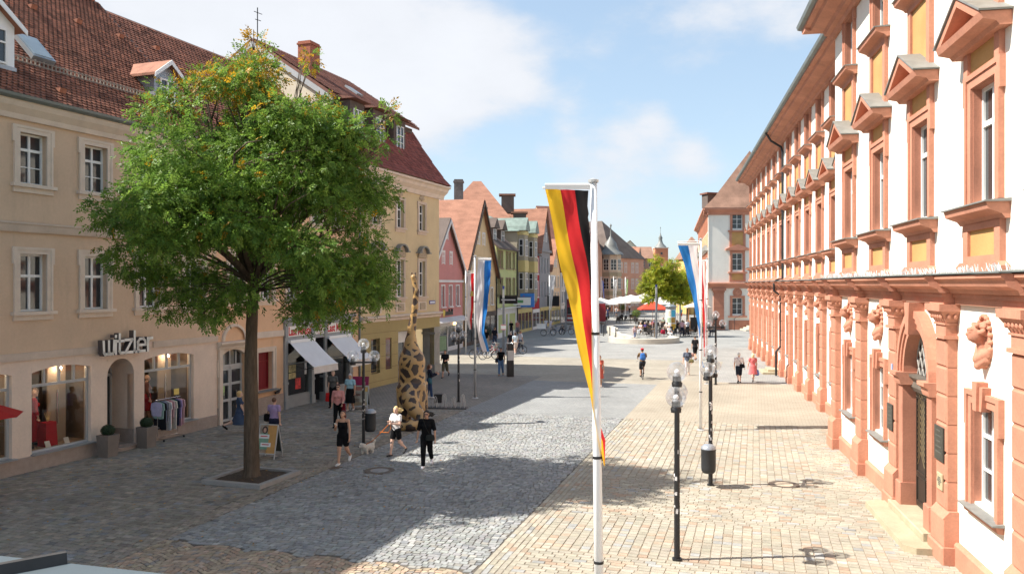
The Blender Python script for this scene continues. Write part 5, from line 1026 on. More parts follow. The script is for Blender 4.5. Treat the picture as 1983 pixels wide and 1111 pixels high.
hs = thing('heart_sign', 'yellow heart and dark lettering on the pink house wall', 'sign', rowpt(y0), F_ROT); mb = MB(); n = 20
mb.add([(2.9 + .34 * (math.sin(2 * math.pi * k / n) ** 3), -.22, 3.2 + .03 * (13 * math.cos(2 * math.pi * k / n) - 5 * math.cos(4 * math.pi * k / n) - 2 * math.cos(6 * math.pi * k / n) - math.cos(8 * math.pi * k / n)) * .9) for k in range(n)], [tuple(range(n - 1, -1, -1))]); mb.build('heart', mat('heart_yellow', (.7, .5, .06), .5, .05, 3), hs); 
mb = MB().box(3.32, 5.6, -.14, -.04, 3.0, 3.06)
for k, h in enumerate((.5, .32, .3, .32, .3, .52, .3, .32, .5)): mb.box(3.35 + k * .25, 3.53 + k * .25, -.14, -.04, 3.06, 3.0 + h)
mb.build('lettering', M['black_iron'], hs)
bul = MB().sphere((5.9, -.2, 2.25), .09, 8, 6).build('shop_lamp', mat('warm_bulb', (.9, .6, .3), .5, 0, 1, emit=((1, .62, .25), 14)), hp)
# beige gable house
y0, y1 = 73.4, 84.0; W_ = seg(y0, y1); beige = mp('plaster_beige', (.64, .46, .26))
hb = house('beige_gable_house', 'beige house with a wide orange tiled gable roof beside the pink house', rowpt(y0), F_ROT, W_, 6.6, beige, M['tile_orange'], 'gable', 7.0, ((3.6, 1.6),), [1.6, 3.6, 7.2, 9.3], .8, 16, white_t, gable_rows=((W_ / 2 - .9, 9.4, .8, 1.1), (W_ / 2 + .9, 9.4, .8, 1.1), (W_ / 2 - 2.5, 6.9, .7, 1.1), (W_ / 2 + 2.6, 6.9, .7, 1.1), (W_ / 2, 12.0, .4, .5)))
for s in (0, 1):
    k = 7.0 / (W_ / 2); a = (-.45, 6.6 - .45 * k) if s == 0 else (W_ + .45, 6.6 - .45 * k); b = (W_ / 2, 13.6); pr = [a, b, (b[0], b[1] - .4), (a[0], a[1] - .4)]; MB().prism(pr[::-1] if s == 1 else pr, -.47, -.36, 'y').build('verge_board', mat('verge_brown', (.07, .045, .035), .7, .2, 3), hb)
shopfront(hb, W_, 2.9, M['tile_dark'], 5); downpipe(hb, .1, -.12, 0, 6.4, 'black_iron', .07); downpipe(hb, W_ - .1, -.12, 0, 6.4, 'black_iron', .07)
# green eaves-fronted house
y0, y1 = 84.2, 92.7; W_ = seg(y0, y1); green = mp('plaster_green', (.50, .52, .24))
hg = house('green_house', 'pale green house with paired brown windows and two roof dormers', rowpt(y0), F_ROT, W_, 9.5, green, M['tile_dark'], 'eaves', 4.6, ((7.3, 1.7), (4.4, 1.8)), [1.0, 2.2, 4.4, 5.7, 7.4], .72, 11, mat('brown_trim', (.28, .19, .13), .8, .1, 3), sashm=mat('brown_sash', (.22, .14, .1), .6, .1, 3))
wall_cells(MB(), 0, W_, 0, 3.0, [(.6, 3.2, .5, 2.4), (3.7, 4.7, 0, 2.4), (5.3, 8.1, .5, 2.4)], -.06, .16).build('ground_floor_wall', white_t, hg); MB().box(-.05, W_ + .05, -.5, -.06, 3.0, 3.12).build('ledge', white_t, hg); MB().quad((.5, .08, 0), (8.2, .08, 0), (8.2, .08, 2.5), (.5, .08, 2.5)).build('shop_pane', M['pane'], hg)
for x in (2.3, 5.6):
    d = MB().box(x - .9, x + .9, .8, 4, 9.9, 11.6).build('dormer', M['tile_dark'], hg); MB().prism([(x - 1.2, 11.5), (x + 1.2, 11.5), (x, 12.6)], .5, 4.4, 'y').build('dormer_roof', M['tile_dark'], d); sash(d, x, 10.1, 1.2, 1.3, 2, ((.6, .05),), .74, 'hgd')
downpipe(hg, W_ - .05, -.12, 0, 9.4, 'black_iron', .07)
def projecting_sign(name, label, root_p, rot, x, z, w, h, m, txt=None, tm=None, dep=.12, t_sz=.3):
    s = thing(name, label, 'sign', root_p, rot); MB().tube([(x, 0, z + h + .05), (x, -w - .3, z + h + .05)], .03, 6).build('bracket', M['black_iron'], s); b = MB().box(x - dep / 2, x + dep / 2, -w - .3, -.3, z, z + h).build('sign_box', m, s)
    if txt:
        MB().box(x - dep / 2 - .006, x - dep / 2, -w - .1, -.5, z + h * .42, z + h * .56).build('lettering', tm, b)
    return s, b
projecting_sign('black_hanging_sign', 'black hanging sign with pale lettering on the green house corner', rowpt(84.2), F_ROT, .15, 3.6, 1.9, .8, M['black_iron'], 'Aktiv', M['white_paint'])
sgn, bx_ = projecting_sign('white_light_box', 'long white light box sign on the green house', rowpt(84.2), F_ROT, 6.2, 3.3, 1.9, .85, M['white_paint']); MB().box(6.13, 6.137, -1.4, -.6, 3.55, 3.85).build('green_field', mat('sign_green', (.12, .32, .14), .5, .1, 4), bx_)
sgn, bx_ = projecting_sign('blue_smile_sign', 'square blue sign with a red smile hanging from the tan house', rowpt(93.0), F_ROT, .4, 3.0, 1.6, 1.55, mat('sign_blue', (.06, .24, .68), .4, .05, 3), dep=.3)
mb = MB()
for k in range(10):
    a, b = R_(200 + 14 * k), R_(200 + 14 * (k + 1)); P = lambda r, t: (.4 - .157, -1.1 - r * math.cos(t), 3.95 + r * math.sin(t)); th = .1 * math.sin(math.pi * (k + .5) / 10) + .04; mb.quad(P(.42, a), P(.42 + th, a), P(.42 + th, b), P(.42, b))
mb.box(.4 - .158, .4 - .156, -1.62, -1.48, 4.05, 4.12); mb.box(.4 - .158, .4 - .156, -.78, -.68, 4.2, 4.3); mb.build('smile', mat('smile_red', (.6, .03, .05), .5, .05, 3), bx_)
# tan house with two bays and copper roof
y0, y1 = 92.9, 100.3; W_ = seg(y0, y1); tanp = mp('plaster_grey_tan', (.38, .33, .24)); yel = mp('plaster_yellow', (.62, .50, .22))
ht = house('bay_window_house', 'narrow grey stone house with two bay windows and green copper roof', rowpt(y0), F_ROT, W_, 11.6, tanp, M['verdigris'], 'hip', 2.4, ((8.9, 1.9), (5.2, 1.9)), [W_ / 2], .8, 10, yel)
for x in (1.3, W_ - 1.3):
    b = MB().box(x - .9, x + .9, -.8, 0, 3.6, 11.7).build('bay', tanp, ht); MB().box(x - .98, x + .98, -.86, 0, 7.0, 8.3).box(x - .98, x + .98, -.86, 0, 11.2, 11.6).build('bay_band', yel, b)
    for z in (5.0, 8.8): sash(b, x, z, 1.2, 1.9, 2, ((.62, .06),), -.85, 'bay'); o = sash(b, x - .95, z, .5, 1.9, 1, ((.62, .06),), -.4, 'bays'); o.rotation_euler = (0, 0, R_(-90))
    MB().prism([(x - 1.1, 11.7), (x + 1.1, 11.7), (x + .9, 12.2), (x, 13.2), (x - .9, 12.2)], -1.0, 3, 'y').build('bay_roof', M['verdigris'], b); MB().prism([(0, 3.6), (-.8, 3.6), (-.5, 3.1), (0, 2.8)], x - .9, x + .9).build('bay_foot', M['slate'], b)
shopfront(ht, W_, 2.7, yel, 4)
# red house
y0, y1 = 100.5, 104.6; W_ = seg(y0, y1); red = mp('plaster_red', (.36, .035, .04))
hr = house('red_house', 'narrow dark red house with white shuttered windows', rowpt(y0), F_ROT, W_, 9.3, red, M['tile_dark'], 'eaves', 3, ((6.9, 1.9), (4.0, 1.9)), [1.3, 2.9], .95, 10, M['white_paint'], pane_m=M['curtain']); shopfront(hr, W_, 2.5, white_t, 2)
# grey gable house
y0, y1 = 104.8, 111.4; W_ = seg(y0, y1); grey = mp('plaster_grey', (.27, .275, .29))
hq = house('grey_gable_house', 'slate grey gabled house with orange tiled roof in the row', rowpt(y0), F_ROT, W_, 10.0, grey, M['tile_orange'], 'gable', 5.4, ((7.0, 2.0), (3.9, 2.0)), [1.4, 3.3, 5.2], .7, 18, None, gable_rows=((2.6, 11.2, .6, 1.2), (4.1, 11.2, .6, 1.2), (W_ / 2, 13.4, .5, .8))); MB().box(-.1, W_ + .1, -.25, 0, 9.8, 10.1).build('belt_course', grey, hq); shopfront(hq, W_, 2.6, yel, 3)
projecting_sign('black_square_sign', 'square black hanging sign beside the red house', rowpt(108), F_ROT, .2, 2.7, 1.6, 1.3, M['black_iron'])
# two more gables
hh = house('cream_gable_house', 'small cream gabled house next to the slate grey gable', rowpt(111.6), F_ROT, 7.0, 7.6, mp('plaster_cream', (.66, .5, .33)), M['tile_orange'], 'gable', 3.6, ((5.2, 1.5), (2.9, 1.5)), [1.4, 3.5, 5.6], .7, 14, white_t, gable_rows=((2.9, 8.0, .6, 1.0), (4.1, 8.0, .6, 1.0))); shopfront(hh, 7.0, 2.4, yel, 3)
hj = house('pale_grey_gable_house', 'pale grey gabled house partly behind the big tricolour flag', rowpt(118.8), F_ROT, 8.0, 7.8, mp('plaster_pale_grey', (.45, .45, .44)), M['tile_orange'], 'gable', 4.4, ((5.2, 1.7), (2.9, 1.6)), [1.5, 3.3, 5.1, 6.7], .75, 14, white_t, gable_rows=((3.4, 8.2, .6, 1.0), (4.7, 8.2, .6, 1.0))); shopfront(hj, 8.0, 2.4, white_t, 4)
# roofs standing behind the row
p = AT(838, 550, 102); hk = house('big_hipped_house', 'large house with broad orange hipped roof and tall chimney behind the green house', (p.x, 100, 0), R_(0), 10.6, 12.1, mp('plaster_butter', (.66, .56, .33)), M['tile_orange'], 'hip', 6.9, (), (), .8, 14)
p = AT(800, 550, 100)
MB().box(2.6, 3.7, 2.6, 3.6, 14.0, 18.7).box(2.5, 3.8, 2.5, 3.7, 18.3, 18.5).build('chimney', mat('chimney_grey', (.16, .13, .12), .9, .2, 4, .3), hk)
for x, y, z in ((8.7, 4.5, 15.6), (10.2, 3.0, 13.2)):
    d = MB().box(x - .2, x + 1.4, y - .8, y + .8, z - 1, z + 1.2).build('dormer', M['tile_dark'], hk); MB().box(x - .5, x + 1.6, y - 1, y + 1, z + 1.2, z + 1.4).build('dormer_roof', M['tile_orange'], d)
p = AT(1058, 550, 138); house('cream_back_house', 'cream house with steep brown roof rising behind the small gables', (p.x, 138, 0), R_(20), 6.5, 13.0, mp('plaster_pale_yellow', (.75, .62, .38)), M['tile_brown'], 'eaves', 6.0, (), (), .8, 9)
# corner house with turret at the bend of the square
def corner_house():
    Y = 168.0; p = AT(1182, 550, Y); r = house('turret_corner_house', 'salmon corner house with grey oriel turret and steep dark roof', (p.x - 13.5, Y + 10, 0), R_(-38), 17, 11.0, mp('plaster_salmon', (.60, .30, .20)), M['tile_dark'], 'hip', 8.2, ((8.0, 2.0), (4.6, 2.0), (1.0, 2.2)), [9.5, 11.2, 12.9, 14.6, 16.2], .8, 14, M['trim_stone'])
    for z in (1.0, 4.6, 8.0):
        for y_ in (2.6, 4.4, 6.2, 9.2, 11): s = sash(r, 17.03, z, .9, 2.0, 2, ((.6, .06),), y_, 'tcs'); s.rotation_euler = (0, 0, R_(90)); link('surround', cached(('tcs', 's'), lambda: frame_mesh(.9, 2.0, .2, .06, 0, M['trim_stone'], .1)), s, (0, .06, 0))
    o = thing('oriel_turret', 'grey stone oriel turret with bell shaped slate roof on the salmon corner house', 'tower', (p.x, Y - .6, 0), R_(10)); a = MB().prism([(2.1 * math.cos(R_(45 * k + 22)), 2.1 * math.sin(R_(45 * k + 22))) for k in range(8)], 2.6, 11.6, 'z').build('shaft', M['trim_stone'], o)
    for z in (7.2, 3.4): MB().prism([(2.25 * math.cos(R_(45 * k + 22)), 2.25 * math.sin(R_(45 * k + 22))) for k in range(8)], z, z + .8, 'z').build('string_course', tanp, o)
    for z in (4.6, 8.4):
        for k in (-1, 0, 1): s = sash(o, 2.0 * math.sin(R_(45 * k)), z, 1.2, 2.2, 2, ((.6, .07), (.3, .05)), -2.0 * math.cos(R_(45 * k)) + .0, 'tur'); s.rotation_euler = (0, 0, R_(45 * k))
    MB().lathe([(2.7, 11.5), (2.5, 11.9), (1.7, 12.4), (1.35, 13.3), (1.2, 13.9), (.5, 14.8), (.14, 15.4), (.1, 17.3), (.25, 17.5), (.02, 17.9)], 12).build('roof', M['slate'], o, True)
corner_house()
# the far end of the square
far = [  # px left, px right, Y, eave row, apex row, wall, roof, kind, name, label
    (1200, 1226, 186, 512, 497, (.62, .50, .38), 'tile_dark', 'eaves', 'cream_far_house', 'cream far house with dark roof right of the turret house'),
    (1190, 1240, 205, 508, 477, (.60, .52, .45), 'tile_orange', 'eaves', 'orange_roof_far_house', 'far house with a big orange roof above the cream house'),
    (1222, 1234, 192, 516, 492, (.45, .46, .34), 'tile_orange', 'gable', 'sage_narrow_house', 'narrow sage green gabled house at the end of the square'),
    (1232, 1246, 196, 520, 480, (.78, .74, .70), 'tile_orange', 'gable', 'white_gable_far_house', 'white gabled far house with brown shutters'),
    (1238, 1267, 214, 500, 477, (.42, .25, .18), 'tile_far_brown', 'eaves', 'brown_roof_far_house', 'far house with broad brown roof before the church tower'),
    (1204, 1236, 240, 482, 466, (.62, .58, .46), 'tile_dark', 'gable', 'cream_gable_behind', 'cream gable peeping over the orange far roof'),
    (1262, 1300, 232, 530, 515, (.7, .65, .58), 'tile_dark', 'eaves', 'pale_house_behind_tree', 'pale far house behind the lime green tree'),
    (1298, 1345, 210, 532, 508, (.72, .66, .56), 'tile_far_brown', 'gable', 'brown_gable_behind_tree', 'brown gabled roof right of the lime green tree'),
    (1338, 1372, 150, 500, 455, (.66, .44, .16), 'tile_far_brown', 'hip', 'yellow_house_behind_palace', 'yellow ochre house with brown roof behind the blue and white flag'),
    (1100, 1150, 150, 500, 480, (.6, .55, .48), 'tile_orange', 'eaves', 'pale_house_behind_flag', 'pale house with orange roof behind the tricolour flag'),
    (1130, 1166, 160, 490, 435, (.62, .35, .25), 'tile_dark', 'gable', 'steep_gable_behind_flagpole', 'steep salmon gable behind the near flagpole')]
for i, (a, b, Y, e, ap, c, rf, kd, nm, lb) in enumerate(far):
    p = AT(a, 550, Y); W_ = (b - a) * Y / F_PX; zE = CAM_H + (550 - e) * Y / F_PX; zA = (e - ap) * Y / F_PX; nw = max(1, int(W_ / 1.9))
    house(nm, lb, (p.x, Y, 0), R_(random.uniform(-4, 4)), W_, zE, mp('far_wall_%d' % i, c), M[rf] if rf in M else bpy.data.materials[rf], kd, zA, ((zE - 2.3, 1.5), (zE - 5.0, 1.5)) if zE > 7 else ((zE - 2.2, 1.4),), [W_ * (k + .5) / nw for k in range(nw)], min(.9, W_ / nw * .5), 12 if kd != 'gable' else 16, white_t if i % 2 else None, sashm=M['sash'])
Y = 262; p = AT(1279, 550, Y); t = thing('church_tower', 'orange brick church tower with dark curved spire and gilt finial', 'tower', (p.x, Y, 0)); w2 = 25 * Y / F_PX / 2; zt = CAM_H + 69 * Y / F_PX
MB().box(-w2, w2, -w2, w2, 0, zt).build('shaft', mp('tower_orange', (.62, .24, .13)), t); MB().box(-.3, .3, -w2 - .05, -w2, zt - 2.0, zt - 1.3).build('slit_window', M['pane'], t); MB().box(-w2 - .2, w2 + .2, -w2 - .2, w2 + .2, zt, zt + .25).build('cornice', M['trim_stone'], t)
MB().lathe([(w2 * 1.0, zt + .2), (w2 * .8, zt + .8), (w2 * .42, zt + 1.6), (w2 * .3, zt + 2.4), (w2 * .26, zt + 3.0), (w2 * .34, zt + 3.3), (w2 * .12, zt + 4.2), (.06, zt + 5.0), (.05, zt + 6.3), (.16, zt + 6.5), (.02, zt + 6.9)], 10).build('spire', M['slate'], t, True)
# ------------------------------------------------------------------ street lamps with three clear globes
def lamp(p, H, ang, label):
    k = H / 3.82; o = thing('street_lamp', label, 'street lamp', p, ang); zt = H
    mb = MB().tube([(0, 0, 0), (0, 0, zt - .3)], [.062 * k, .052 * k], 12); mb.tube([(0, 0, 0), (0, 0, .05)], .1 * k, 12); mb.build('pole', M['black_iron'], o)
    arm = MB().box(-.44 * k, .44 * k, -.03, .03, zt - .72 * k, zt - .66 * k); arm.build('cross_arm', M['black_iron'], o)
    st = MB()
    for i in range(26): a = random.uniform(0, 6.28); z = random.uniform(.9, 2.4) * k; w = random.uniform(.02, .05); r = .0605 * k; h = random.uniform(.03, .09); st.quad(*[(r * 1.02 * math.cos(a + s * w / r / 2), r * 1.02 * math.sin(a + s * w / r / 2), z + t) for s, t in ((-1, 0), (1, 0), (1, h), (-1, h))])
    st.build('sticker', mat('sticker_paper', (.55, .52, .5), .6, .7, 18), o)['kind'] = 'stuff'
    for x, z in ((0, zt), (-.4 * k, zt - .46 * k), (.4 * k, zt - .46 * k)):
        s = MB().lathe([(.1, -.3), (.11, -.22), (.09, -.2), (.085, -.1), (.06, -.06)], 14, (x, 0, z)).build('lamp_socket', M['black_iron'], o, True)
        MB().sphere((x, 0, z), .205, 24, 14).build('globe', M['glass_globe'], s, True); MB().sphere((x, 0, z + .0), .055, 10, 7).build('bulb', mat('bulb_white', (.85, .85, .83), .4, 0, 1), s, True); MB().lathe([(.075, -.18), (.075, -.06), (.05, -.04), (.001, -.04)], 12, (x, 0, z)).build('bulb_holder', mat('holder_grey', (.25, .25, .25), .4, .1, 3), s, True)
    return o
lamp(G(1311, 1084), 3.82, R_(76), 'black lamp post with clear globes and sticker covered pole, nearest to the palace door')
lamp(G(1376, 940), 3.72, R_(63), 'black lamp post with clear globes carrying a litter bin on the sand coloured pavement')
lamp(G(1386, 745), 3.9, R_(8), 'black lamp post with three spread globes before the palace corner wing')
lamp(G(704, 860), 3.5, R_(8), 'black lamp post with three globes carrying a litter bin before the travel shop')
lamp(G(888, 778), 3.6, R_(62), 'black lamp post with clear globes at the bicycle rack')
def bin_(p, z, label):
    o = thing('litter_bin', label, 'litter bin', (p.x, p.y, z)); MB().lathe([(.02, .0), (.15, .0), (.19, .06), (.2, .16), (.2, .62), (.21, .64), (.2, .66)], 20).build('body', mat('bin_black', (.035, .036, .038), .5, .1, 4), o, True); MB().lathe([(.205, .66), (.19, .72), (.12, .78), (.001, .8)], 20).build('lid', mat('bin_lid', (.35, .37, .40), .35, .1, 4, metal=.4), o, True); MB().box(-.03, .03, .18, .26, .2, .5).build('bracket', M['black_iron'], o); return o
b = G(704, 860); bin_(Vector((b.x + .2, b.y + .2, 0)), .42, 'dark grey litter bin on the lamp post before the travel shop')
b = G(1376, 940); bin_(Vector((b.x - .12, b.y - .26, 0)), .42, 'dark grey litter bin on the lamp post on sand coloured paving')
# ------------------------------------------------------------------ flagpoles and hanging flags
def flagpole(p, H, label, side, arm, m='white_paint', r0=.068, r1=.045, lean=0.0):
    o = thing('flagpole', label, 'flagpole', p); MB().tube([(0, 0, 0), (lean * .5, 0, H * .5), (lean, 0, H)], [r0, (r0 + r1) / 2, r1], 14).build('pole', M[m], o, True)
    MB().lathe([(r1 * 1.5, 0), (r1 * 1.6, .04), (.001, .07)], 12, (lean, 0, H)).build('cap', M['pole_grey'], o); MB().tube([(lean, 0, H - .05), (lean + side * arm, 0, H - .08)], .016, 8).build('arm', M['white_paint'], o)
    MB().lathe([(.16, 0), (.16, .03), (.09, .06)], 12).build('base_plate', M['pole_grey'], o)
    for f in (.42, .2, .68): MB().tube([(lean * f, 0, H * f), (lean * f, 0, H * f + .04)], (r0 + (r1 - r0) * f) * 1.08, 14).build('band', M['black_iron'], o)
    return o
def flag(name, label, Y, rows, w, cols, g_end=1.0, header=True, wave=.042, crest=None, ybias=-.06):
    """cloth given by its outline rows (photo row, left, right); hidden width folds back behind"""
    n = 36; m_ = 30; R = np.array(rows, float); py = np.linspace(R[0, 0], R[-1, 0], n + 1); L = np.interp(py, R[:, 0], R[:, 1]); Rr = np.interp(py, R[:, 0], R[:, 2]); V = np.zeros((n + 1, m_ + 1, 3))
    for i in range(n + 1):
        z = CAM_H - (py[i] - HY) * Y / F_PX; xl = (L[i] - CX) * Y / F_PX; xr = (Rr[i] - CX) * Y / F_PX; v = abs(xr - xl); f = i / n; g = 1 + (g_end - 1) * min(1, f * 1.9); vis = w * g; dep = math.sqrt(max(vis * vis - v * v, 0))
        for j in range(m_ + 1):
            u = j / m_
            if u <= g: x = xl + (xr - xl) * u / g; d = dep * u / g
            else: q = (u - g) / max(1 - g, 1e-3); x = xr - (xr - xl) * .35 * q; d = dep + .03 + .08 * q
            d += wave * math.sin(u * 9 + f * 7) * (.35 + f) + wave * .5 * math.sin(u * 23 - f * 15) * .6 + wave * .6 * math.sin(u * 5 + f * 26); V[i, j] = (x + wave * .25 * math.sin(f * 19 + u * 4), Y + ybias + d, z)
    idx = np.arange((n + 1) * (m_ + 1)).reshape(n + 1, m_ + 1); Fq = np.stack([idx[:-1, :-1], idx[1:, :-1], idx[1:, 1:], idx[:-1, 1:]], -1).reshape(-1, 4); uu = np.tile((np.arange(m_) + .5) / m_, n); k = len(cols); mi = np.minimum((uu * k).astype(int), k - 1)
    base = Vector((float(V[-1, 0, 0]), Y, 0)); o = thing(name, label, 'flag', (float(V[0, 0, 0]), Y, 0)); off = np.array([V[0, 0, 0], Y, 0]); ms = [mat('flag_%s' % '_'.join('%02d' % (c * 99) for c in cc), cc, .75, .06, 3, .1, 40, .25, trans=.45) for cc in cols]
    for s in range(k):
        sel = mi == s; q = Fq[sel]; used = np.unique(q); rm = np.full(idx.size, -1); rm[used] = np.arange(len(used)); link('stripe', np_mesh('stripe', V.reshape(-1, 3)[used] - off, rm[q], [ms[s]], True), o)
    if header:
        z = CAM_H - (py[0] - HY) * Y / F_PX; xl, xr = V[0, 0, 0], V[0, -1, 0]; h = abs(xr - xl) * .1; MB().prism([(-.012, 0), (.012, 0), (.016, h), (0, h + .02), (-.016, h)], 0, float(xr - xl)).build('header_band', mat('header_white', (.74, .72, .68), .8, .05, 3), o, loc=(0, ybias, z - .01)); 
    if crest:
        a = V[int(n * crest), int(m_ * .5)] - off; MB().box(a[0] - .16, a[0] + .16, a[1] - .05, a[1] - .035, a[2] - .2, a[2] + .2).build('crest', mat('crest_gold', (.45, .32, .08), .6, .6, 12), o)
    return o
DE = [(.86, .52, .03), (.62, .03, .035), (.018, .018, .02)]; WB = [(.74, .70, .70), (.035, .22, .58)]
YG = 12.3; flagpole(Vector(((1162 - CX) * YG / F_PX, YG, 0)), 7.12, 'tall white flagpole carrying the black red gold flag', -1, .76, r0=.075, r1=.05, lean=-.1)
flag('tricolour_flag', 'long hanging flag of yellow, red and black stripes on the near white pole', YG, [(366, 1055, 1143), (450, 1072, 1147), (530, 1089, 1151), (600, 1104, 1153), (690, 1124, 1155), (760, 1140, 1157), (820, 1152, 1164), (860, 1162, 1177), (905, 1170, 1175)], .74, DE, .62)
YP = 40.3; flagpole(G(920, 771), 6.95, 'grey flagpole with white and blue flag beyond the dinosaur sculpture', 1, .8, 'pole_grey', .062, .05)
flag('white_blue_flag', 'long white and blue striped flag hanging at the left pavement', YP, [(504, 925, 952), (550, 923, 949), (590, 922, 945), (620, 922, 939), (645, 925, 937), (665, 930, 943), (681, 935, 947)], .72, WB, .8)
YP = 66.0; flagpole(G(902, 685), 6.7, 'white flagpole with red and white flag in front of the beige gable house', 1, .72, 'white_paint', .06, .05)
flag('red_white_flag', 'white and red flag with a small crest in front of the beige gable house', YP, [(529, 905, 919), (570, 905, 918), (600, 904, 916), (620, 905, 913), (638, 909, 912)], .66, [(.74, .70, .68), (.62, .025, .03)], .8, crest=.38)
YP = 31.5; flagpole(G(1357, 833), 7.3, 'white flagpole with blue and white flag on the sand coloured pavement', -1, .9, 'white_paint', .062, .045)
flag('blue_white_flag', 'long blue and white flag hanging beside the palace', YP, [(475, 1312, 1354), (520, 1327, 1358), (570, 1339, 1362), (620, 1349, 1364), (660, 1354, 1365), (695, 1357, 1364), (712, 1361, 1371)], .88, [(.035, .22, .58), (.76, .72, .72)], .75)
YP = 46.0; flagpole(Vector(((1369 - CX) * YP / F_PX, YP, 0)), 7.0, 'white flagpole with red and white flag behind the blue and white flag', -1, .6, 'white_paint', .06, .045)
flag('white_red_flag', 'white and red flag half hidden behind the blue and white flag', YP, [(506, 1353, 1368), (560, 1358, 1370), (620, 1361, 1370), (690, 1363, 1369)], .62, [(.62, .025, .03), (.76, .72, .72)], .8)
for (nm, lb, px, Y, H, side, rows, cols) in (('white_black_flag', 'white flag with dark top in front of the grey gable house', 1064, 92, 6.6, 1, [(533, 1066, 1076), (560, 1065, 1073), (600, 1066, 1068)], [(.7, .68, .68), (.5, .5, .52)]),
        ('blue_street_flag', 'narrow blue and pale flag before the turret corner house', 1164, 140, 6.8, 1, [(543, 1165, 1169), (560, 1166, 1170), (580, 1168, 1171)], [(.5, .45, .5), (.03, .1, .5)]), ('white_street_flag', 'narrow white banner before the turret corner house', 1188, 140, 6.9, 1, [(541, 1189, 1196), (560, 1190, 1195), (580, 1190, 1194)], [(.74, .72, .70)]), ('green_street_flag', 'narrow white and green banner right of the turret corner house', 1211, 150, 6.9, 1, [(541, 1212, 1217), (560, 1212, 1216), (580, 1211, 1213)], [(.6, .68, .5), (.35, .55, .2)])):
    flagpole(Vector(((px - CX) * Y / F_PX, Y, 0)), H, 'thin flagpole carrying the ' + nm.replace('_', ' '), side, .5, 'white_paint', .06, .05); flag(nm, lb, Y, rows, .6, cols, .9, False)
# ------------------------------------------------------------------ dinosaur sculpture painted like a giraffe
def dino():
    o = thing('dinosaur_sculpture', 'tall long necked dinosaur sculpture painted with brown giraffe patches', 'sculpture', (-3.98, 32.4, 0))
    P = [cap((0, .35, 1.55), (0, .2, 2.55), .55, .52), cap((0, .2, 2.55), (-.04, .2, 3.35), .5, .22), cap((0, .35, 1.5), (0, 1.1, 1.7), .52, .45), cap((-.04, .2, 3.3), (.0, .25, 3.9), .21, .155), cap((0, .25, 3.9), (.12, .3, 4.7), .155, .12), cap((.12, .3, 4.7), (.16, .33, 5.3), .12, .11), cap((.16, .33, 5.3), (.06, .42, 5.78), .11, .1), ell((.04, .62, 5.82), (.11, .26, .13)), ell((.04, .44, 5.9), (.1, .12, .08))]
    for s in (-1, 1): P += [cap((s * .3, .05, 1.45), (s * .32, -.05, .75), .3, .22), cap((s * .32, -.05, .75), (s * .34, -.02, .16), .2, .19), cap((s * .34, -.02, .14), (s * .34, .12, .1), .19, .16), cap((s * .3, 1.1, 1.5), (s * .34, 1.15, .16), .25, .19), cap((s * .34, 1.15, .12), (s * .34, 1.25, .1), .19, .16)]
    P += [cap((0, .0, 1.35), (.02, -.42, 1.05), .42, .32), cap((.02, -.42, 1.05), (.22, -.62, .72), .32, .26), cap((.22, -.62, .72), (.52, -.72, .42), .26, .23), cap((.52, -.72, .42), (.5, -.95, .26), .23, .2), cap((.5, -.95, .25), (.12, -1.15, .22), .2, .19), cap((.12, -1.15, .22), (-.25, -1.1, .17), .19, .14), cap((-.25, -1.1, .17), (-.5, -.95, .1), .14, .06)]
    V, Q = sculpt(P, .03, .09, cut=lambda p: -p[..., 2]); me = np_mesh('body', V, Q, [], True)
    m = bpy.data.materials.new('giraffe_paint'); m.use_nodes = True; N = m.node_tree.nodes; L = m.node_tree.links; b = N['Principled BSDF']; b.inputs['Roughness'].default_value = .32; b.inputs['Specular IOR Level'].default_value = .5
    tc = N.new('ShaderNodeTexCoord'); ns = N.new('ShaderNodeTexNoise'); ns.inputs['Scale'].default_value = 5; L.new(tc.outputs['Object'], ns.inputs['Vector']); mxv = N.new('ShaderNodeMix'); mxv.data_type = 'RGBA'; mxv.blend_type = 'LINEAR_LIGHT'; mxv.inputs['Factor'].default_value = .07; L.new(tc.outputs['Object'], mxv.inputs['A']); L.new(ns.outputs['Color'], mxv.inputs['B'])
    v = N.new('ShaderNodeTexVoronoi'); v.feature = 'DISTANCE_TO_EDGE'; v.inputs['Scale'].default_value = 2.5; v.inputs['Randomness'].default_value = .95; L.new(mxv.outputs['Result'], v.inputs['Vector'])
    cr = N.new('ShaderNodeValToRGB'); cr.color_ramp.elements[0].position = .13; cr.color_ramp.elements[0].color = (.38, .235, .095, 1); cr.color_ramp.elements[1].position = .15; cr.color_ramp.elements[1].color = (.038, .024, .02, 1); L.new(v.outputs['Distance'], cr.inputs[0])
    n2 = N.new('ShaderNodeTexNoise'); n2.inputs['Scale'].default_value = 3; L.new(tc.outputs['Object'], n2.inputs['Vector']); mr = N.new('ShaderNodeMapRange'); mr.inputs[3].default_value = .7; mr.inputs[4].default_value = 1.35; L.new(n2.outputs[0], mr.inputs[0]); sc = N.new('ShaderNodeVectorMath'); sc.operation = 'SCALE'; L.new(cr.outputs[0], sc.inputs[0]); L.new(mr.outputs[0], sc.inputs['Scale']); L.new(sc.outputs[0], b.inputs['Base Color'])
    me.materials.append(m); link('body', me, o)
    for s in (-1, 1): MB().tube([(.04 + s * .06, .5, 5.95), (.04 + s * .07, .48, 6.06)], [.025, .03], 8).build('horn', M['tile_dark'], o)
dino()
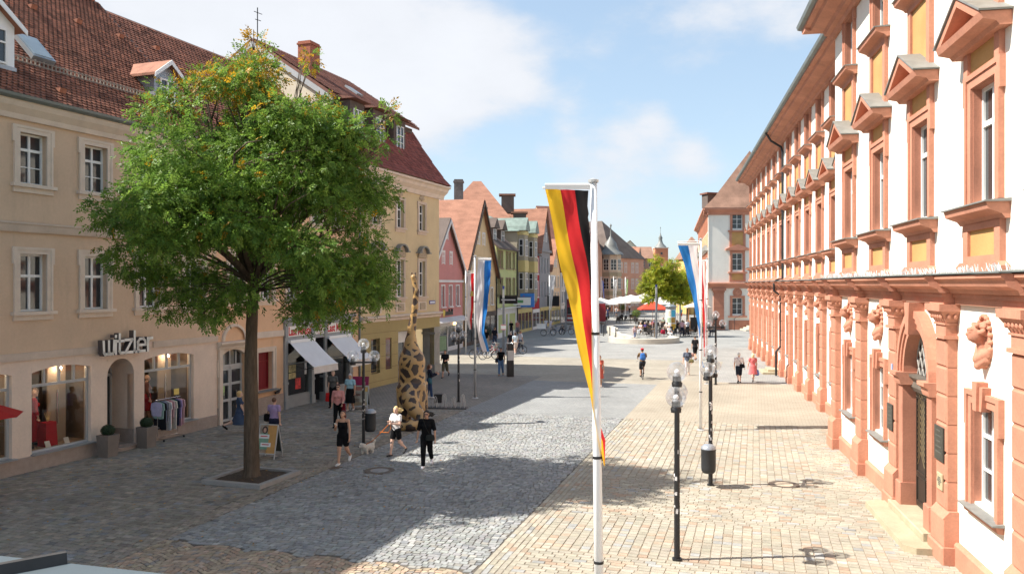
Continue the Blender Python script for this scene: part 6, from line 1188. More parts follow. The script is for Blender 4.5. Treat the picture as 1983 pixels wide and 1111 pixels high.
# ------------------------------------------------------------------ bicycles
TYRE = mat('tyre', (.02, .02, .02), .8, .1, 5); 
def torus(mb, c, R, r, n=28, k=6, ax='y'):
    vs = []; fs = []
    for i in range(n):
        a = 2 * math.pi * i / n
        for j in range(k): b = 2 * math.pi * j / k; q = R + r * math.cos(b); vs.append((c[0] + q * math.cos(a), c[1] + r * math.sin(b), c[2] + q * math.sin(a)))
    for i in range(n):
        for j in range(k): fs.append((i * k + j, ((i + 1) % n) * k + j, ((i + 1) % n) * k + (j + 1) % k, i * k + (j + 1) % k))
    return mb.add(vs, fs)
def bicycle(label, colr, group=None, basket=True):
    o = thing('bicycle', label, 'bicycle', (0, 0, 0), 0, group); fm = mat('bike_%02d%02d%02d' % tuple(int(c * 99) for c in colr), colr, .35, .08, 4, 0, spec=.5); R = .34
    for x in (-.52, .54):
        w = torus(MB(), (x, 0, R), R - .02, .02).build('wheel', TYRE, o); sp = MB()
        for k in range(14): a = math.pi * 2 * k / 14; sp.tube([(x, 0, R), (x + (R - .03) * math.cos(a), 0, R + (R - .03) * math.sin(a))], .0035, 3, False)
        torus(sp, (x, 0, R), R - .045, .009, 24, 4); sp.tube([(x, -.05, R), (x, .05, R)], .025, 8); sp.build('spokes', M['chrome'], w)
        MB().lathe([(R + .025, -.03), (R + .035, 0), (R + .025, .03)], 14, (0, 0, 0), R_(20), R_(200)).build('mudguard', M['black_iron'], o, loc=(x, 0, R)).rotation_euler = (R_(90), 0, 0)
    f = MB()
    for a, b, r in (((-.52, 0, R), (-.08, 0, .3), .014), ((-.52, 0, R), (-.2, 0, .78), .012), ((-.08, 0, .3), (-.22, 0, .88), .018), ((-.08, 0, .3), (.36, 0, .72), .02), ((-.19, 0, .72), (.34, 0, .84), .018), ((.34, 0, .9), (.38, 0, .68), .022)): f.tube([a, b], r, 8)
    f.build('frame', fm, o); MB().tube([(.38, .05, .68), (.54, .05, R)], .012, 6).tube([(.38, -.05, .68), (.54, -.05, R)], .012, 6).tube([(.38, -.05, .68), (.38, .05, .68)], .02, 6).build('fork', fm, o)
    MB().tube([(.33, 0, .9), (.3, 0, 1.04), (.3, .14, 1.06), (.2, .3, 1.0), (.08, .3, .98)], .012, 6).tube([(.3, 0, 1.04), (.3, -.14, 1.06), (.2, -.3, 1.0), (.08, -.3, .98)], .012, 6).build('handlebar', M['chrome'], o)
    MB().sphere((-.24, 0, .93), .1, 12, 6, 1.5, .85, .38).build('saddle', TYRE, o, True); MB().tube([(-.08, .07, .3), (.06, .08, .2)], .012, 6).tube([(-.08, -.07, .3), (-.22, -.08, .4)], .012, 6).tube([(-.08, -.09, .3), (-.08, .09, .3)], .03, 8).build('crank', M['chrome'], o)
    MB().box(-.72, -.34, -.07, .07, .72, .735).tube([(-.7, .05, .72), (-.52, .05, R)], .006, 5).tube([(-.7, -.05, .72), (-.52, -.05, R)], .006, 5).build('carrier', M['black_iron'], o)
    if basket: MB().lathe([(.12, .78), (.17, 1.02)], 10, (.5, 0, 0)).lathe([(.001, .78), (.12, .78)], 10, (.5, 0, 0)).build('basket', mat('wicker', (.25, .24, .23), .8, .5, 40), o)
    return o
bk = [(930, 694, 10, (.05, .1, .28), 'dark blue bicycle under the white and blue flag'), (947, 696, 28, (.6, .6, .6), 'silver bicycle in the stand beside the white and blue flag'), (957, 690, 55, (.55, .04, .05), 'red bicycle in the stand before the green house'), (985, 690, 80, (.08, .35, .3), 'turquoise bicycle behind the striped bollard pillar'), (1000, 686, 15, (.03, .03, .03), 'black bicycle right of the striped bollard pillar'), (1062, 650, 5, (.35, .35, .36), 'grey cargo bicycle with white box, parked in the open street'), (1080, 648, 12, (.1, .14, .3), 'blue bicycle parked beside the grey cargo bicycle'), (1097, 648, -8, (.04, .04, .045), 'black bicycle beside the child seat, near the red trailer')]
for px, py, a, c, l in bk: o = bicycle(l, c, 'bicycles parked in the street'); o.location = G(px, py); o.rotation_euler = (R_(4) * ((px % 3) - 1), 0, R_(a))
p = G(1058, 650); MB_ = thing('cargo_box', 'white transport box on the grey cargo bicycle', 'box', (p.x - .55, p.y + .05, .78)); MB().box(-.5, .5, -.3, .3, 0, .5, .05).build('body', M['white_paint'], MB_); MB().box(-.53, .53, -.33, .33, .5, .54).build('lid', M['white_paint'], MB_)
# bicycle rack by the sculpture
rk = thing('bicycle_rack', 'low steel bicycle rack with wire loops on a long black plate', 'bicycle rack', G(851, 790), R_(-4)); MB().box(-1.25, 1.25, -.3, .3, 0, .05).build('base_plate', M['black_iron'], rk)
for k in range(6):
    x = -1.05 + k * .42
    for y_ in (-.18, .18): MB().tube([(x - .07, y_, .05), (x - .05, y_, .45 + .12 * (k % 2)), (x, y_, .52 + .12 * (k % 2)), (x + .05, y_, .45 + .12 * (k % 2)), (x + .12, y_, .05)], .014, 6).build('wheel_loop', M['pole_grey'], rk)
bb = thing('black_bin_box', 'small black box standing behind the bicycle rack', 'box', G(849, 779)); MB().box(-.17, .17, -.17, .17, .0, .38, -.015).build('body', M['black_iron'], bb); MB().box(-.19, .19, -.19, .19, .38, .41).build('rim', M['black_iron'], bb)
# striped pillar
ip = thing('striped_pillar', 'square dark pillar with pale middle band beyond the flagpole', 'bollard', G(988, 729), R_(12)); MB().box(-.19, .19, -.19, .19, 0, 1.0).build('lower_block', M['black_iron'], ip); MB().box(-.187, .187, -.187, .187, 1.0, 1.6).build('pale_band', M['pole_grey'], ip); MB().box(-.19, .19, -.19, .19, 1.6, 1.95).box(-.2, .2, -.2, .2, 1.95, 2.0).build('upper_block', M['black_iron'], ip)
# thin grey street posts
for (px, py, H, lab) in ((975, 682, 5.2, 'slim grey light column before the green house'), (1271, 655, 5.3, 'slim grey light column with blue top beside the red parasol'), (1096, 640, 5.6, 'slim grey light column beside the red trailer'), (1317, 637, 5.0, 'slim grey light column right of the advertising pillar')):
    o = thing('light_column', lab, 'street lamp', G(px, py)); MB().box(-.09, .09, -.09, .09, 0, H - .7).build('shaft', mat('column_grey', (.22, .23, .24), .5, .1, 3), o); MB().box(-.085, .085, -.085, .085, H - .7, H).build('light_head', M['sash_grey'], o); MB().box(-.09, .09, -.09, .09, H, H + .25).build('cap', mat('cap_blue', (.03, .04, .2), .5, .1, 3), o)
o = thing('road_sign', 'small white and red sign on the light column before the green house', 'sign', G(975, 684)); MB().box(-.22, .22, -.16, -.12, 1.9, 2.35).build('plate', M['white_paint'], o); MB().box(-.2, .2, -.125, -.115, 2.25, 2.33).box(-.2, .2, -.165, -.16, 1.92, 1.97).box(-.2, .2, -.165, -.16, 2.28, 2.33).build('border', rd, o)
# ------------------------------------------------------------------ A-boards
def aboard(p, rz, label, w, h, art, header=None):
    o = thing('pavement_sign', label, 'sign', p, rz); t = R_(14)
    for s in (-1, 1):
        f = MB(); f.box(-w / 2, -w / 2 + .03, -.015, .015, 0, h); f.box(w / 2 - .03, w / 2, -.015, .015, 0, h); f.box(-w / 2 + .03, w / 2 - .03, -.015, .015, h - .03, h); f.box(-w / 2 + .03, w / 2 - .03, -.015, .015, .17, .2)
        fo = f.build('frame', M['chrome'] if False else M['pole_grey'], o); fo.rotation_euler = (-t * s * -1 * -1, 0, 0); fo.location = (0, s * math.sin(t) * h * -1 * -1, 0); fo.rotation_euler = (t * s, 0, 0)
        bd = MB().box(-w / 2 + .03, w / 2 - .03, -.008, .008, .2, h - .03).build('board', mat('board_dark', (.06, .065, .055), .6, .2, 3), fo)
        if s == -1:
            for (x0, x1, z0, z1, c) in art: MB().box(x0 * w, x1 * w, -.014, -.009, .2 + (h - .23) * z0, .2 + (h - .23) * z1).build('poster_field', mat('art_%02d%02d%02d' % tuple(int(v * 99) for v in c), c, .5, .12, 6), fo)
            if header: MB().box(-w / 2 + .02, w / 2 - .02, -.02, .02, h, h + .4).build('header_board', mat('header_magenta', (.26, .012, .07), .5, .1, 3), fo)
    return o
o = aboard(G(522, 886), R_(-14), 'pavement sign with a portrait poster on orange ground beside the tree trunk', .66, 1.12, [(-.45, .45, 0, 1, (.55, .30, .10)), (-.45, -.02, .0, 1, (.62, .63, .62))]); fr = [c for c in o.children if len(c.children) > 1][0]
# the poster's figure: head, hair, green top
mb = MB(); mb.sphere((-.12, -.018, .93), .1, 12, 8, 1, .08, 1.25); mb.build('poster_hair', mat('print_hair', (.06, .04, .035), .6, .2, 5), fr); MB().sphere((-.12, -.024, .92), .055, 10, 8, 1, .08, 1.4).build('poster_face', mat('print_skin', (.55, .33, .24), .6, .1, 5), fr); MB().prism([(-.28, .32), (.02, .32), (.06, .78), (-.04, .84), (-.2, .84), (-.3, .78)], -.02, -.016, 'y').build('poster_dress', mat('print_green', (.22, .38, .28), .6, .2, 5), fr)
for z, x0 in ((.66, -.3), (.4, -.22)): MB().box(x0, x0 + .36, -.026, -.021, z, z + .13).build('poster_strip', M['white_paint'], fr); MB().box(x0 + .05, x0 + .3, -.03, -.0265, z + .055, z + .085).build('poster_line', rd, fr)
aboard(G(698, 792), R_(-6), 'pavement sign with magenta header board behind the lamp post', .78, 1.1, [(-.45, .45, 0, 1, (.5, .45, .36)), (-.42, .3, .78, .97, (.5, .2, .16)), (-.4, .2, .36, .72, (.6, .56, .48)), (-.25, .05, .5, .6, (.3, .1, .08)), (-.45, .45, .0, .18, (.6, .38, .06)), (.3, .45, .72, .95, (.65, .4, .1)), (-.45, .0, .18, .36, (.25, .17, .1))], True)
aboard(G(853, 684), R_(10), 'green chalk board sign standing before the pink house', 1.1, 1.5, [(-.42, .42, .03, .97, (.25, .36, .22))])
# ------------------------------------------------------------------ boutique pavement: planters, rack with garments, parasol
for px, py, l in ((209, 884), (284, 866)) and ((209, 884, 'tall square grey planter with clipped box ball left of the boutique entrance arch'), (284, 866, 'tall square grey planter with clipped box ball beside the clothes rack')):
    p = G(px, py); o = thing('box_planter', l, 'planter', p + L_N * 0, L_ROT); MB().box(-.2, .2, -.2, .2, 0, .72, -.045).build('pot', mat('planter_grey', (.20, .165, .14), .7, .12, 3, .1, 60), o); MB().box(-.235, .235, -.235, .235, .68, .70).build('pot_soil', bpy.data.materials['soil'], o)
    n = 2600; d = RNG.normal(size=(n, 3)); d /= np.linalg.norm(d, axis=1)[:, None]; c = d * (.2 + RNG.uniform(-.025, .012, (n, 1))) * np.array([1.05, 1.05, .9]) + np.array([0, 0, .86]); a = RNG.normal(size=(n, 3)); a /= np.linalg.norm(a, axis=1)[:, None]; b2_ = np.cross(a, d); s = .018; V = np.stack([c - a * s, c - b2_ * s * .6, c + a * s, c + b2_ * s * .6], 1); link('box_ball', np_mesh('box_ball', V.reshape(-1, 3), np.arange(n * 4).reshape(-1, 4), [mat('box_leaf', (.022, .045, .018), .6, .3, 20, spec=.35)]), o); MB().sphere((0, 0, .86), .185, 14, 10, 1.05, 1.05, .9).build('ball_core', mat('box_core', (.01, .018, .008), .9, .2, 20), o, True)
rkp = G(325, 850); ro_ = thing('clothes_rack', 'chrome clothes rack on castors before the boutique window', 'clothes rack', rkp, L_ROT); L2 = 1.3
for s in (-1, 1):
    MB().tube([(s * .5, 0, .12), (s * .5, 0, 1.48)], .014, 8).build('upright', M['chrome'], ro_); MB().tube([(s * .5, -.28, .1), (s * .5, .28, .1)], .014, 8).build('foot', M['chrome'], ro_)
    for q in (-.28, .28): MB().sphere((s * .5, q, .045), .045, 10, 6, .6, 1, 1).build('castor', M['black_iron'], ro_)
MB().tube([(-.62, 0, 1.48), (.62, 0, 1.48)], .013, 8).tube([(-.5, 0, .14), (.5, 0, .14)], .012, 8).build('rail', M['chrome'], ro_)
ps = MB().box(.3, .55, -.02, 0, 1.56, 1.78).build('price_card', mat('card_yellow', (.7, .52, .14), .6, .05, 3), ro_); MB().tube([(.43, 0, 1.48), (.43, 0, 1.58)], .006, 5).build('card_stem', M['chrome'], ro_)
gar = [('pale lilac', (.45, .42, .58), .5), ('mint green', (.28, .42, .38), .6), ('black', (.02, .02, .025), 1.0), ('light blue', (.35, .4, .6), .75), ('grey', (.3, .3, .32), .72), ('white', (.68, .66, .66), 1.05), ('red', (.5, .03, .05), .85), ('pale pink', (.6, .42, .44), .62), ('cream', (.6, .55, .48), 1.05), ('dark green', (.03, .16, .12), .65), ('navy', (.025, .03, .07), .95), ('violet', (.35, .28, .5), .7), ('rose', (.52, .3, .36), 1.0), ('dusty pink', (.56, .36, .38), .95)]
for k, (nm, c, ln) in enumerate(gar):
    x = -.56 + k * 1.12 / (len(gar) - 1); g = thing('garment', '%s garment hanging on the boutique clothes rack' % nm, 'clothing', rkp, L_ROT); mb = MB(); w = .2 + .03 * (k % 3); z1 = 1.42; z0 = z1 - ln
    prof = [(-w, z0), (-w * .35, z0 - .02), (0, z0 + .01), (w * .4, z0 - .015), (w, z0 + .01), (w * 1.05, z1 - .28), (w * 1.25, z1 - .3), (w * 1.1, z1 - .06), (.05, z1), (-.05, z1), (-w * 1.1, z1 - .06), (-w * 1.25, z1 - .3), (-w * 1.05, z1 - .28)]; mb.prism(prof, x - .012, x + .022, 'x'); mb.build('cloth', mat('cloth_' + nm.replace(' ', '_'), c, .9, .15, 8, .3, 20, .2), g); g.children[-1].rotation_euler = (0, 0, 0)
    MB().tube([(x, -.17, z1 - .05), (x, 0, z1 + .03), (x, .17, z1 - .05)], .006, 5).tube([(x, 0, z1 + .03), (x, 0, z1 + .07)], .004, 5).build('hanger', M['black_iron'], g)
def parasol(p, r, z, label, colr, n=8, rise=.75, group=None, val=.12, sq=False):
    o = thing('parasol', label, 'parasol', p, 0, group); m_ = mat('parasol_%02d%02d%02d' % tuple(int(c * 99) for c in colr), colr, .8, .06, 2, 0, spec=.2, trans=.25); mb = MB(); n_ = 4 if sq else n; off = math.pi / 4 if sq else 0
    for k in range(n_):
        a, b = 2 * math.pi * k / n_ + off, 2 * math.pi * (k + 1) / n_ + off; P = lambda t, q, zz: (q * math.cos(t), q * math.sin(t), zz); mb.add([P(a, r, z), P(b, r, z), P(b, r * .5, z + rise * .56), P(a, r * .5, z + rise * .56)], [(0, 1, 2, 3)]); mb.add([P(a, r * .5, z + rise * .56), P(b, r * .5, z + rise * .56), (0, 0, z + rise)], [(0, 1, 2)])
        if val: mb.add([P(a, r, z), P(b, r, z), P(b, r * .995, z - val), P(a, r * .995, z - val)], [(3, 2, 1, 0)])
    mb.build('canopy', m_, o); MB().tube([(0, 0, 0), (0, 0, z + rise + .08)], .03, 8).build('pole', M['sash_grey'], o); MB().lathe([(.3, 0), (.3, .08), (.06, .12)], 12).build('base', M['cast_iron'], o)
    for k in range(n_): a = 2 * math.pi * k / n_ + off; MB().tube([(.03, 0, z - .1), (r * .55 * math.cos(a), r * .55 * math.sin(a), z + rise * .48)] if False else [(0, 0, z + rise - .02), (r * math.cos(a) * .99, r * math.sin(a) * .99, z - .015)], .012, 5).build('rib', M['pole_grey'], o)
    return o
parasol(Vector((-13.95, 20.9, 0)), 1.35, 2.22, 'red parasol reaching in before the boutique window', (.5, .035, .03), 8, .5, val=0)
# ------------------------------------------------------------------ the square: fountain, advertising pillar, cafe
def fountain():
    c = G(1247, 661.5); o = thing('fountain', 'low round stone fountain basin with shallow water and small jets', 'fountain', c); st = mat('fountain_stone', (.50, .455, .38), .8, .1, 1.2, .2, 50, stain=.15); R = 3.4
    for (a0, a1) in ((R_(-205), R_(28)),):
        MB().lathe([(R - .5, 0), (R - .5, .46), (R - .47, .5), (R - .03, .5), (R, .46), (R + .0, 0)], 48, (0, 0, 0), a0, a1).build('rim', st, o)
        for a in (a0, a1): MB().add([((R - .5) * math.cos(a), (R - .5) * math.sin(a), 0), (R * math.cos(a), R * math.sin(a), 0), (R * math.cos(a), R * math.sin(a), .5), ((R - .5) * math.cos(a), (R - .5) * math.sin(a), .5)], [(0, 1, 2, 3)]).build('rim_end', st, o)
    MB().lathe([(R - .48, .0), (R - .48, .05), (.001, .06)], 40).build('floor', mat('basin_floor', (.36, .35, .32), .6, .15, 2), o)
    MB().lathe([(R - .5, .12), (.001, .12)], 40).build('water', mat('water', (.16, .20, .19), .05, .1, 2, .15, 12, .6), o)
    for k in range(9):
        a, r = k * 2.4, .35 + .22 * k; x, y = r * math.cos(a), r * math.sin(a); MB().tube([(x, y, .1), (x + .02, y, .45), (x + .08, y, .62), (x + .16, y, .5), (x + .2, y, .12)], [.03, .025, .03, .03, .05], 6).build('water_jet', glass('jet_water', (1, 1, 1), .6, .9, .2), o)
    # wavy runnel that feeds the basin
    rn = thing('water_runnel', 'curved stone runnel wall leading from the cafe terrace into the fountain', 'runnel', c); pts = [(-.6, 2.2), (-.9, 4.0), (-1.7, 6.0), (-2.0, 8.5), (-1.4, 11), (-1.7, 14)]; mb = MB()
    for i in range(len(pts) - 1):
        (x, y), (x2, y2) = pts[i], pts[i + 1]; w = .32; h0, h1 = .25 + .12 * i, .25 + .12 * (i + 1); mb.add([(x - w, y, 0), (x + w, y, 0), (x2 + w, y2, 0), (x2 - w, y2, 0), (x - w, y, h0), (x + w, y, h0), (x2 + w, y2, h1), (x2 - w, y2, h1)], [(4, 5, 6, 7), (0, 1, 5, 4), (1, 2, 6, 5), (3, 0, 4, 7)])
    mb.build('wall', st, rn)
    for i, (x, y) in enumerate([(-2.6, 6), (-3.0, 8.5), (-2.6, 10.5), (-2.2, 4.2), (-.2, 5), (-2.7, 13)]):
        b = thing('black_post', 'slim black post beside the curved water runnel', 'bollard', (c.x + x, c.y + y, 0), 0, 'posts along the runnel'); MB().tube([(0, 0, 0), (0, 0, 1.1)], .055, 8).build('shaft', M['black_iron'], b); MB().lathe([(.06, 1.1), (.065, 1.13), (.001, 1.16)], 8).build('cap', M['black_iron'], b)
fountain()
def litfass():
    p = G(1299, 646); o = thing('advertising_pillar', 'round white advertising pillar with blue and orange posters', 'advertising pillar', p); MB().lathe([(.62, 0), (.62, .35), (.57, .38)], 24).build('plinth', mat('plinth_grey', (.2, .2, .2), .7, .1, 3), o, True); MB().lathe([(.57, .38), (.57, 2.75)], 28).build('drum', M['white_paint'], o, True); MB().lathe([(.57, 2.75), (.6, 2.8), (.6, 3.0), (.72, 3.05), (.72, 3.12), (.3, 3.3), (.001, 3.35)], 28).build('roof', M['zinc'], o, True)
    def post(a0, a1, z0, z1, c): mb = MB().lathe([(.576, z0), (.576, z1)], 8, (0, 0, 0), R_(a0), R_(a1)); mb.build('poster', mat('lit_%02d%02d%02d' % tuple(int(v * 99) for v in c), c, .5, .25, 4), o)
    post(-95, -40, 1.95, 2.7, (.1, .5, .72)); post(-95, -40, 1.25, 1.85, (.55, .3, .06)); post(-95, -40, .45, 1.15, (.75, .42, .05)); post(-150, -100, 1.3, 1.85, (.4, .5, .35)); post(-150, -100, 2.0, 2.6, (.7, .62, .5)); post(-38, 5, .7, 1.1, (.55, .5, .15)); post(-38, 5, 1.5, 2.5, (.6, .55, .6)); post(-150, -100, .5, 1.1, (.6, .6, .65))
litfass()
wp = (.78, .76, .72)
for (px, Y, r, z, rise, c, l, n) in ((1163, 118, 2.6, 2.75, .9, wp, 'white parasol left of the cafe crowd beside the near flagpole', 8), (1202, 128, 3.0, 2.75, .9, wp, 'white parasol before the turret corner house', 8), (1222, 140, 2.6, 2.9, .9, wp, 'white parasol behind the cafe crowd', 8), (1248, 126, 3.4, 3.0, 1.2, wp, 'wide white parasol at the left edge of the lime green tree', 4), (1264, 95, 2.2, 2.75, .9, (.68, .09, .05), 'red parasol over the cafe terrace by the grey light column', 4), (1275, 112, 2.4, 2.9, 1.2, wp, 'white parasol half hidden behind the red parasol', 4), (1312, 116, 2.6, 2.9, 1.1, wp, 'white parasol right of the advertising pillar', 4), (1332, 122, 2.6, 2.9, 1.1, wp, 'white parasol beneath the second lime green tree', 4), (1285, 120, 1.8, 3.2, 1.4, (.62, .09, .05), 'small pointed red parasol behind the advertising pillar', 6), (1350, 100, 2.0, 2.85, .6, (.7, .58, .46), 'beige parasol over the wooden kiosk', 4), (1325, 150, 2.0, 2.9, .8, (.65, .08, .05), 'distant red parasol under the trees', 6)):
    parasol(Vector(((px - CX) * Y / F_PX, Y, 0)), r, z, l, c, n, rise, sq=(n == 4))
def chair_proto(m):
    o = thing('cafe_chair', 'dark woven cafe chair on the terrace under the parasols', 'chair', (0, 0, 0), 0, 'cafe terrace chairs'); MB().box(-.22, .22, -.22, .22, .42, .47).build('seat', m, o); MB().box(-.22, .22, .19, .23, .47, .9, .0).build('backrest', m, o)
    for x in (-.2, .2):
        for y in (-.2, .2): MB().tube([(x, y, 0), (x * .97, y * .97, .42)], .016, 6).build('leg', m, o)
        MB().tube([(x, .2, .66), (x, -.18, .66), (x, -.2, .44)], .014, 6).build('armrest', m, o)
    return o
chm = mat('chair_dark', (.03, .026, .024), .6, .2, 6); ch0 = chair_proto(chm); ch1 = None
def table_proto():
    o = thing('cafe_table', 'round wooden cafe table on the terrace under the parasols', 'table', (0, 0, 0), 0, 'cafe terrace tables'); MB().lathe([(.001, .72), (.42, .72), (.43, .745), (.001, .75)], 18).build('table_top', mat('table_wood', (.22, .12, .06), .5, .2, 5), o); MB().tube([(0, 0, .03), (0, 0, .72)], .03, 8).build('leg', M['black_iron'], o); MB().lathe([(.24, 0), (.24, .025), (.04, .05)], 12).build('foot', M['black_iron'], o); return o
tb0 = table_proto(); spots = []
for j in range(7):
    for i in range(4): spots.append((15.0 + i * 2.05 + random.uniform(-.3, .3) + j * .35, 88.5 + j * 3.1 + random.uniform(-.4, .4)))
first = True; nchair = 0
for (x, y) in spots:
    if abs(x - 18.2) < 1.1 and abs(y - 93.6) < 1.4: continue
    t = tb0 if first else copy_tree(tb0); t.location = (x, y, 0)
    for k in range(3): a = random.uniform(0, 6.28) if k == 0 else a + 2.1; c = ch0 if first and k == 0 else copy_tree(ch0); c.location = (x + .72 * math.cos(a), y + .72 * math.sin(a), 0); c.rotation_euler = (0, 0, a - math.pi / 2); nchair += 1
    first = False
# second terrace across the street before the turret house
for i in range(9):
    x, y = (1160 + 9 * i - CX) * 122 / F_PX, 118 + (i % 3) * 5; t = copy_tree(tb0); t.location = (x, y, 0); t['label'] = 'round cafe table on the far terrace before the turret house'
    for k in range(2): a = random.uniform(0, 6.28); c = copy_tree(ch0); c.location = (x + .72 * math.cos(a), y + .72 * math.sin(a), 0); c.rotation_euler = (0, 0, a - math.pi / 2); c['label'] = 'dark cafe chair on the far terrace before the turret house'
p = G(1247, 648); bn = thing('park_bench', 'wooden bench behind the fountain basin', 'bench', (p.x - .1, p.y + .4, 0), R_(8))
for k in range(3): MB().box(-.9, .9, -.22 + k * .16, -.1 + k * .16, .44, .47).build('seat_slat', bpy.data.materials['table_wood'], bn)
for k in range(2): MB().box(-.9, .9, .25, .28, .58 + k * .16, .7 + k * .16).build('back_slat', bpy.data.materials['table_wood'], bn)
for x in (-.75, .75): MB().box(x - .03, x + .03, -.2, .28, 0, .44).build('leg', M['black_iron'], bn); MB().box(x - .03, x + .03, .28, .31, .44, .9).build('back_post', M['black_iron'], bn)
# wooden kiosk and menu board under the beige parasol
p = AT(1346, 550, 98); k_ = thing('wooden_kiosk', 'small orange wooden kiosk under the beige parasol', 'kiosk', (p.x, 98, 0)); MB().box(-.9, .9, -.5, .9, 0, 1.1).build('counter', mat('kiosk_orange', (.45, .18, .05), .6, .2, 3), k_); MB().box(-.85, .0, -.54, -.5, .2, .9).build('front_panel', M['black_iron'], k_)
for x in (-.85, .85): MB().box(x - .05, x + .05, -.5, -.4, 1.1, 2.6).build('post', bpy.data.materials['kiosk_orange'], k_)
p = AT(1352, 550, 90); mbd = thing('menu_board', 'black menu board standing beside the wooden kiosk', 'sign', (p.x, 92, 0)); MB().box(-.4, .4, -.03, .03, .5, 1.9).build('board', M['black_iron'], mbd); MB().box(-.44, -.4, -.04, .04, 0, 1.95).box(.4, .44, -.04, .04, 0, 1.95).build('stand', bpy.data.materials['table_wood'], mbd)
# red sales trailer behind the flag
p = G(1116, 628); t = thing('red_sales_trailer', 'dark red sales trailer with serving hatch behind the tricolour flag', 'trailer', (p.x, p.y + 1.2, 0), R_(-6)); rm = mat('trailer_red', (.30, .02, .025), .35, .08, 2, 0, spec=.5)
MB().box(-1.3, 4.2, -1.1, 1.1, .45, 2.9, .05).build('body', rm, t); MB().box(-1.1, .9, -1.16, -1.1, 1.45, 2.35).build('hatch', M['pane'], t); MB().prism([(-1.1, 2.75), (-2.0, 3.5), (-2.0, 3.56), (-1.1, 2.9)], -1.2, 1.1).build('hatch_flap', mat('trailer_red_pale', (.40, .10, .11), .4, .08, 2), t); MB().box(-1.1, .9, -1.4, -1.1, 1.35, 1.42).build('shelf', M['pole_grey'], t); MB().box(-1.1, .3, -1.13, -1.1, .75, 1.0).build('name_strip', M['white_paint'], t); MB().box(-1.5, -1.3, -1.0, 1.0, .5, 2.6).build('end_panel', M['black_iron'], t)
for x in (.8, 2.6): torus(MB(), (x, -1.0, .33), .24, .09, 18, 6).build('wheel', TYRE, t)
# stalls and planters along the left row
for (px, py, l, c) in ((938, 668, 'dark green shrub in a tub before the beige house', (.02, .05, .02)), (1205, 606, 'round green shrub at the cafe edge beside the water runnel', (.10, .16, .03)), (1232, 622, 'yellow green shrub in front of the red parasol', (.12, .17, .03)), (1052, 616, 'flowering shrub before the grey gable house', (.05, .09, .03))):
    p = G(px, py); o = thing('potted_shrub', l, 'shrub', p); MB().lathe([(.25, 0), (.34, .5), (.3, .5)], 14).build('tub', mat('tub_dark', (.12, .1, .09), .7, .2, 3), o); n = 1500; d = RNG.normal(size=(n, 3)); d /= np.linalg.norm(d, axis=1)[:, None]; cc = d * RNG.uniform(.35, .75, (n, 1)) + np.array([0, 0, 1.15]); a = RNG.normal(size=(n, 3)); a /= np.linalg.norm(a, axis=1)[:, None]; b_ = np.cross(a, d); s = .07; V = np.stack([cc - a * s, cc - b_ * s * .5, cc + a * s, cc + b_ * s * .5], 1); link('foliage', np_mesh('foliage', V.reshape(-1, 3), np.arange(n * 4).reshape(-1, 4), [mat('shrub_%02d' % int(c[0] * 99 + c[1] * 999), c, .6, .35, 5, trans=.3)]), o)
for (px, py, l, c, h) in ((1016, 633, 'grey shop display case with a red round mark', (.36, .38, .36), 1.5), (1006, 634, 'wooden barrel table with orange flowers', (.25, .14, .07), 1.0)):
    p = G(px, py); o = thing('street_display', l, 'display', p); MB().box(-.5, .5, -.3, .3, 0, h, .02).build('body', mat('disp_%02d' % int(c[0] * 99), c, .6, .15, 4), o)
    if c[0] > .3: MB().lathe([(.001, 0), (.2, 0)], 16).build('mark', rd, o, loc=(0, -.31, h * .6)).rotation_euler = (R_(90), 0, 0)
    else: MB().sphere((0, 0, h + .1), .25, 10, 6, 1, 1, .6).build('flowers', mat('orange_bloom', (.6, .18, .03), .8, .4, 20), o)
# window ledge below the camera
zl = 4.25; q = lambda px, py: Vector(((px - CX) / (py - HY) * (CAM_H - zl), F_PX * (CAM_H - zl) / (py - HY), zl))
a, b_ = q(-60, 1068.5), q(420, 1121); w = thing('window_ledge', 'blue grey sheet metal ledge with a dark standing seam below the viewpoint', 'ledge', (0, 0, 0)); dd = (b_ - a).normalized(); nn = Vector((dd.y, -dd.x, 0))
MB().add([a, a + (b_ - a) * 1.3, a + (b_ - a) * 1.3 + nn * 1.6, a + nn * 1.6] + [p - Vector((0, 0, .06)) for p in (a, a + (b_ - a) * 1.3, a + (b_ - a) * 1.3 + nn * 1.6, a + nn * 1.6)], [(3, 2, 1, 0), (0, 1, 5, 4), (1, 2, 6, 5), (4, 5, 6, 7)]).build('sheet', mat('ledge_zinc_shade_tone', (.085, .105, .115), .5, .1, 2.5, .05, 20, .5, stain=.15), w)  # zinc colour darkened to stand in for shade that nothing casts on the ledge
s0, s1 = q(128, 1087), q(-90, 1128); e = (s1 - s0).normalized(); sd = Vector((-e.y, e.x, 0)) * .035; MB().add([s0 - sd, s0 + sd, s1 + sd, s1 - sd, s0 - sd * .5 + Vector((0, 0, .05)), s0 + sd * .5 + Vector((0, 0, .05)), s1 + sd * .5 + Vector((0, 0, .05)), s1 - sd * .5 + Vector((0, 0, .05))], [(0, 1, 5, 4), (1, 2, 6, 5), (2, 3, 7, 6), (3, 0, 4, 7), (4, 5, 6, 7)]).build('standing_seam', mat('seam_dark', (.045, .04, .036), .6, .2, 6), w)
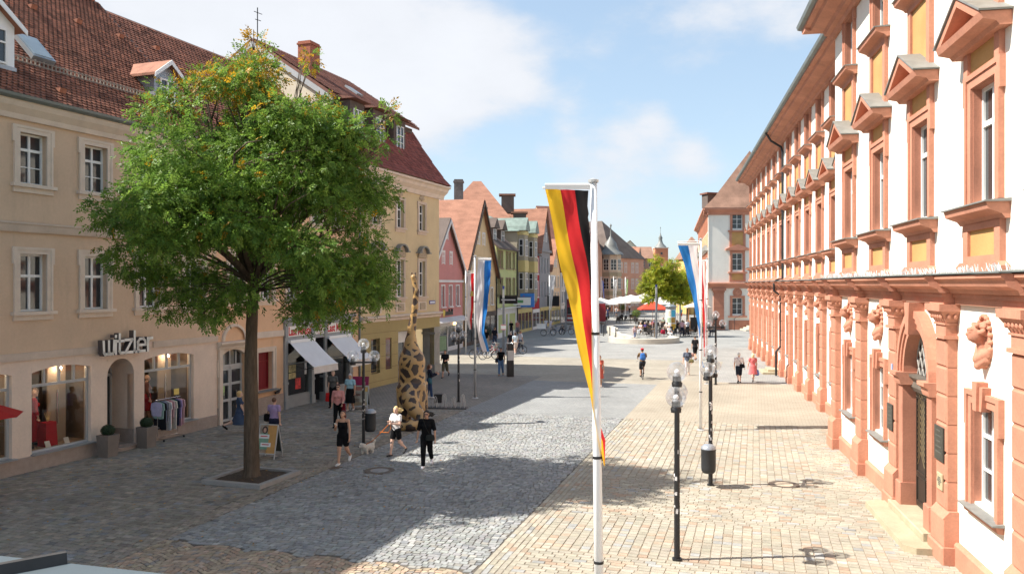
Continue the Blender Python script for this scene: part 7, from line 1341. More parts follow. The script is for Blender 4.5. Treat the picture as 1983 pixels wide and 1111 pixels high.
# ------------------------------------------------------------------ trees
def tree(name, label, base, Y, blobs, px_trunk, n_spray, leaf, pal, seed, trunk_r=.21, fork_row=585, yellow=None, bark=None, leaflets=9, spray_len=.26, dens_top=1.0, sub=0, dx=0):
    """blobs: (px, py, rx, ry) lobes of the crown as the photo shows them; their depth follows their width"""
    rng = np.random.default_rng(seed); rnd = random.Random(seed); o = thing(name, label, 'tree', base); k = Y / F_PX; bx, by = base.x, base.y
    C = []; R = []; 
    for (px, py, rx, ry, *dy) in blobs: p = AT(px + dx, py, Y); C.append((p.x - bx, (dy[0] * 1.6 - .7 if dy else rnd.uniform(-.9, .9) * rx * k * .5), p.z)); R.append((rx * k, (rx + ry) / 2 * k * 1.05, ry * k))
    C = np.array(C); R = np.array(R); tp = [AT(px, py, Y) for px, py in px_trunk]; T = [Vector((p.x - bx, rnd.uniform(-.05, .05), p.z)) for p in tp]; T[0].y = 0; T[0].z = -.05
    rad = [trunk_r * (1.35 if i == 0 else 1.05 - .5 * i / len(T)) for i in range(len(T))]; T.insert(1, T[0].lerp(T[1], .12)); rad.insert(1, trunk_r * 1.08)
    bm_ = bark or mat('bark', (.115, .085, .06), .95, .3, 5, 1.0, 22, .15, stretch=(3, 3, .5)); Tn = [Vector((np.interp(f, range(len(T)), [p.x for p in T]), np.interp(f, range(len(T)), [p.y for p in T]), np.interp(f, range(len(T)), [p.z for p in T]))) for f in np.linspace(0, len(T) - 1, 40)]; rn_ = list(np.interp(np.linspace(0, len(T) - 1, 40), range(len(T)), rad)); MB().tube(Tn, rn_, 26, rough=.035).build('trunk', bm_, o, True); top = T[-1]; tips = []
    br = MB()
    for i in range(len(C)):
        c = Vector(C[i]); st = T[-1] if c.z > top.z + .3 else T[-2].lerp(T[-1], .75); mid = st.lerp(c, .5) + Vector((rnd.uniform(-.3, .3), rnd.uniform(-.3, .3), rnd.uniform(.1, .5))); d = (c - st).length; r0 = min(trunk_r * .5, .036 * d ** .7) * (1 if c.z > top.z + .8 else .55) * min(1, .25 + R[i][0] / 1.6)
        br.tube([st, st.lerp(mid, .5) + Vector((0, 0, .1)), mid, c], [r0, r0 * .8, r0 * .6, r0 * .3], 7)
        for q in range(7 if c.z > top.z + .8 else 2):
            v = Vector(rng.normal(size=3)).normalized(); e = c + Vector((v.x * R[i][0], v.y * R[i][1], abs(v.z) * R[i][2] * .9 if rnd.random() < .6 else v.z * R[i][2])) * rnd.uniform(.6, .95); m = mid.lerp(c, rnd.random()); br.tube([m, m.lerp(e, .5) + Vector((0, 0, .12)), e], [r0 * .32, r0 * .22, .008], 5); tips.append(e)
    br.build('limbs', bm_, o, True)
    if sub:                                          # leaf clumps: small lobes spread over every big one
        c2, r2 = [], []
        for c, r in zip(C, R):
            for q in range(int(np.clip(r[0] * r[2] * sub, 1, 13))):
                v = rng.normal(size=3); v /= np.linalg.norm(v); f = rng.uniform(.25, .42) if r[0] > .9 else rng.uniform(.5, .75); c2.append(c + v * r * rng.uniform(.45, .85)); r2.append(np.maximum(np.maximum(r * f, r.min() * .3) * np.array([1.15, 1.15, .8]), .22))
        C, R = np.array(c2), np.array(r2)
    wgt = R[:, 0] * R[:, 2] * np.where(C[:, 2] > C[:, 2].mean() + 1.5, dens_top, 1); wgt = wgt / wgt.sum(); bi = rng.choice(len(C), n_spray, p=wgt); d = rng.normal(size=(n_spray, 3)); d /= np.linalg.norm(d, axis=1)[:, None]; rr = np.where(rng.random(n_spray) < .72, rng.uniform(.72, 1.06, n_spray), rng.uniform(.2, .8, n_spray))
    clump = np.sin(d[:, 0] * 7 + bi) * np.sin(d[:, 2] * 8 + bi * 2) * np.sin(d[:, 1] * 7 + bi * 3); keep = clump > -.25; bi, d, rr = bi[keep], d[keep], rr[keep]; n = len(bi); P = C[bi] + d * R[bi] * rr[:, None]
    # spray axis: outwards and drooping
    ax = d * .75 + rng.normal(size=(n, 3)) * .45 + np.array([0, 0, -.35]); ax /= np.linalg.norm(ax, axis=1)[:, None]; up = np.cross(ax, rng.normal(size=(n, 3))); up[:, 2] += .001; sd = np.cross(ax, np.array([0, 0, 1.0]) + rng.normal(size=(n, 3)) * .5); sd /= np.linalg.norm(sd, axis=1)[:, None]; nr = np.cross(sd, ax)
    lf = []
    for j in range(leaflets):
        t = (j // 2 + 1) / (leaflets // 2 + 1); s = 0 if j == leaflets - 1 else (1 if j % 2 else -1); o_ = P + ax * (spray_len * (t if s else 1.0))[..., None] if False else P + ax * (spray_len * (t if s else 1.0))
        dr = ax * (.55 if s else 1) + sd * s * .9 + nr * rng.normal(0, .25, (n, 1)) + np.array([0, 0, -.15]); dr /= np.linalg.norm(dr, axis=1)[:, None]; wd = np.cross(dr, nr + rng.normal(size=(n, 3)) * .35); wd /= np.linalg.norm(wd, axis=1)[:, None]; L = leaf * rng.uniform(.75, 1.2, (n, 1)); wv = L * .23
        lf.append(np.stack([o_, o_ + dr * L * .45 - wd * wv, o_ + dr * L, o_ + dr * L * .45 + wd * wv], 1))
    V = np.stack(lf, 1); col = np.array(pal)[rng.integers(0, len(pal), n)] * (1 + rng.normal(0, .16, (n, 1)))
    if yellow is not None: pr = yellow(P[:, 0], P[:, 2]); y = rng.random(n) < pr; col[y] = np.array((.42, .24, .015)) * (1 + rng.normal(0, .2, (int(y.sum()), 1)))
    col = np.clip(np.repeat(col, leaflets, 0) * (1 + rng.normal(0, .1, (n * leaflets, 1))), .005, .9); link('crown', np_mesh('crown', V.reshape(-1, 3), np.arange(n * leaflets * 4).reshape(-1, 4), [mat('leaf', (0, 0, 0), .5, .0, 1, attr='col', trans=.48, spec=.3)], col=col), o); return o
TB = Vector((PL_MID.x, PL_MID.y, .06)); TY = PL_MID.y
tree('big_street_tree', 'big leafy street tree with yellowing top standing in the square planter', TB, TY,
     [(490, 330, 165, 120, -1.2), (405, 275, 115, 95, .6), (580, 310, 115, 95, -.3), (500, 250, 120, 80, .9), (330, 330, 85, 100, 0), (340, 420, 100, 95, -.8), (655, 330, 95, 90, .3), (670, 300, 60, 45, -.2), (430, 430, 120, 90, -1.6), (560, 430, 130, 95, -1.3), (660, 450, 80, 90, -.4), (280, 490, 62, 70, -.4), (300, 560, 50, 40, .1), (400, 540, 70, 45, .5), (500, 500, 110, 75, 1.4), (700, 520, 42, 65, -.3), (610, 560, 50, 45, -.8), (632, 610, 26, 38, -.8), (425, 620, 20, 40, -.9), (560, 600, 32, 25, .2), (245, 370, 26, 14, .2), (380, 170, 75, 42, .2), (325, 215, 50, 40, .2), (310, 590, 40, 26, -.3), (690, 580, 35, 40, .3), (370, 580, 50, 30, -.5), (650, 540, 50, 50, -.9), (480, 560, 60, 30, -.6), (230, 440, 34, 40, -.2), (495, 150, 50, 48, .3), (470, 95, 30, 40, .4), (568, 128, 20, 45, .6), (580, 220, 70, 45, .2), (715, 300, 36, 30, -.1), (738, 238, 22, 9, -.1), (420, 590, 60, 36, -.4), (300, 540, 70, 50, .4), (380, 560, 60, 40, 1.0), (620, 570, 60, 44, .9), (690, 540, 40, 60, .5), (600, 635, 18, 26, -.5), (560, 575, 70, 36, -.2), (345, 600, 40, 26, .3), (670, 600, 34, 36, -.2), (480, 175, 90, 55, -.5), (240, 520, 30, 45, .2), (720, 590, 18, 36, -.3)],
     [(487, 925), (487, 800), (486, 690), (488, 610), (492, 555)], 27000, .1, [(.17, .275, .042), (.135, .24, .038), (.20, .305, .05), (.11, .205, .036)], 3, .205, sub=7.5, dx=24, yellow=lambda x, z: np.clip((z - 9.6) / 4.6, .012, .6) * np.where(z > 9.4, 1, 1))
LM = [(.38, .40, .03), (.31, .37, .035), (.43, .40, .035), (.26, .32, .035)]
Y2 = 87.0; b = Vector(((1269 - CX) * Y2 / F_PX, Y2, 0)); tree('lime_green_tree', 'lime green tree with spreading crown beside the cafe terrace', b, Y2, [(1285, 520, 22, 16), (1270, 535, 25, 16), (1300, 535, 25, 16), (1258, 555, 20, 14), (1285, 555, 30, 18), (1312, 555, 25, 18), (1260, 575, 20, 12), (1290, 578, 26, 12), (1275, 508, 14, 8), (1300, 512, 14, 8), (1322, 570, 14, 14)], [(1269, 652), (1270, 620), (1271, 598), (1274, 570)], 5200, .2, LM, 5, .13, sub=5, leaflets=7, spray_len=.42)
Y2 = 108.0; b = Vector(((1330 - CX) * Y2 / F_PX, Y2, 0)); tree('lime_green_tree', 'second lime green tree partly behind the blue and white flag', b, Y2, [(1325, 535, 20, 18), (1338, 550, 22, 18), (1318, 560, 18, 16), (1345, 570, 18, 16), (1330, 578, 20, 12)], [(1330, 632), (1331, 600), (1331, 575)], 2600, .22, LM, 8, .12, sub=5, leaflets=7, spray_len=.42)
for i, (px, Y2, lb) in enumerate(((1300, 150, 'dark green tree far behind the white parasols'), (1345, 135, 'green tree beside the wooden kiosk'))):
    b = Vector(((px - CX) * Y2 / F_PX, Y2, 0)); tree('far_tree', lb, b, Y2, [(px, 560, 18, 14), (px + 10, 572, 16, 12), (px - 10, 572, 16, 12)], [(px, 609 if Y2 > 140 else 616), (px, 590), (px, 578)], 1200, .28, [(.06, .11, .025), (.08, .13, .03)], 20 + i, .12, leaflets=7, spray_len=.45)
# fallen leaves on the pavement near the tree
n = 420; a = RNG.uniform(0, 6.28, n); r = 6.5 * np.sqrt(RNG.random(n)); c = np.stack([PL_MID.x - .5 + r * np.cos(a), PL_MID.y + r * np.sin(a), np.full(n, .022)], 1); in_pl = (abs(c[:, 0] - PL_MID.x) < .9) & (abs(c[:, 1] - PL_MID.y) < .9); c[in_pl, 2] = .115
t = RNG.uniform(0, 6.28, n); L = RNG.uniform(.03, .055, n)[:, None]; u = np.stack([np.cos(t), np.sin(t), RNG.normal(0, .15, n)], 1); v = np.stack([-np.sin(t), np.cos(t), RNG.normal(0, .15, n)], 1); V = np.stack([c - u * L, c - v * L * .45, c + u * L, c + v * L * .45], 1)
o = link('fallen_leaves', np_mesh('fallen_leaves', V.reshape(-1, 3), np.arange(n * 4).reshape(-1, 4), [MATS['leaf']], col=np.array((.34, .17, .03)) * (1 + RNG.normal(0, .35, (n, 1))).clip(.3, 2))); tag(o, 'scattered yellow fallen leaves on the pavement round the tree planter', 'leaves', kind='stuff')
# ------------------------------------------------------------------ people
SKIN = [mat('skin_%d' % i, c, .5, .06, 6, 0, spec=.35) for i, c in enumerate(((.60, .36, .26), (.52, .29, .19), (.64, .40, .30)))]
def fab(c): return mat('fabric_%03d%03d%03d' % tuple(int(v * 999) for v in c), c, .9, .08, 7, .35, 35, .15)
HAIRM = lambda c: mat('hair_%03d%03d%03d' % tuple(int(v * 999) for v in c), c, .5, .3, 40, .5, 70, .35)
def rotx(v, a): c, s = math.cos(a), math.sin(a); return np.array((v[0], v[1] * c - v[2] * s, v[1] * s + v[2] * c))
def rotz(v, a): c, s = math.cos(a), math.sin(a); return np.array((v[0] * c - v[1] * s, v[0] * s + v[1] * c, v[2]))
def person(label, p, face, H=1.68, legs=(18, 8, -16, 22), armR=(10, 8, 15, 0), armL=(-10, 8, 15, 0), skin=0, top=None, sleeve=.55, low=None, low_kind='trousers', low_len=1.0, hair=(.05, .03, .02), style='short', shoes=(.7, .68, .66), female=True, vox=.012, lean=0, head=(0, 0), z=0.0, group=None, build_=1.0, hat=None, straps=False, shades=False, sit=None):
    """face: compass of the gaze in degrees, 0 = away from the camera, 180 = towards it, 90 = picture left.  arms: (raise forwards, spread, elbow, inward)"""
    k = H / 1.7; fe = female; A = np.array; b = build_
    hipz = .90; hips = {s: A((s * .085, 0, hipz)) for s in (1, -1)}; J = {}
    for s, (th, kn) in ((1, legs[:2]), (-1, legs[2:])):
        t, u = R_(th), R_(th - kn); knee = hips[s] + A((s * .005, math.sin(t), -math.cos(t))) * .42; ank = knee + A((0, math.sin(u), -math.cos(u))) * .40; pitch = max(-.9, min(.5, u * .9 if u < 0 else 0)); fd = A((s * .1, math.cos(pitch), math.sin(pitch) - .22)); J[s] = (hips[s], knee, ank, ank + A((0, -.04, -.045)), ank + fd * .15 + A((0, 0, -.03)))
    def up(v): return rotx(v - A((0, 0, .95)), R_(-lean)) + A((0, 0, .95))
    sw = (.165 if fe else .185) * b; sh = {s: up(A((s * sw, -.01, 1.395))) for s in (1, -1)}; AJ = {}
    for s, (fl, ab, el, inn) in ((1, armR), (-1, armL)):
        f, a_ = R_(fl), R_(ab); up_ = A((s * math.sin(a_), math.sin(f) * math.cos(a_), -math.cos(f) * math.cos(a_))); elb = sh[s] + up_ * .285; g = f + R_(el); fo = A((s * math.sin(a_) * .4, math.sin(g), -math.cos(g))); fo = rotz(fo, s * R_(inn)); fo /= np.linalg.norm(fo); wr = elb + fo * .245; AJ[s] = (sh[s], elb, wr, fo)
    body = []; tors = []; armp = {1: [], -1: []}; legp = {1: [], -1: []}; footp = {1: [], -1: []}
    pel = [ell((0, -.01, .94), (.158 * b if fe else .15 * b, .115 * b, .12)), cap((-.06, -.05, .9), (.06, -.05, .9), .085 * b, .085 * b)]
    ab_ = [cap(up(A((0, 0, 1.0))), up(A((0, 0, 1.15))), .125 * b if fe else .135 * b, .13 * b if fe else .145 * b, (0, 1, 0), 1.3)]; ch = [ell(up(A((0, -.005, 1.27))), (.152 * b if fe else .172 * b, .105 * b, .175)), cap(sh[1] * A((.85, 1, 1)), sh[-1] * A((.85, 1, 1)), .062, .062), cap(up(A((0, -.03, 1.34))), up(A((0, -.02, 1.44))), .09, .06)]
    if fe: ch += [ell(up(A((s * .07, .085, 1.245))), (.062, .058, .06)) for s in (1, -1)]
    tors = ab_ + ch; neck = [cap(up(A((0, -.02, 1.42))), up(A((0, .0, 1.53))), .052, .048)]
    for s in (1, -1):
        a, e, w, fo = AJ[s]; q = b ** .5; armp[s] = [cap(a, e, .047 * q if fe else .053 * q, .038 * q), cap(e, w, .038 * q, .026)]; hp, kn, an, he, to = J[s]; legp[s] = [cap(hp, kn, .088 * q, .057 * q), cap(kn, an, .055 * q, .036), ell(kn + (an - kn) * .3 + A((0, -.018, 0)), (.048 * q, .05 * q, .1))]; footp[s] = [cap(he, to, .036, .03, (0, 0, 1), 1.1), cap(an, he, .035, .034)]
    # hands: palm, four fingers, thumb
    hands = []
    for s in (1, -1):
        a, e, w, fo = AJ[s]; lat = np.cross(fo, A((s * 1.0, 0, .15))); lat /= np.linalg.norm(lat); nrm = np.cross(fo, lat); pe = w + fo * .085; hands.append(cap(w + fo * .01, pe, .026, .034, nrm, 1.9))
        for i, ln in enumerate((.062, .072, .067, .05)):
            o_ = pe + lat * (.026 - .0175 * i); d1 = fo * .85 - nrm * s * .35; d1 /= np.linalg.norm(d1); d2 = fo * .45 - nrm * s * .9; d2 /= np.linalg.norm(d2); m = o_ + d1 * ln * .55; hands += [cap(o_ - fo * .01, m, .0098, .0092), cap(m, m + d2 * ln * .5, .0092, .008)]
        o_ = w + fo * .035 + lat * .028; hands += [cap(o_, o_ + (lat * .6 + fo * .6) * .05, .012, .0105), cap(o_ + (lat * .6 + fo * .6) * .05, o_ + (lat * .35 + fo * .95) * .085, .0105, .0088)]
    hy, hx = R_(head[0]), R_(head[1]); hc = up(A((0, .015, 1.6))); nb = up(A((0, 0, 1.52)))
    def hd(v): q = rotz(rotx(A(v), -hx), hy); return nb + A((0, .015, .08)) + q
    rot = np.array([rotz(rotx(A(e_), -hx), hy) for e_ in ((1, 0, 0), (0, 1, 0), (0, 0, 1))]).T
    headp = [ell(hd((0, -.01, .03)), (.074, .092, .092), rot), ell(hd((0, .022, -.035)), (.056, .068, .07), rot), cap(hd((0, .09, .012)), hd((0, .106, -.022)), .01, .014), ell(hd((0, .085, -.052)), (.026, .014, .013), rot), ell(hd((0, .078, -.085)), (.024, .018, .018), rot)] + [ell(hd((s * .075, -.005, .0)), (.012, .022, .032), rot) for s in (1, -1)] + [ell(hd((s * .03, .076, .03)), (.022, .014, .01), rot) for s in (1, -1)]
    full = pel + tors + neck + headp + hands + armp[1] + armp[-1] + legp[1] + legp[-1] + footp[1] + footp[-1]
    lowz = min(min(J[s][3][2] - .036, J[s][4][2] - .03) for s in (1, -1)); zoff = z - (lowz * k if sit is None else (.86 * k - sit))
    o = thing('person', label, 'person', (p[0], p[1], zoff), R_(face), group); o.scale = (k, k, k)
    V, Q = sculpt(full, vox, .022); link('body', np_mesh('body', V, Q, [SKIN[skin]], True), o)
    cv = max(vox, .011)
    def cloth(name, prims, m, grow, cut=None, bl=.03): V, Q = sculpt(prims, cv, bl, grow, cut); link(name, np_mesh(name, V, Q, [m], True), o)
    if top is not None:
        pr = list(tors) + pel[:1]
        for s in (1, -1):
            if sleeve <= 0: continue
            a, e, w, fo = AJ[s]
            if sleeve <= 1: pr.append(cap(a, a + (e - a) * sleeve, .054, .05))
            else: pr += [cap(a, e, .054, .046), cap(e, e + (w - e) * (sleeve - 1), .046, .036)]
        neckz = 1.47 if not straps else 1.36; hem = .9 if low_kind != 'dress' else .9
        cloth('top', pr, fab(top), .012, lambda P_: np.maximum(hem - P_[..., 2], (P_[..., 2] - neckz) if lean < 5 else P_[..., 2] - 1.6))
        if straps:
            for s in (1, -1): MB().tube([tuple(sh[s] * A((.55, 1, 1)) + A((0, .1, -.07))), tuple(sh[s] * A((.6, 1, 1)) + A((0, .03, .055))), tuple(sh[s] * A((.6, 1, 1)) + A((0, -.07, .0)))], .006, 5).build('strap', fab(top), o)
    if low is not None:
        m = fab(low)
        if low_kind == 'trousers':
            pr = list(pel)
            for s in (1, -1):
                hp, kn, an, he, to = J[s]; f = low_len * 2
                if f <= 1: pr.append(cap(hp, hp + (kn - hp) * f, .094 * b ** .5, .082 * b ** .5))
                else: pr += [cap(hp, kn, .092 * b ** .5, .066 * b ** .5), cap(kn, kn + (an - kn) * min(1, f - 1), .063 * b ** .5, .052)]
            cloth('trousers' if low_len > .6 else 'shorts', pr, m, .011, lambda P_: P_[..., 2] - 1.06)
        else:
            kn = (J[1][1] + J[-1][1]) / 2; f = low_len; sp = abs(J[1][1][1] - J[-1][1][1]); q0 = A((0, 0, 1.02)); q1 = A((0, kn[1] * f, .95 - f * .55)); pr = list(pel) + [cap(q0, q1, .13 * b, .17 * b + sp * .28, (0, 1, 0), 1.12)] + [cap(J[s][0], J[s][0] + (J[s][1] - J[s][0]) * min(1, f), .1, .09) for s in (1, -1)]
            cloth('skirt', pr, m, .012, lambda P_: np.maximum(P_[..., 2] - 1.05, q1[2] - .03 - P_[..., 2]))
    for s in (1, -1): V, Q = sculpt(footp[s][:1], cv, .01, .012, lambda P_: P_[..., 2] - (J[s][3][2] + .05)); link('shoe', np_mesh('shoe', V, Q, [fab(shoes)], True), o)
    if style != 'bald':
        hp = [ell(hd((0, -.022, .045)), (.083, .096, .094), rot)]; 
        if style in ('bob', 'long', 'pony', 'blow'): hp += [cap(hd((s * .068, -.02, .04)), hd((s * .075, -.02, -.06)), .026, .022) for s in (1, -1)] + [cap(hd((0, -.07, .04)), hd((0, -.07, -.07)), .06, .05)]
        if style == 'long': hp += [cap(hd((s * .05, -.06, -.02)), hd((s * .06, -.075, -.2)), .045, .03) for s in (1, -1)]
        if style == 'pony': hp += [cap(hd((0, -.1, .03)), hd((0, -.15, -.06)), .035, .03), cap(hd((0, -.15, -.06)), hd((0, -.13, -.2)), .03, .012)]
        if style == 'blow': hp += [cap(hd((-.06, -.05, .0)), hd((-.15, -.1, -.04)), .05, .04), cap(hd((-.15, -.1, -.04)), hd((-.24, -.12, .0)), .04, .012), cap(hd((-.1, -.08, .04)), hd((-.2, -.14, .03)), .04, .015)]
        inv = rot.T; cen = nb + A((0, .015, .08))
        def facecut(P_): q = (P_ - cen) @ rot; return np.minimum(q[..., 1] - .028, .052 - q[..., 2]) if True else 0
        V, Q = sculpt(hp, min(cv, .014) if vox < .02 else .02, .02, 0, lambda P_: np.minimum((((P_ - cen) @ rot)[..., 1] - .03), .055 - ((P_ - cen) @ rot)[..., 2])); link('hair', np_mesh('hair', V, Q, [HAIRM(hair)], True), o)
    if vox <= .013:
        for s in (1, -1): MB().sphere(tuple(hd((s * .03, .083, .012))), .0105, 8, 6).build('eye', mat('eye_dark', (.05, .035, .03), .2, .1, 3), o, True)
        MB().sphere(tuple(hd((0, .094, -.052))), .02, 8, 5, 1, .35, .3).build('mouth', mat('lip', (.40, .14, .12), .5, .1, 3), o, True)
    if shades: MB().box(-.07, .07, .088, .1, -.0, .03).build('sunglasses', M['black_iron'], o, loc=tuple(hd((0, 0, 0))))
    if hat: MB().lathe([(.098, .05), (.1, .09), (.08, .14), (.001, .16)], 14).build('hat', fab(hat), o, True, loc=tuple(hd((0, -.015, 0))))
    o['hR'] = 0; del o['hR']; Mx = Matrix.Translation((p[0], p[1], zoff)) @ Matrix.Rotation(R_(face), 4, 'Z') @ Matrix.Scale(k, 4); W_ = lambda v: Mx @ Vector(v); return {'o': o, 'R': W_(AJ[1][2] + AJ[1][3] * .07), 'L': W_(AJ[-1][2] + AJ[-1][3] * .07), 'shR': W_(sh[1]), 'shL': W_(sh[-1]), 'M': Mx}
def bag(label, c, size, rz, colr, strap=None, name='handbag', cat='bag'):
    o = thing(name, label, cat, c, R_(rz)); w, d, h = size; r_ = d / 2; V, Q = sculpt([cap((-w / 2 + r_, 0, -h / 2 + r_ + (h - d) * i / 6), ((w / 2 - r_) * (1 - .2 * i / 6), 0, -h / 2 + r_ + (h - d) * i / 6), r_ * (1 - .35 * i / 6)) for i in range(7)], max(.012, d / 9), .04); link('bag_body', np_mesh('bag_body', V, Q, [fab(colr)], True), o)
    if strap:
        inv = (Matrix.Translation(c) @ Matrix.Rotation(R_(rz), 4, 'Z')).inverted(); MB().tube([inv @ Vector(s) for s in strap], .009, 5).build('strap', fab(colr), o)
    return o
NAVY, BLK, WHT = (.02, .025, .05), (.008, .008, .009), (.72, .70, .68)
# --- the three women in front, with the small dog
a = person('woman in black strapped top and black shorts looking at her phone', G(664, 899), 172, 1.66, (14, 6, -14, 38), (22, 8, 98, 28), (2, 8, 8, 0), 1, BLK, 0, BLK, 'trousers', .3, (.07, .03, .02), 'bob', (.7, .68, .65), vox=.0095, head=(0, -24), straps=True, build_=1.08)
ph = thing('phone', 'white mobile phone in the hand of the woman with black shorts', 'phone', a['R'] + Vector((0, -.03, .05)), R_(172)); MB().block(-.036, .036, -.005, .005, -.07, .07, .003).build('case', M['white_paint'], ph); MB().quad((-.031, -.0056, -.06), (.031, -.0056, -.06), (.031, -.0056, .06), (-.031, -.0056, .06)).build('screen', M['pane'], ph); ph.rotation_euler = (R_(-50), 0, R_(172))
bl = person('blonde woman in white t-shirt and black shorts holding a dog leash', G(767, 882), 150, 1.6, (16, 4, -12, 40), (24, 10, 82, 40), (20, 12, 78, 34), 2, WHT, .5, BLK, 'trousers', .3, (.72, .52, .22), 'blow', (.05, .05, .05), vox=.0095, head=(20, -6))
bk_ = person('woman in loose black t-shirt and black leggings with white shoes', G(826, 905), 176, 1.72, (10, 6, -16, 30), (0, 14, 14, 0), (4, 14, 12, 0), 1, BLK, .85, BLK, 'trousers', .97, (.012, .01, .01), 'blow', (.75, .73, .76), vox=.0095, build_=1.08, shades=True)
bag('small dark crossbody bag of the woman in black leggings', bk_['M'] @ Vector((-.13, .14, .93)), (.26, .09, .2), 176, (.03, .032, .03), [bk_['M'] @ Vector(v) for v in ((-.13, .14, 1.0), (.0, .14, 1.25), (.1, .06, 1.46), (.06, -.08, 1.4), (-.12, -.12, 1.05))])
def dog(p, rz):
    o = thing('dog', 'small fluffy white dog on an orange leash', 'dog', p, R_(rz)); P = [cap((0, -.14, .22), (0, .12, .23), .1, .105), ell((0, .14, .22), (.1, .1, .12)), cap((0, .15, .26), (0, .22, .3), .075, .07), ell((0, .27, .31), (.078, .085, .075)), cap((0, .32, .29), (0, .37, .28), .042, .034), ell((0, -.15, .24), (.09, .1, .1)), cap((0, -.22, .28), (0, -.27, .4), .035, .045), cap((0, -.27, .4), (0, -.2, .45), .045, .04)] + [cap((s * .06, .26, .36), (s * .09, .26, .27), .03, .035) for s in (1, -1)]
    for s in (1, -1): P += [cap((s * .06, .13, .2), (s * .06, .15 + .04 * s, .1), .048, .036), cap((s * .06, .15 + .04 * s, .1), (s * .06, .14 + .05 * s, .03), .034, .034), cap((s * .06, -.15, .2), (s * .065, -.12 - .03 * s, .13), .06, .042), cap((s * .065, -.12 - .03 * s, .13), (s * .065, -.17 - .03 * s, .08), .036, .032), cap((s * .065, -.17 - .03 * s, .08), (s * .065, -.15 - .03 * s, .03), .03, .033)]
    V, Q = sculpt(P, .012, .03, disp=lambda q: .012 * np.sin(q[..., 0] * 95) * np.sin(q[..., 1] * 88) * np.sin(q[..., 2] * 91)); link('body', np_mesh('body', V, Q, [mat('dog_fur', (.66, .60, .52), .9, .12, 14, .8, 60, .15)], True), o); MB().sphere((0, .405, .285), .018, 8, 6).build('nose', M['black_iron'], o, True)
    for s in (1, -1): MB().sphere((s * .032, .34, .33), .012, 8, 6).build('eye', M['black_iron'], o, True)
    return o
dg_ = G(713, 878); dog(dg_, 140); col_ = Vector((dg_.x - .1, dg_.y - .1, .3))
ls = thing('dog_leash', 'orange leash running from the blonde woman to the white dog', 'leash', (0, 0, 0)); hR = (bl['R'] + bl['L']) / 2; MB().tube([hR, hR.lerp(col_, .35) - Vector((0, 0, .05)), hR.lerp(col_, .7) - Vector((0, 0, .08)), col_], .012, 6).tube([hR, hR + Vector((.03, -.02, -.15)), hR + Vector((-.04, -.03, -.3)), hR.lerp(col_, .4)], .012, 6).build('strap', fab((.55, .16, .03)), ls)
# --- along the left pavement
q = person('woman in lilac t-shirt and navy trousers walking away with a black bag', G(531, 861), -12, 1.63, (16, 4, -14, 26), (-6, 8, 10, 0), (10, 10, 30, 0), 0, (.36, .27, .46), .45, NAVY, 'trousers', .85, (.12, .06, .035), 'short', (.5, .4, .3), build_=1.12); bag('black shoulder bag of the woman in lilac', q['M'] @ Vector((-.24, .02, 1.0)), (.34, .12, .3), -12, BLK, [q['M'] @ Vector(v) for v in ((-.24, .1, 1.1), (-.17, .03, 1.45), (-.24, -.1, 1.1))])
person('woman in dark blue dress passing behind the tree trunk', G(464, 838), -62, 1.6, (24, 6, -26, 46), (10, 8, 15, 0), (-10, 8, 15, 0), 2, (.05, .075, .13), .5, (.05, .075, .13), 'dress', .95, (.62, .42, .18), 'bob', BLK)
q = person('woman in salmon pink sweater and black trousers with sunglasses', AT(655, 826, 32.2), 176, 1.66, (14, 4, -14, 30), (0, 10, 12, 0), (12, 10, 40, 0), 0, (.60, .27, .25), 1.4, BLK, 'trousers', .98, (.07, .03, .02), 'short', BLK, build_=1.1, shades=True, z=0); q['o'].location.z = max(0, q['o'].location.z - 0) 
bag('maroon jacket folded over the arm of the woman in pink', q['L'] + Vector((.05, .0, -.2)), (.2, .12, .6), 170, (.16, .01, .02), None, 'folded_jacket', 'jacket')
q = person('woman in dark grey top carrying a red bag before the shop doorway', AT(645, 790, 37.3), 178, 1.63, (14, 4, -10, 20), (0, 8, 12, 0), (0, 8, 12, 0), 0, (.10, .10, .095), .6, BLK, 'trousers', .97, (.34, .24, .16), 'bob', BLK, vox=.015); bag('bright red carrier bag of the woman in grey', q['R'] + Vector((0, -.02, -.3)), (.26, .1, .42), 170, (.6, .02, .02), [q['R'], q['R'] + Vector((.05, 0, -.2))], 'carrier_bag')
person('grey haired woman in light blue t-shirt and black skirt', AT(678, 796, 36.2), 165, 1.6, (8, 2, -8, 10), (0, 10, 12, 0), (0, 10, 12, 0), 1, (.30, .50, .58), .55, BLK, 'skirt', 1.0, (.5, .5, .5), 'short', (.5, .42, .38), vox=.015, build_=1.15)
q = person('woman in dark jacket and jeans reading a paper beside the sculpture', G(832, 771), -72, 1.62, (6, 0, -6, 8), (25, 8, 85, 10), (25, 8, 85, 10), 0, (.02, .022, .035), 1.9, (.04, .07, .15), 'trousers', .98, (.14, .06, .03), 'pony', WHT, vox=.014, head=(0, -12)); bag('teal shoulder bag of the woman beside the sculpture', q['M'] @ Vector((.2, -.03, .9)), (.42, .14, .32), -72, (.05, .13, .16), [q['M'] @ Vector(v) for v in ((.2, .1, 1.0), (.15, .0, 1.45), (.2, -.1, 1.0))]); pp = thing('paper_sheet', 'white paper in the hands of the woman beside the sculpture', 'paper', (q['R'] + q['L']) / 2 + Vector((.05, 0, .03)), R_(-72)); MB().box(-.1, .1, -.002, .002, -.07, .07).build('sheet', M['white_paint'], pp)
person('man in black t-shirt and olive shorts walking towards the bicycle rack', G(862, 731), 168, 1.66, (20, 4, -20, 40), (16, 8, 80, 20), (14, 8, 70, 20), 1, (.012, .012, .016), .55, (.10, .095, .065), 'trousers', .5, (.06, .035, .03), 'short', (.06, .06, .06), False, .015)
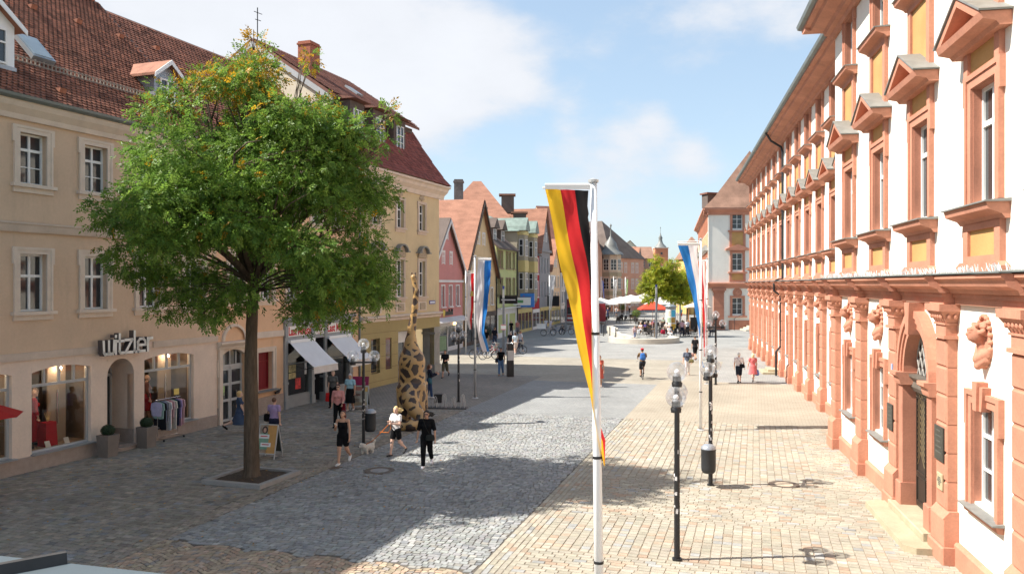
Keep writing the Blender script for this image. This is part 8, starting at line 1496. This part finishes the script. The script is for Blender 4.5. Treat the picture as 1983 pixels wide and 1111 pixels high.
q = person('woman in black sleeveless top and blue jeans left of the striped pillar', G(970, 727), 170, 1.66, (10, 2, -10, 20), (0, 8, 10, 0), (0, 8, 10, 0), 1, BLK, .2, (.12, .20, .34), 'trousers', .95, (.03, .02, .02), 'short', (.3, .2, .15), vox=.016, build_=1.12, shades=True); bag('dark shoulder bag of the woman in blue jeans', q['M'] @ Vector((.24, .0, .95)), (.26, .12, .32), 170, (.03, .035, .05))
# --- cyclist on the crossing
cy = bicycle('black bicycle ridden by the cyclist with red cap', (.02, .02, .022), basket=False); cp = G(1243, 733); cy.location = cp; cy.rotation_euler = (0, 0, R_(86))
q = person('cyclist in brown shirt with blue backpack and red cap riding away', cp + Vector((.0, -.24, 0)), -4, 1.72, (62, 62, 34, 34), (52, 12, 14, 8), (52, 12, 14, 8), 1, (.17, .10, .04), .8, (.03, .032, .04), 'trousers', .5, (.05, .03, .02), 'short', BLK, False, .016, lean=16, hat=(.5, .02, .03), sit=.94); bag('bright blue backpack of the cyclist', q['M'] @ Vector((0, -.2, 1.28)), (.34, .2, .46), 0, (.05, .16, .45), None, 'backpack')
# --- right side
q = person('woman in dark blue blouse and white trousers walking this way', G(1331, 727), 168, 1.66, (16, 4, -16, 28), (4, 10, 20, 0), (4, 10, 20, 0), 1, (.08, .095, .13), .7, (.72, .68, .66), 'trousers', .95, (.14, .06, .03), 'short', (.4, .25, .2), vox=.016, build_=1.12, shades=True); bag('olive handbag of the woman in white trousers', q['M'] @ Vector((-.24, .1, .95)), (.3, .12, .24), 160, (.14, .12, .05)); bag('wicker basket carried by the man in black', G(1339, 702) + Vector((0, 0, .55)), (.42, .3, .3), 20, (.4, .25, .22), None, 'basket', 'basket')
person('man in black shirt and shorts walking away with a basket', G(1346, 697), 10, 1.78, (18, 4, -18, 30), (0, 8, 12, 0), (0, 8, 12, 0), 1, (.025, .025, .028), .6, BLK, 'trousers', .5, (.07, .06, .055), 'short', (.15, .1, .08), False, .02)
c1 = person('white haired man in pale shirt and dark shorts holding hands', G(1431, 741), -8, 1.7, (16, 4, -16, 28), (6, 14, 10, 0), (0, 8, 10, 0), 2, (.70, .64, .64), .6, (.02, .025, .04), 'trousers', .48, (.7, .68, .64), 'short', (.05, .05, .06), False, .016, build_=1.1); bag('black satchel slung over the pale shirted man', c1['M'] @ Vector((.16, -.14, 1.0)), (.3, .1, .24), -8, (.012, .012, .016), [c1['M'] @ Vector(v) for v in ((.16, -.13, 1.08), (.0, -.14, 1.28), (-.14, -.06, 1.46))])
c2 = person('blonde woman in red patterned dress holding hands', G(1458, 739), -2, 1.62, (16, 4, -16, 28), (0, 8, 10, 0), (8, 14, 10, 0), 2, (.62, .16, .16), .4, (.62, .16, .16), 'dress', .8, (.68, .55, .33), 'long', (.65, .6, .55), True, .016, build_=1.1); bag('blue plastic bag of the woman in the red dress', c2['R'] + Vector((.02, 0, -.22)), (.24, .14, .36), 0, (.16, .22, .5), None, 'carrier_bag')
person('person in orange red summer dress half hidden by the near flagpole', G(1161, 750), 175, 1.7, (14, 4, -10, 20), (0, 10, 20, 0), (0, 10, 20, 0), 1, (.55, .12, .08), .2, (.5, .1, .07), 'skirt', .8, (.16, .07, .04), 'bob', (.4, .3, .25), vox=.018)
# --- further away
mid = [((941, 678), 170, 1.8, BLK, (.40, .36, .28), 'trousers', .5, False, 'short', 'man in black t-shirt and beige shorts behind the parked bicycles'), ((958, 672), -20, 1.76, (.02, .02, .03), (.05, .07, .12), 'trousers', .95, False, 'short', 'man in dark clothes holding a white bag before the beige house'), ((989, 684), 5, 1.75, (.015, .015, .02), (.03, .03, .04), 'trousers', .95, False, 'short', 'man in black seen from behind beside the red bicycle'), ((998, 686), 10, 1.74, (.5, .58, .64), (.6, .5, .45), 'trousers', .45, True, 'bob', 'blond person in pale blue top behind the striped pillar'), ((1008, 680), -60, 1.7, (.66, .66, .7), (.04, .05, .09), 'trousers', .95, False, 'short', 'man in white shirt leaning beside the bicycle stand'), ((990, 651), 170, 1.66, BLK, (.04, .04, .05), 'trousers', .95, True, 'long', 'woman in black standing at the white house front'), ((1002, 650), 150, 1.68, (.6, .25, .22), (.2, .2, .24), 'trousers', .5, True, 'short', 'person in salmon shirt standing at the white house front'), ((852, 676), 120, 1.72, (.5, .46, .55), (.66, .64, .64), 'trousers', .95, False, 'short', 'man in lilac shirt and white trousers before the pink house shop'),
       ((1037, 634), 5, 1.76, (.03, .07, .09), (.04, .06, .09), 'trousers', .95, False, 'short', 'man in dark teal shirt walking down the street'), ((1046, 626), 10, 1.66, (.26, .10, .14), (.25, .1, .13), 'dress', 1.2, True, 'long', 'woman in plum dress walking down the street'), ((1048, 618), 0, 1.85, (.06, .22, .5), BLK, 'trousers', .95, False, 'short', 'tall man in blue shirt with red bag in the shopping street'), ((1057, 640), 0, 1.4, (.7, .7, .74), (.4, .42, .5), 'trousers', .5, False, 'short', 'child in white t-shirt behind the cargo bicycle'), ((1066, 640), 20, 1.35, (.66, .62, .7), (.4, .4, .5), 'trousers', .5, False, 'short', 'child in pale shirt and red cap behind the cargo bicycle'), ((1089, 647), 160, 1.1, BLK, (.1, .1, .12), 'trousers', .95, True, 'short', 'small child in black beside the parked bicycles'), ((1028, 622), 90, 1.68, (.42, .42, .28), (.3, .25, .2), 'trousers', .95, True, 'bob', 'person in khaki top at the shop displays'), ((1095, 606), 100, 1.75, BLK, BLK, 'trousers', .95, False, 'short', 'person in black before the pale grey gable house'),
       ((1321, 651), -28, 1.74, (.66, .40, .46), (.03, .035, .06), 'trousers', .97, False, 'short', 'man in pink shirt and dark trousers passing the advertising pillar'), ((1331, 650), -30, 1.76, (.70, .70, .74), (.02, .02, .03), 'trousers', .97, False, 'bald', 'bald man in white shirt passing the advertising pillar'), ((1229, 660), 200, 1.5, (.6, .4, .4), (.3, .32, .45), 'trousers', .5, True, 'pony', 'girl in pink top standing in the fountain basin'), ((1170, 618), 175, 1.7, (.03, .03, .035), (.25, .18, .15), 'trousers', .5, False, 'short', 'man in black t-shirt strolling left of the fountain'), ((1177, 616), 178, 1.72, (.05, .06, .12), (.03, .04, .09), 'trousers', .95, True, 'short', 'person in dark blue strolling left of the fountain'), ((1181, 604), 10, 1.74, (.68, .66, .66), (.1, .1, .14), 'trousers', .95, False, 'short', 'man in white shirt among the strollers'), ((1219, 606), 5, 1.7, (.62, .58, .66), (.03, .03, .04), 'trousers', .95, False, 'short', 'man in pale shirt beside the water runnel'), ((1221, 620), 10, 1.3, (.55, .6, .6), (.1, .45, .5), 'trousers', .5, False, 'short', 'child in pale shirt and turquoise shorts beside the runnel'), ((1319, 617), 175, 1.72, (.08, .22, .28), (.3, .05, .04), 'trousers', .5, False, 'short', 'man in teal shirt under the lime green trees'), ((1160, 600), 175, 1.7, (.1, .1, .14), (.1, .1, .12), 'trousers', .95, True, 'short', 'stroller in grey under the first white parasol'), ((1188, 598), 0, 1.7, (.3, .3, .36), (.05, .05, .07), 'trousers', .95, False, 'short', 'stroller in slate grey under the second white parasol'), ((1212, 597), 180, 1.7, (.08, .12, .3), (.05, .05, .07), 'trousers', .95, True, 'long', 'stroller in royal blue before the far terrace')]
for i, ((px, py), f, H, tp_, lo_, kd, ll, fe, sty, lab) in enumerate(mid):
    person(lab, G(px, py), f, H, (16, 4, -14, 26), (6, 8, 14, 0), (-4, 8, 14, 0), i % 3, tp_, .55, lo_, kd, ll, ((.05, .03, .02), (.2, .12, .06), (.45, .4, .36))[i % 3], sty, ((.1, .1, .1), (.6, .58, .55))[i % 2], fe, .022)
cy = bicycle('dark city bicycle ridden left of the fountain', (.03, .03, .03), basket=False); cp = G(1194, 615); cy.location = cp; cy.rotation_euler = (0, 0, R_(-88)); person('cyclist in pale grey shirt riding towards the fountain', cp + Vector((0, .24, 0)), 178, 1.72, (62, 62, 34, 34), (52, 12, 14, 8), (52, 12, 14, 8), 1, (.5, .48, .46), .6, (.08, .08, .1), 'trousers', .5, (.05, .03, .02), 'short', BLK, False, .022, lean=14, sit=.94)
# seated guests
bp = bn.location; person('man in navy shirt sitting on the bench behind the fountain', (bp.x + .3, bp.y - .05, 0), 110, 1.75, (88, 60, 85, 45), (30, 8, 50, 10), (30, 8, 50, 10), 1, (.06, .04, .14), .6, (.5, .45, .38), 'trousers', .6, (.35, .3, .28), 'short', (.2, .35, .35), False, .022, sit=.5); person('woman in pale pink sitting on the bench behind the fountain', (bp.x - .2, bp.y - .05, 0), 140, 1.66, (88, 80, 85, 85), (30, 8, 50, 10), (30, 8, 50, 10), 0, (.6, .42, .38), .5, (.5, .5, .52), 'trousers', .9, (.4, .25, .12), 'bob', (.5, .5, .5), True, .022, sit=.5)
p_ = G(1300, 656); person('person in white sitting on the fountain rim with a red backpack', (p_.x - .1, p_.y + .6, 0), 200, 1.6, (88, 85, 85, 85), (20, 8, 40, 10), (20, 8, 40, 10), 0, WHT, .6, WHT, 'trousers', .9, (.5, .35, .2), 'short', (.5, .5, .5), True, .022, sit=.52); bag('dark red backpack on the fountain rim', (p_.x - .75, p_.y + .55, .72), (.5, .3, .5), 10, (.30, .02, .04), None, 'backpack')
gc = [(.4, .38, .36), (.06, .07, .1), (.55, .5, .45), (.02, .02, .02), (.3, .1, .1), (.12, .16, .3), (.6, .58, .56), (.2, .24, .18)]; desc = ['grey', 'dark blue', 'sand coloured', 'black', 'wine red', 'mid blue', 'off white', 'olive']; seats = [c for c in bpy.data.objects if c.name.startswith('cafe_chair') and c.parent is None]; seats.sort(key=lambda c: c.location.y); pick = seats[4::9][:8]
for i, s in enumerate(pick): person('cafe guest in %s shirt sitting at a terrace table' % desc[i], (s.location.x, s.location.y, 0), math.degrees(s.rotation_euler[2]) + 180, 1.7, (88, 86, 86, 84), (34, 8, 60, 14), (34, 8, 60, 14), i % 3, gc[i], .6, (.06, .06, .08), 'trousers', .95, ((.05, .03, .02), (.3, .2, .1), (.5, .48, .45))[i % 3], ('short', 'bob')[i % 2], (.1, .1, .1), bool(i % 2), .024, sit=.49)
# --- shop window figures
def mannequin(label, x, y, face, top, low, lk='trousers', ll=.97, arm=(4, 10, 10, 0), hat=None):
    w = L_O + L_D * x - L_N * y; q = person(label, (w.x, w.y), face, 1.7, (4, 2, -4, 2), arm, arm, 2, top, 1.6, low, lk, ll, (.1, .08, .07), 'bald', (.05, .04, .04), True, .02, z=.52, hat=hat); o = q['o']; o.name = 'mannequin'; o['category'] = 'mannequin'; return o
mannequin('mannequin in red jacket and black trousers in the boutique window', 1.45, .75, -60, (.55, .03, .04), (.015, .015, .015), hat=(.06, .055, .05)); mannequin('mannequin in long red dress in the boutique window', 2.05, 1.1, -50, (.5, .02, .03), (.5, .02, .03), 'dress', 1.5); mannequin('dark dressed mannequin deep in the boutique window', 2.5, 1.6, -60, (.02, .02, .022), (.02, .02, .022)); mannequin('mannequin with red belt in the window behind the clothes rack', 6.6, .9, -60, (.22, .10, .08), (.45, .03, .04), 'dress', .9); mannequin('grey dressed mannequin in the window behind the clothes rack', 6.1, 1.2, -60, (.4, .36, .33), (.1, .09, .08), 'dress', .9)
w = L_O + L_D * 2.2 - L_N * .7; dr_ = thing('draped_plinth', 'plinth draped in red cloth with golden hand in the boutique window', 'display', (w.x, w.y, .5), L_ROT); MB().box(-.22, .22, -.18, .18, 0, .75, .03).build('drape', fab((.5, .02, .03)), dr_); V, Q = sculpt([ell((0, 0, .82), (.06, .03, .06))] + [cap((-.05 + .025 * i, 0, .85), (-.12 + .06 * i, 0, 1.08 - .02 * abs(i - 2)), .012, .009) for i in range(5)], .008, .01); link('golden_hand', np_mesh('golden_hand', V, Q, [mat('gold_paint', (.7, .5, .2), .4, .1, 4, metal=.3)], True), dr_)
for x in (1.95, 2.65): w = L_O + L_D * x - L_N * .4; cdd = thing('price_card', 'white price card on the boutique window floor %s the draped plinth' % ('before' if x < 2 else 'behind'), 'card', (w.x, w.y, .5), L_ROT); MB().prism([(-.04, 0), (.05, .2), (.06, .2), (-.02, 0)], -.09, .09).build('card', M['white_paint'], cdd); MB().box(-.1, .1, -.06, .06, 0, .006).build('foot', M['white_paint'], cdd)
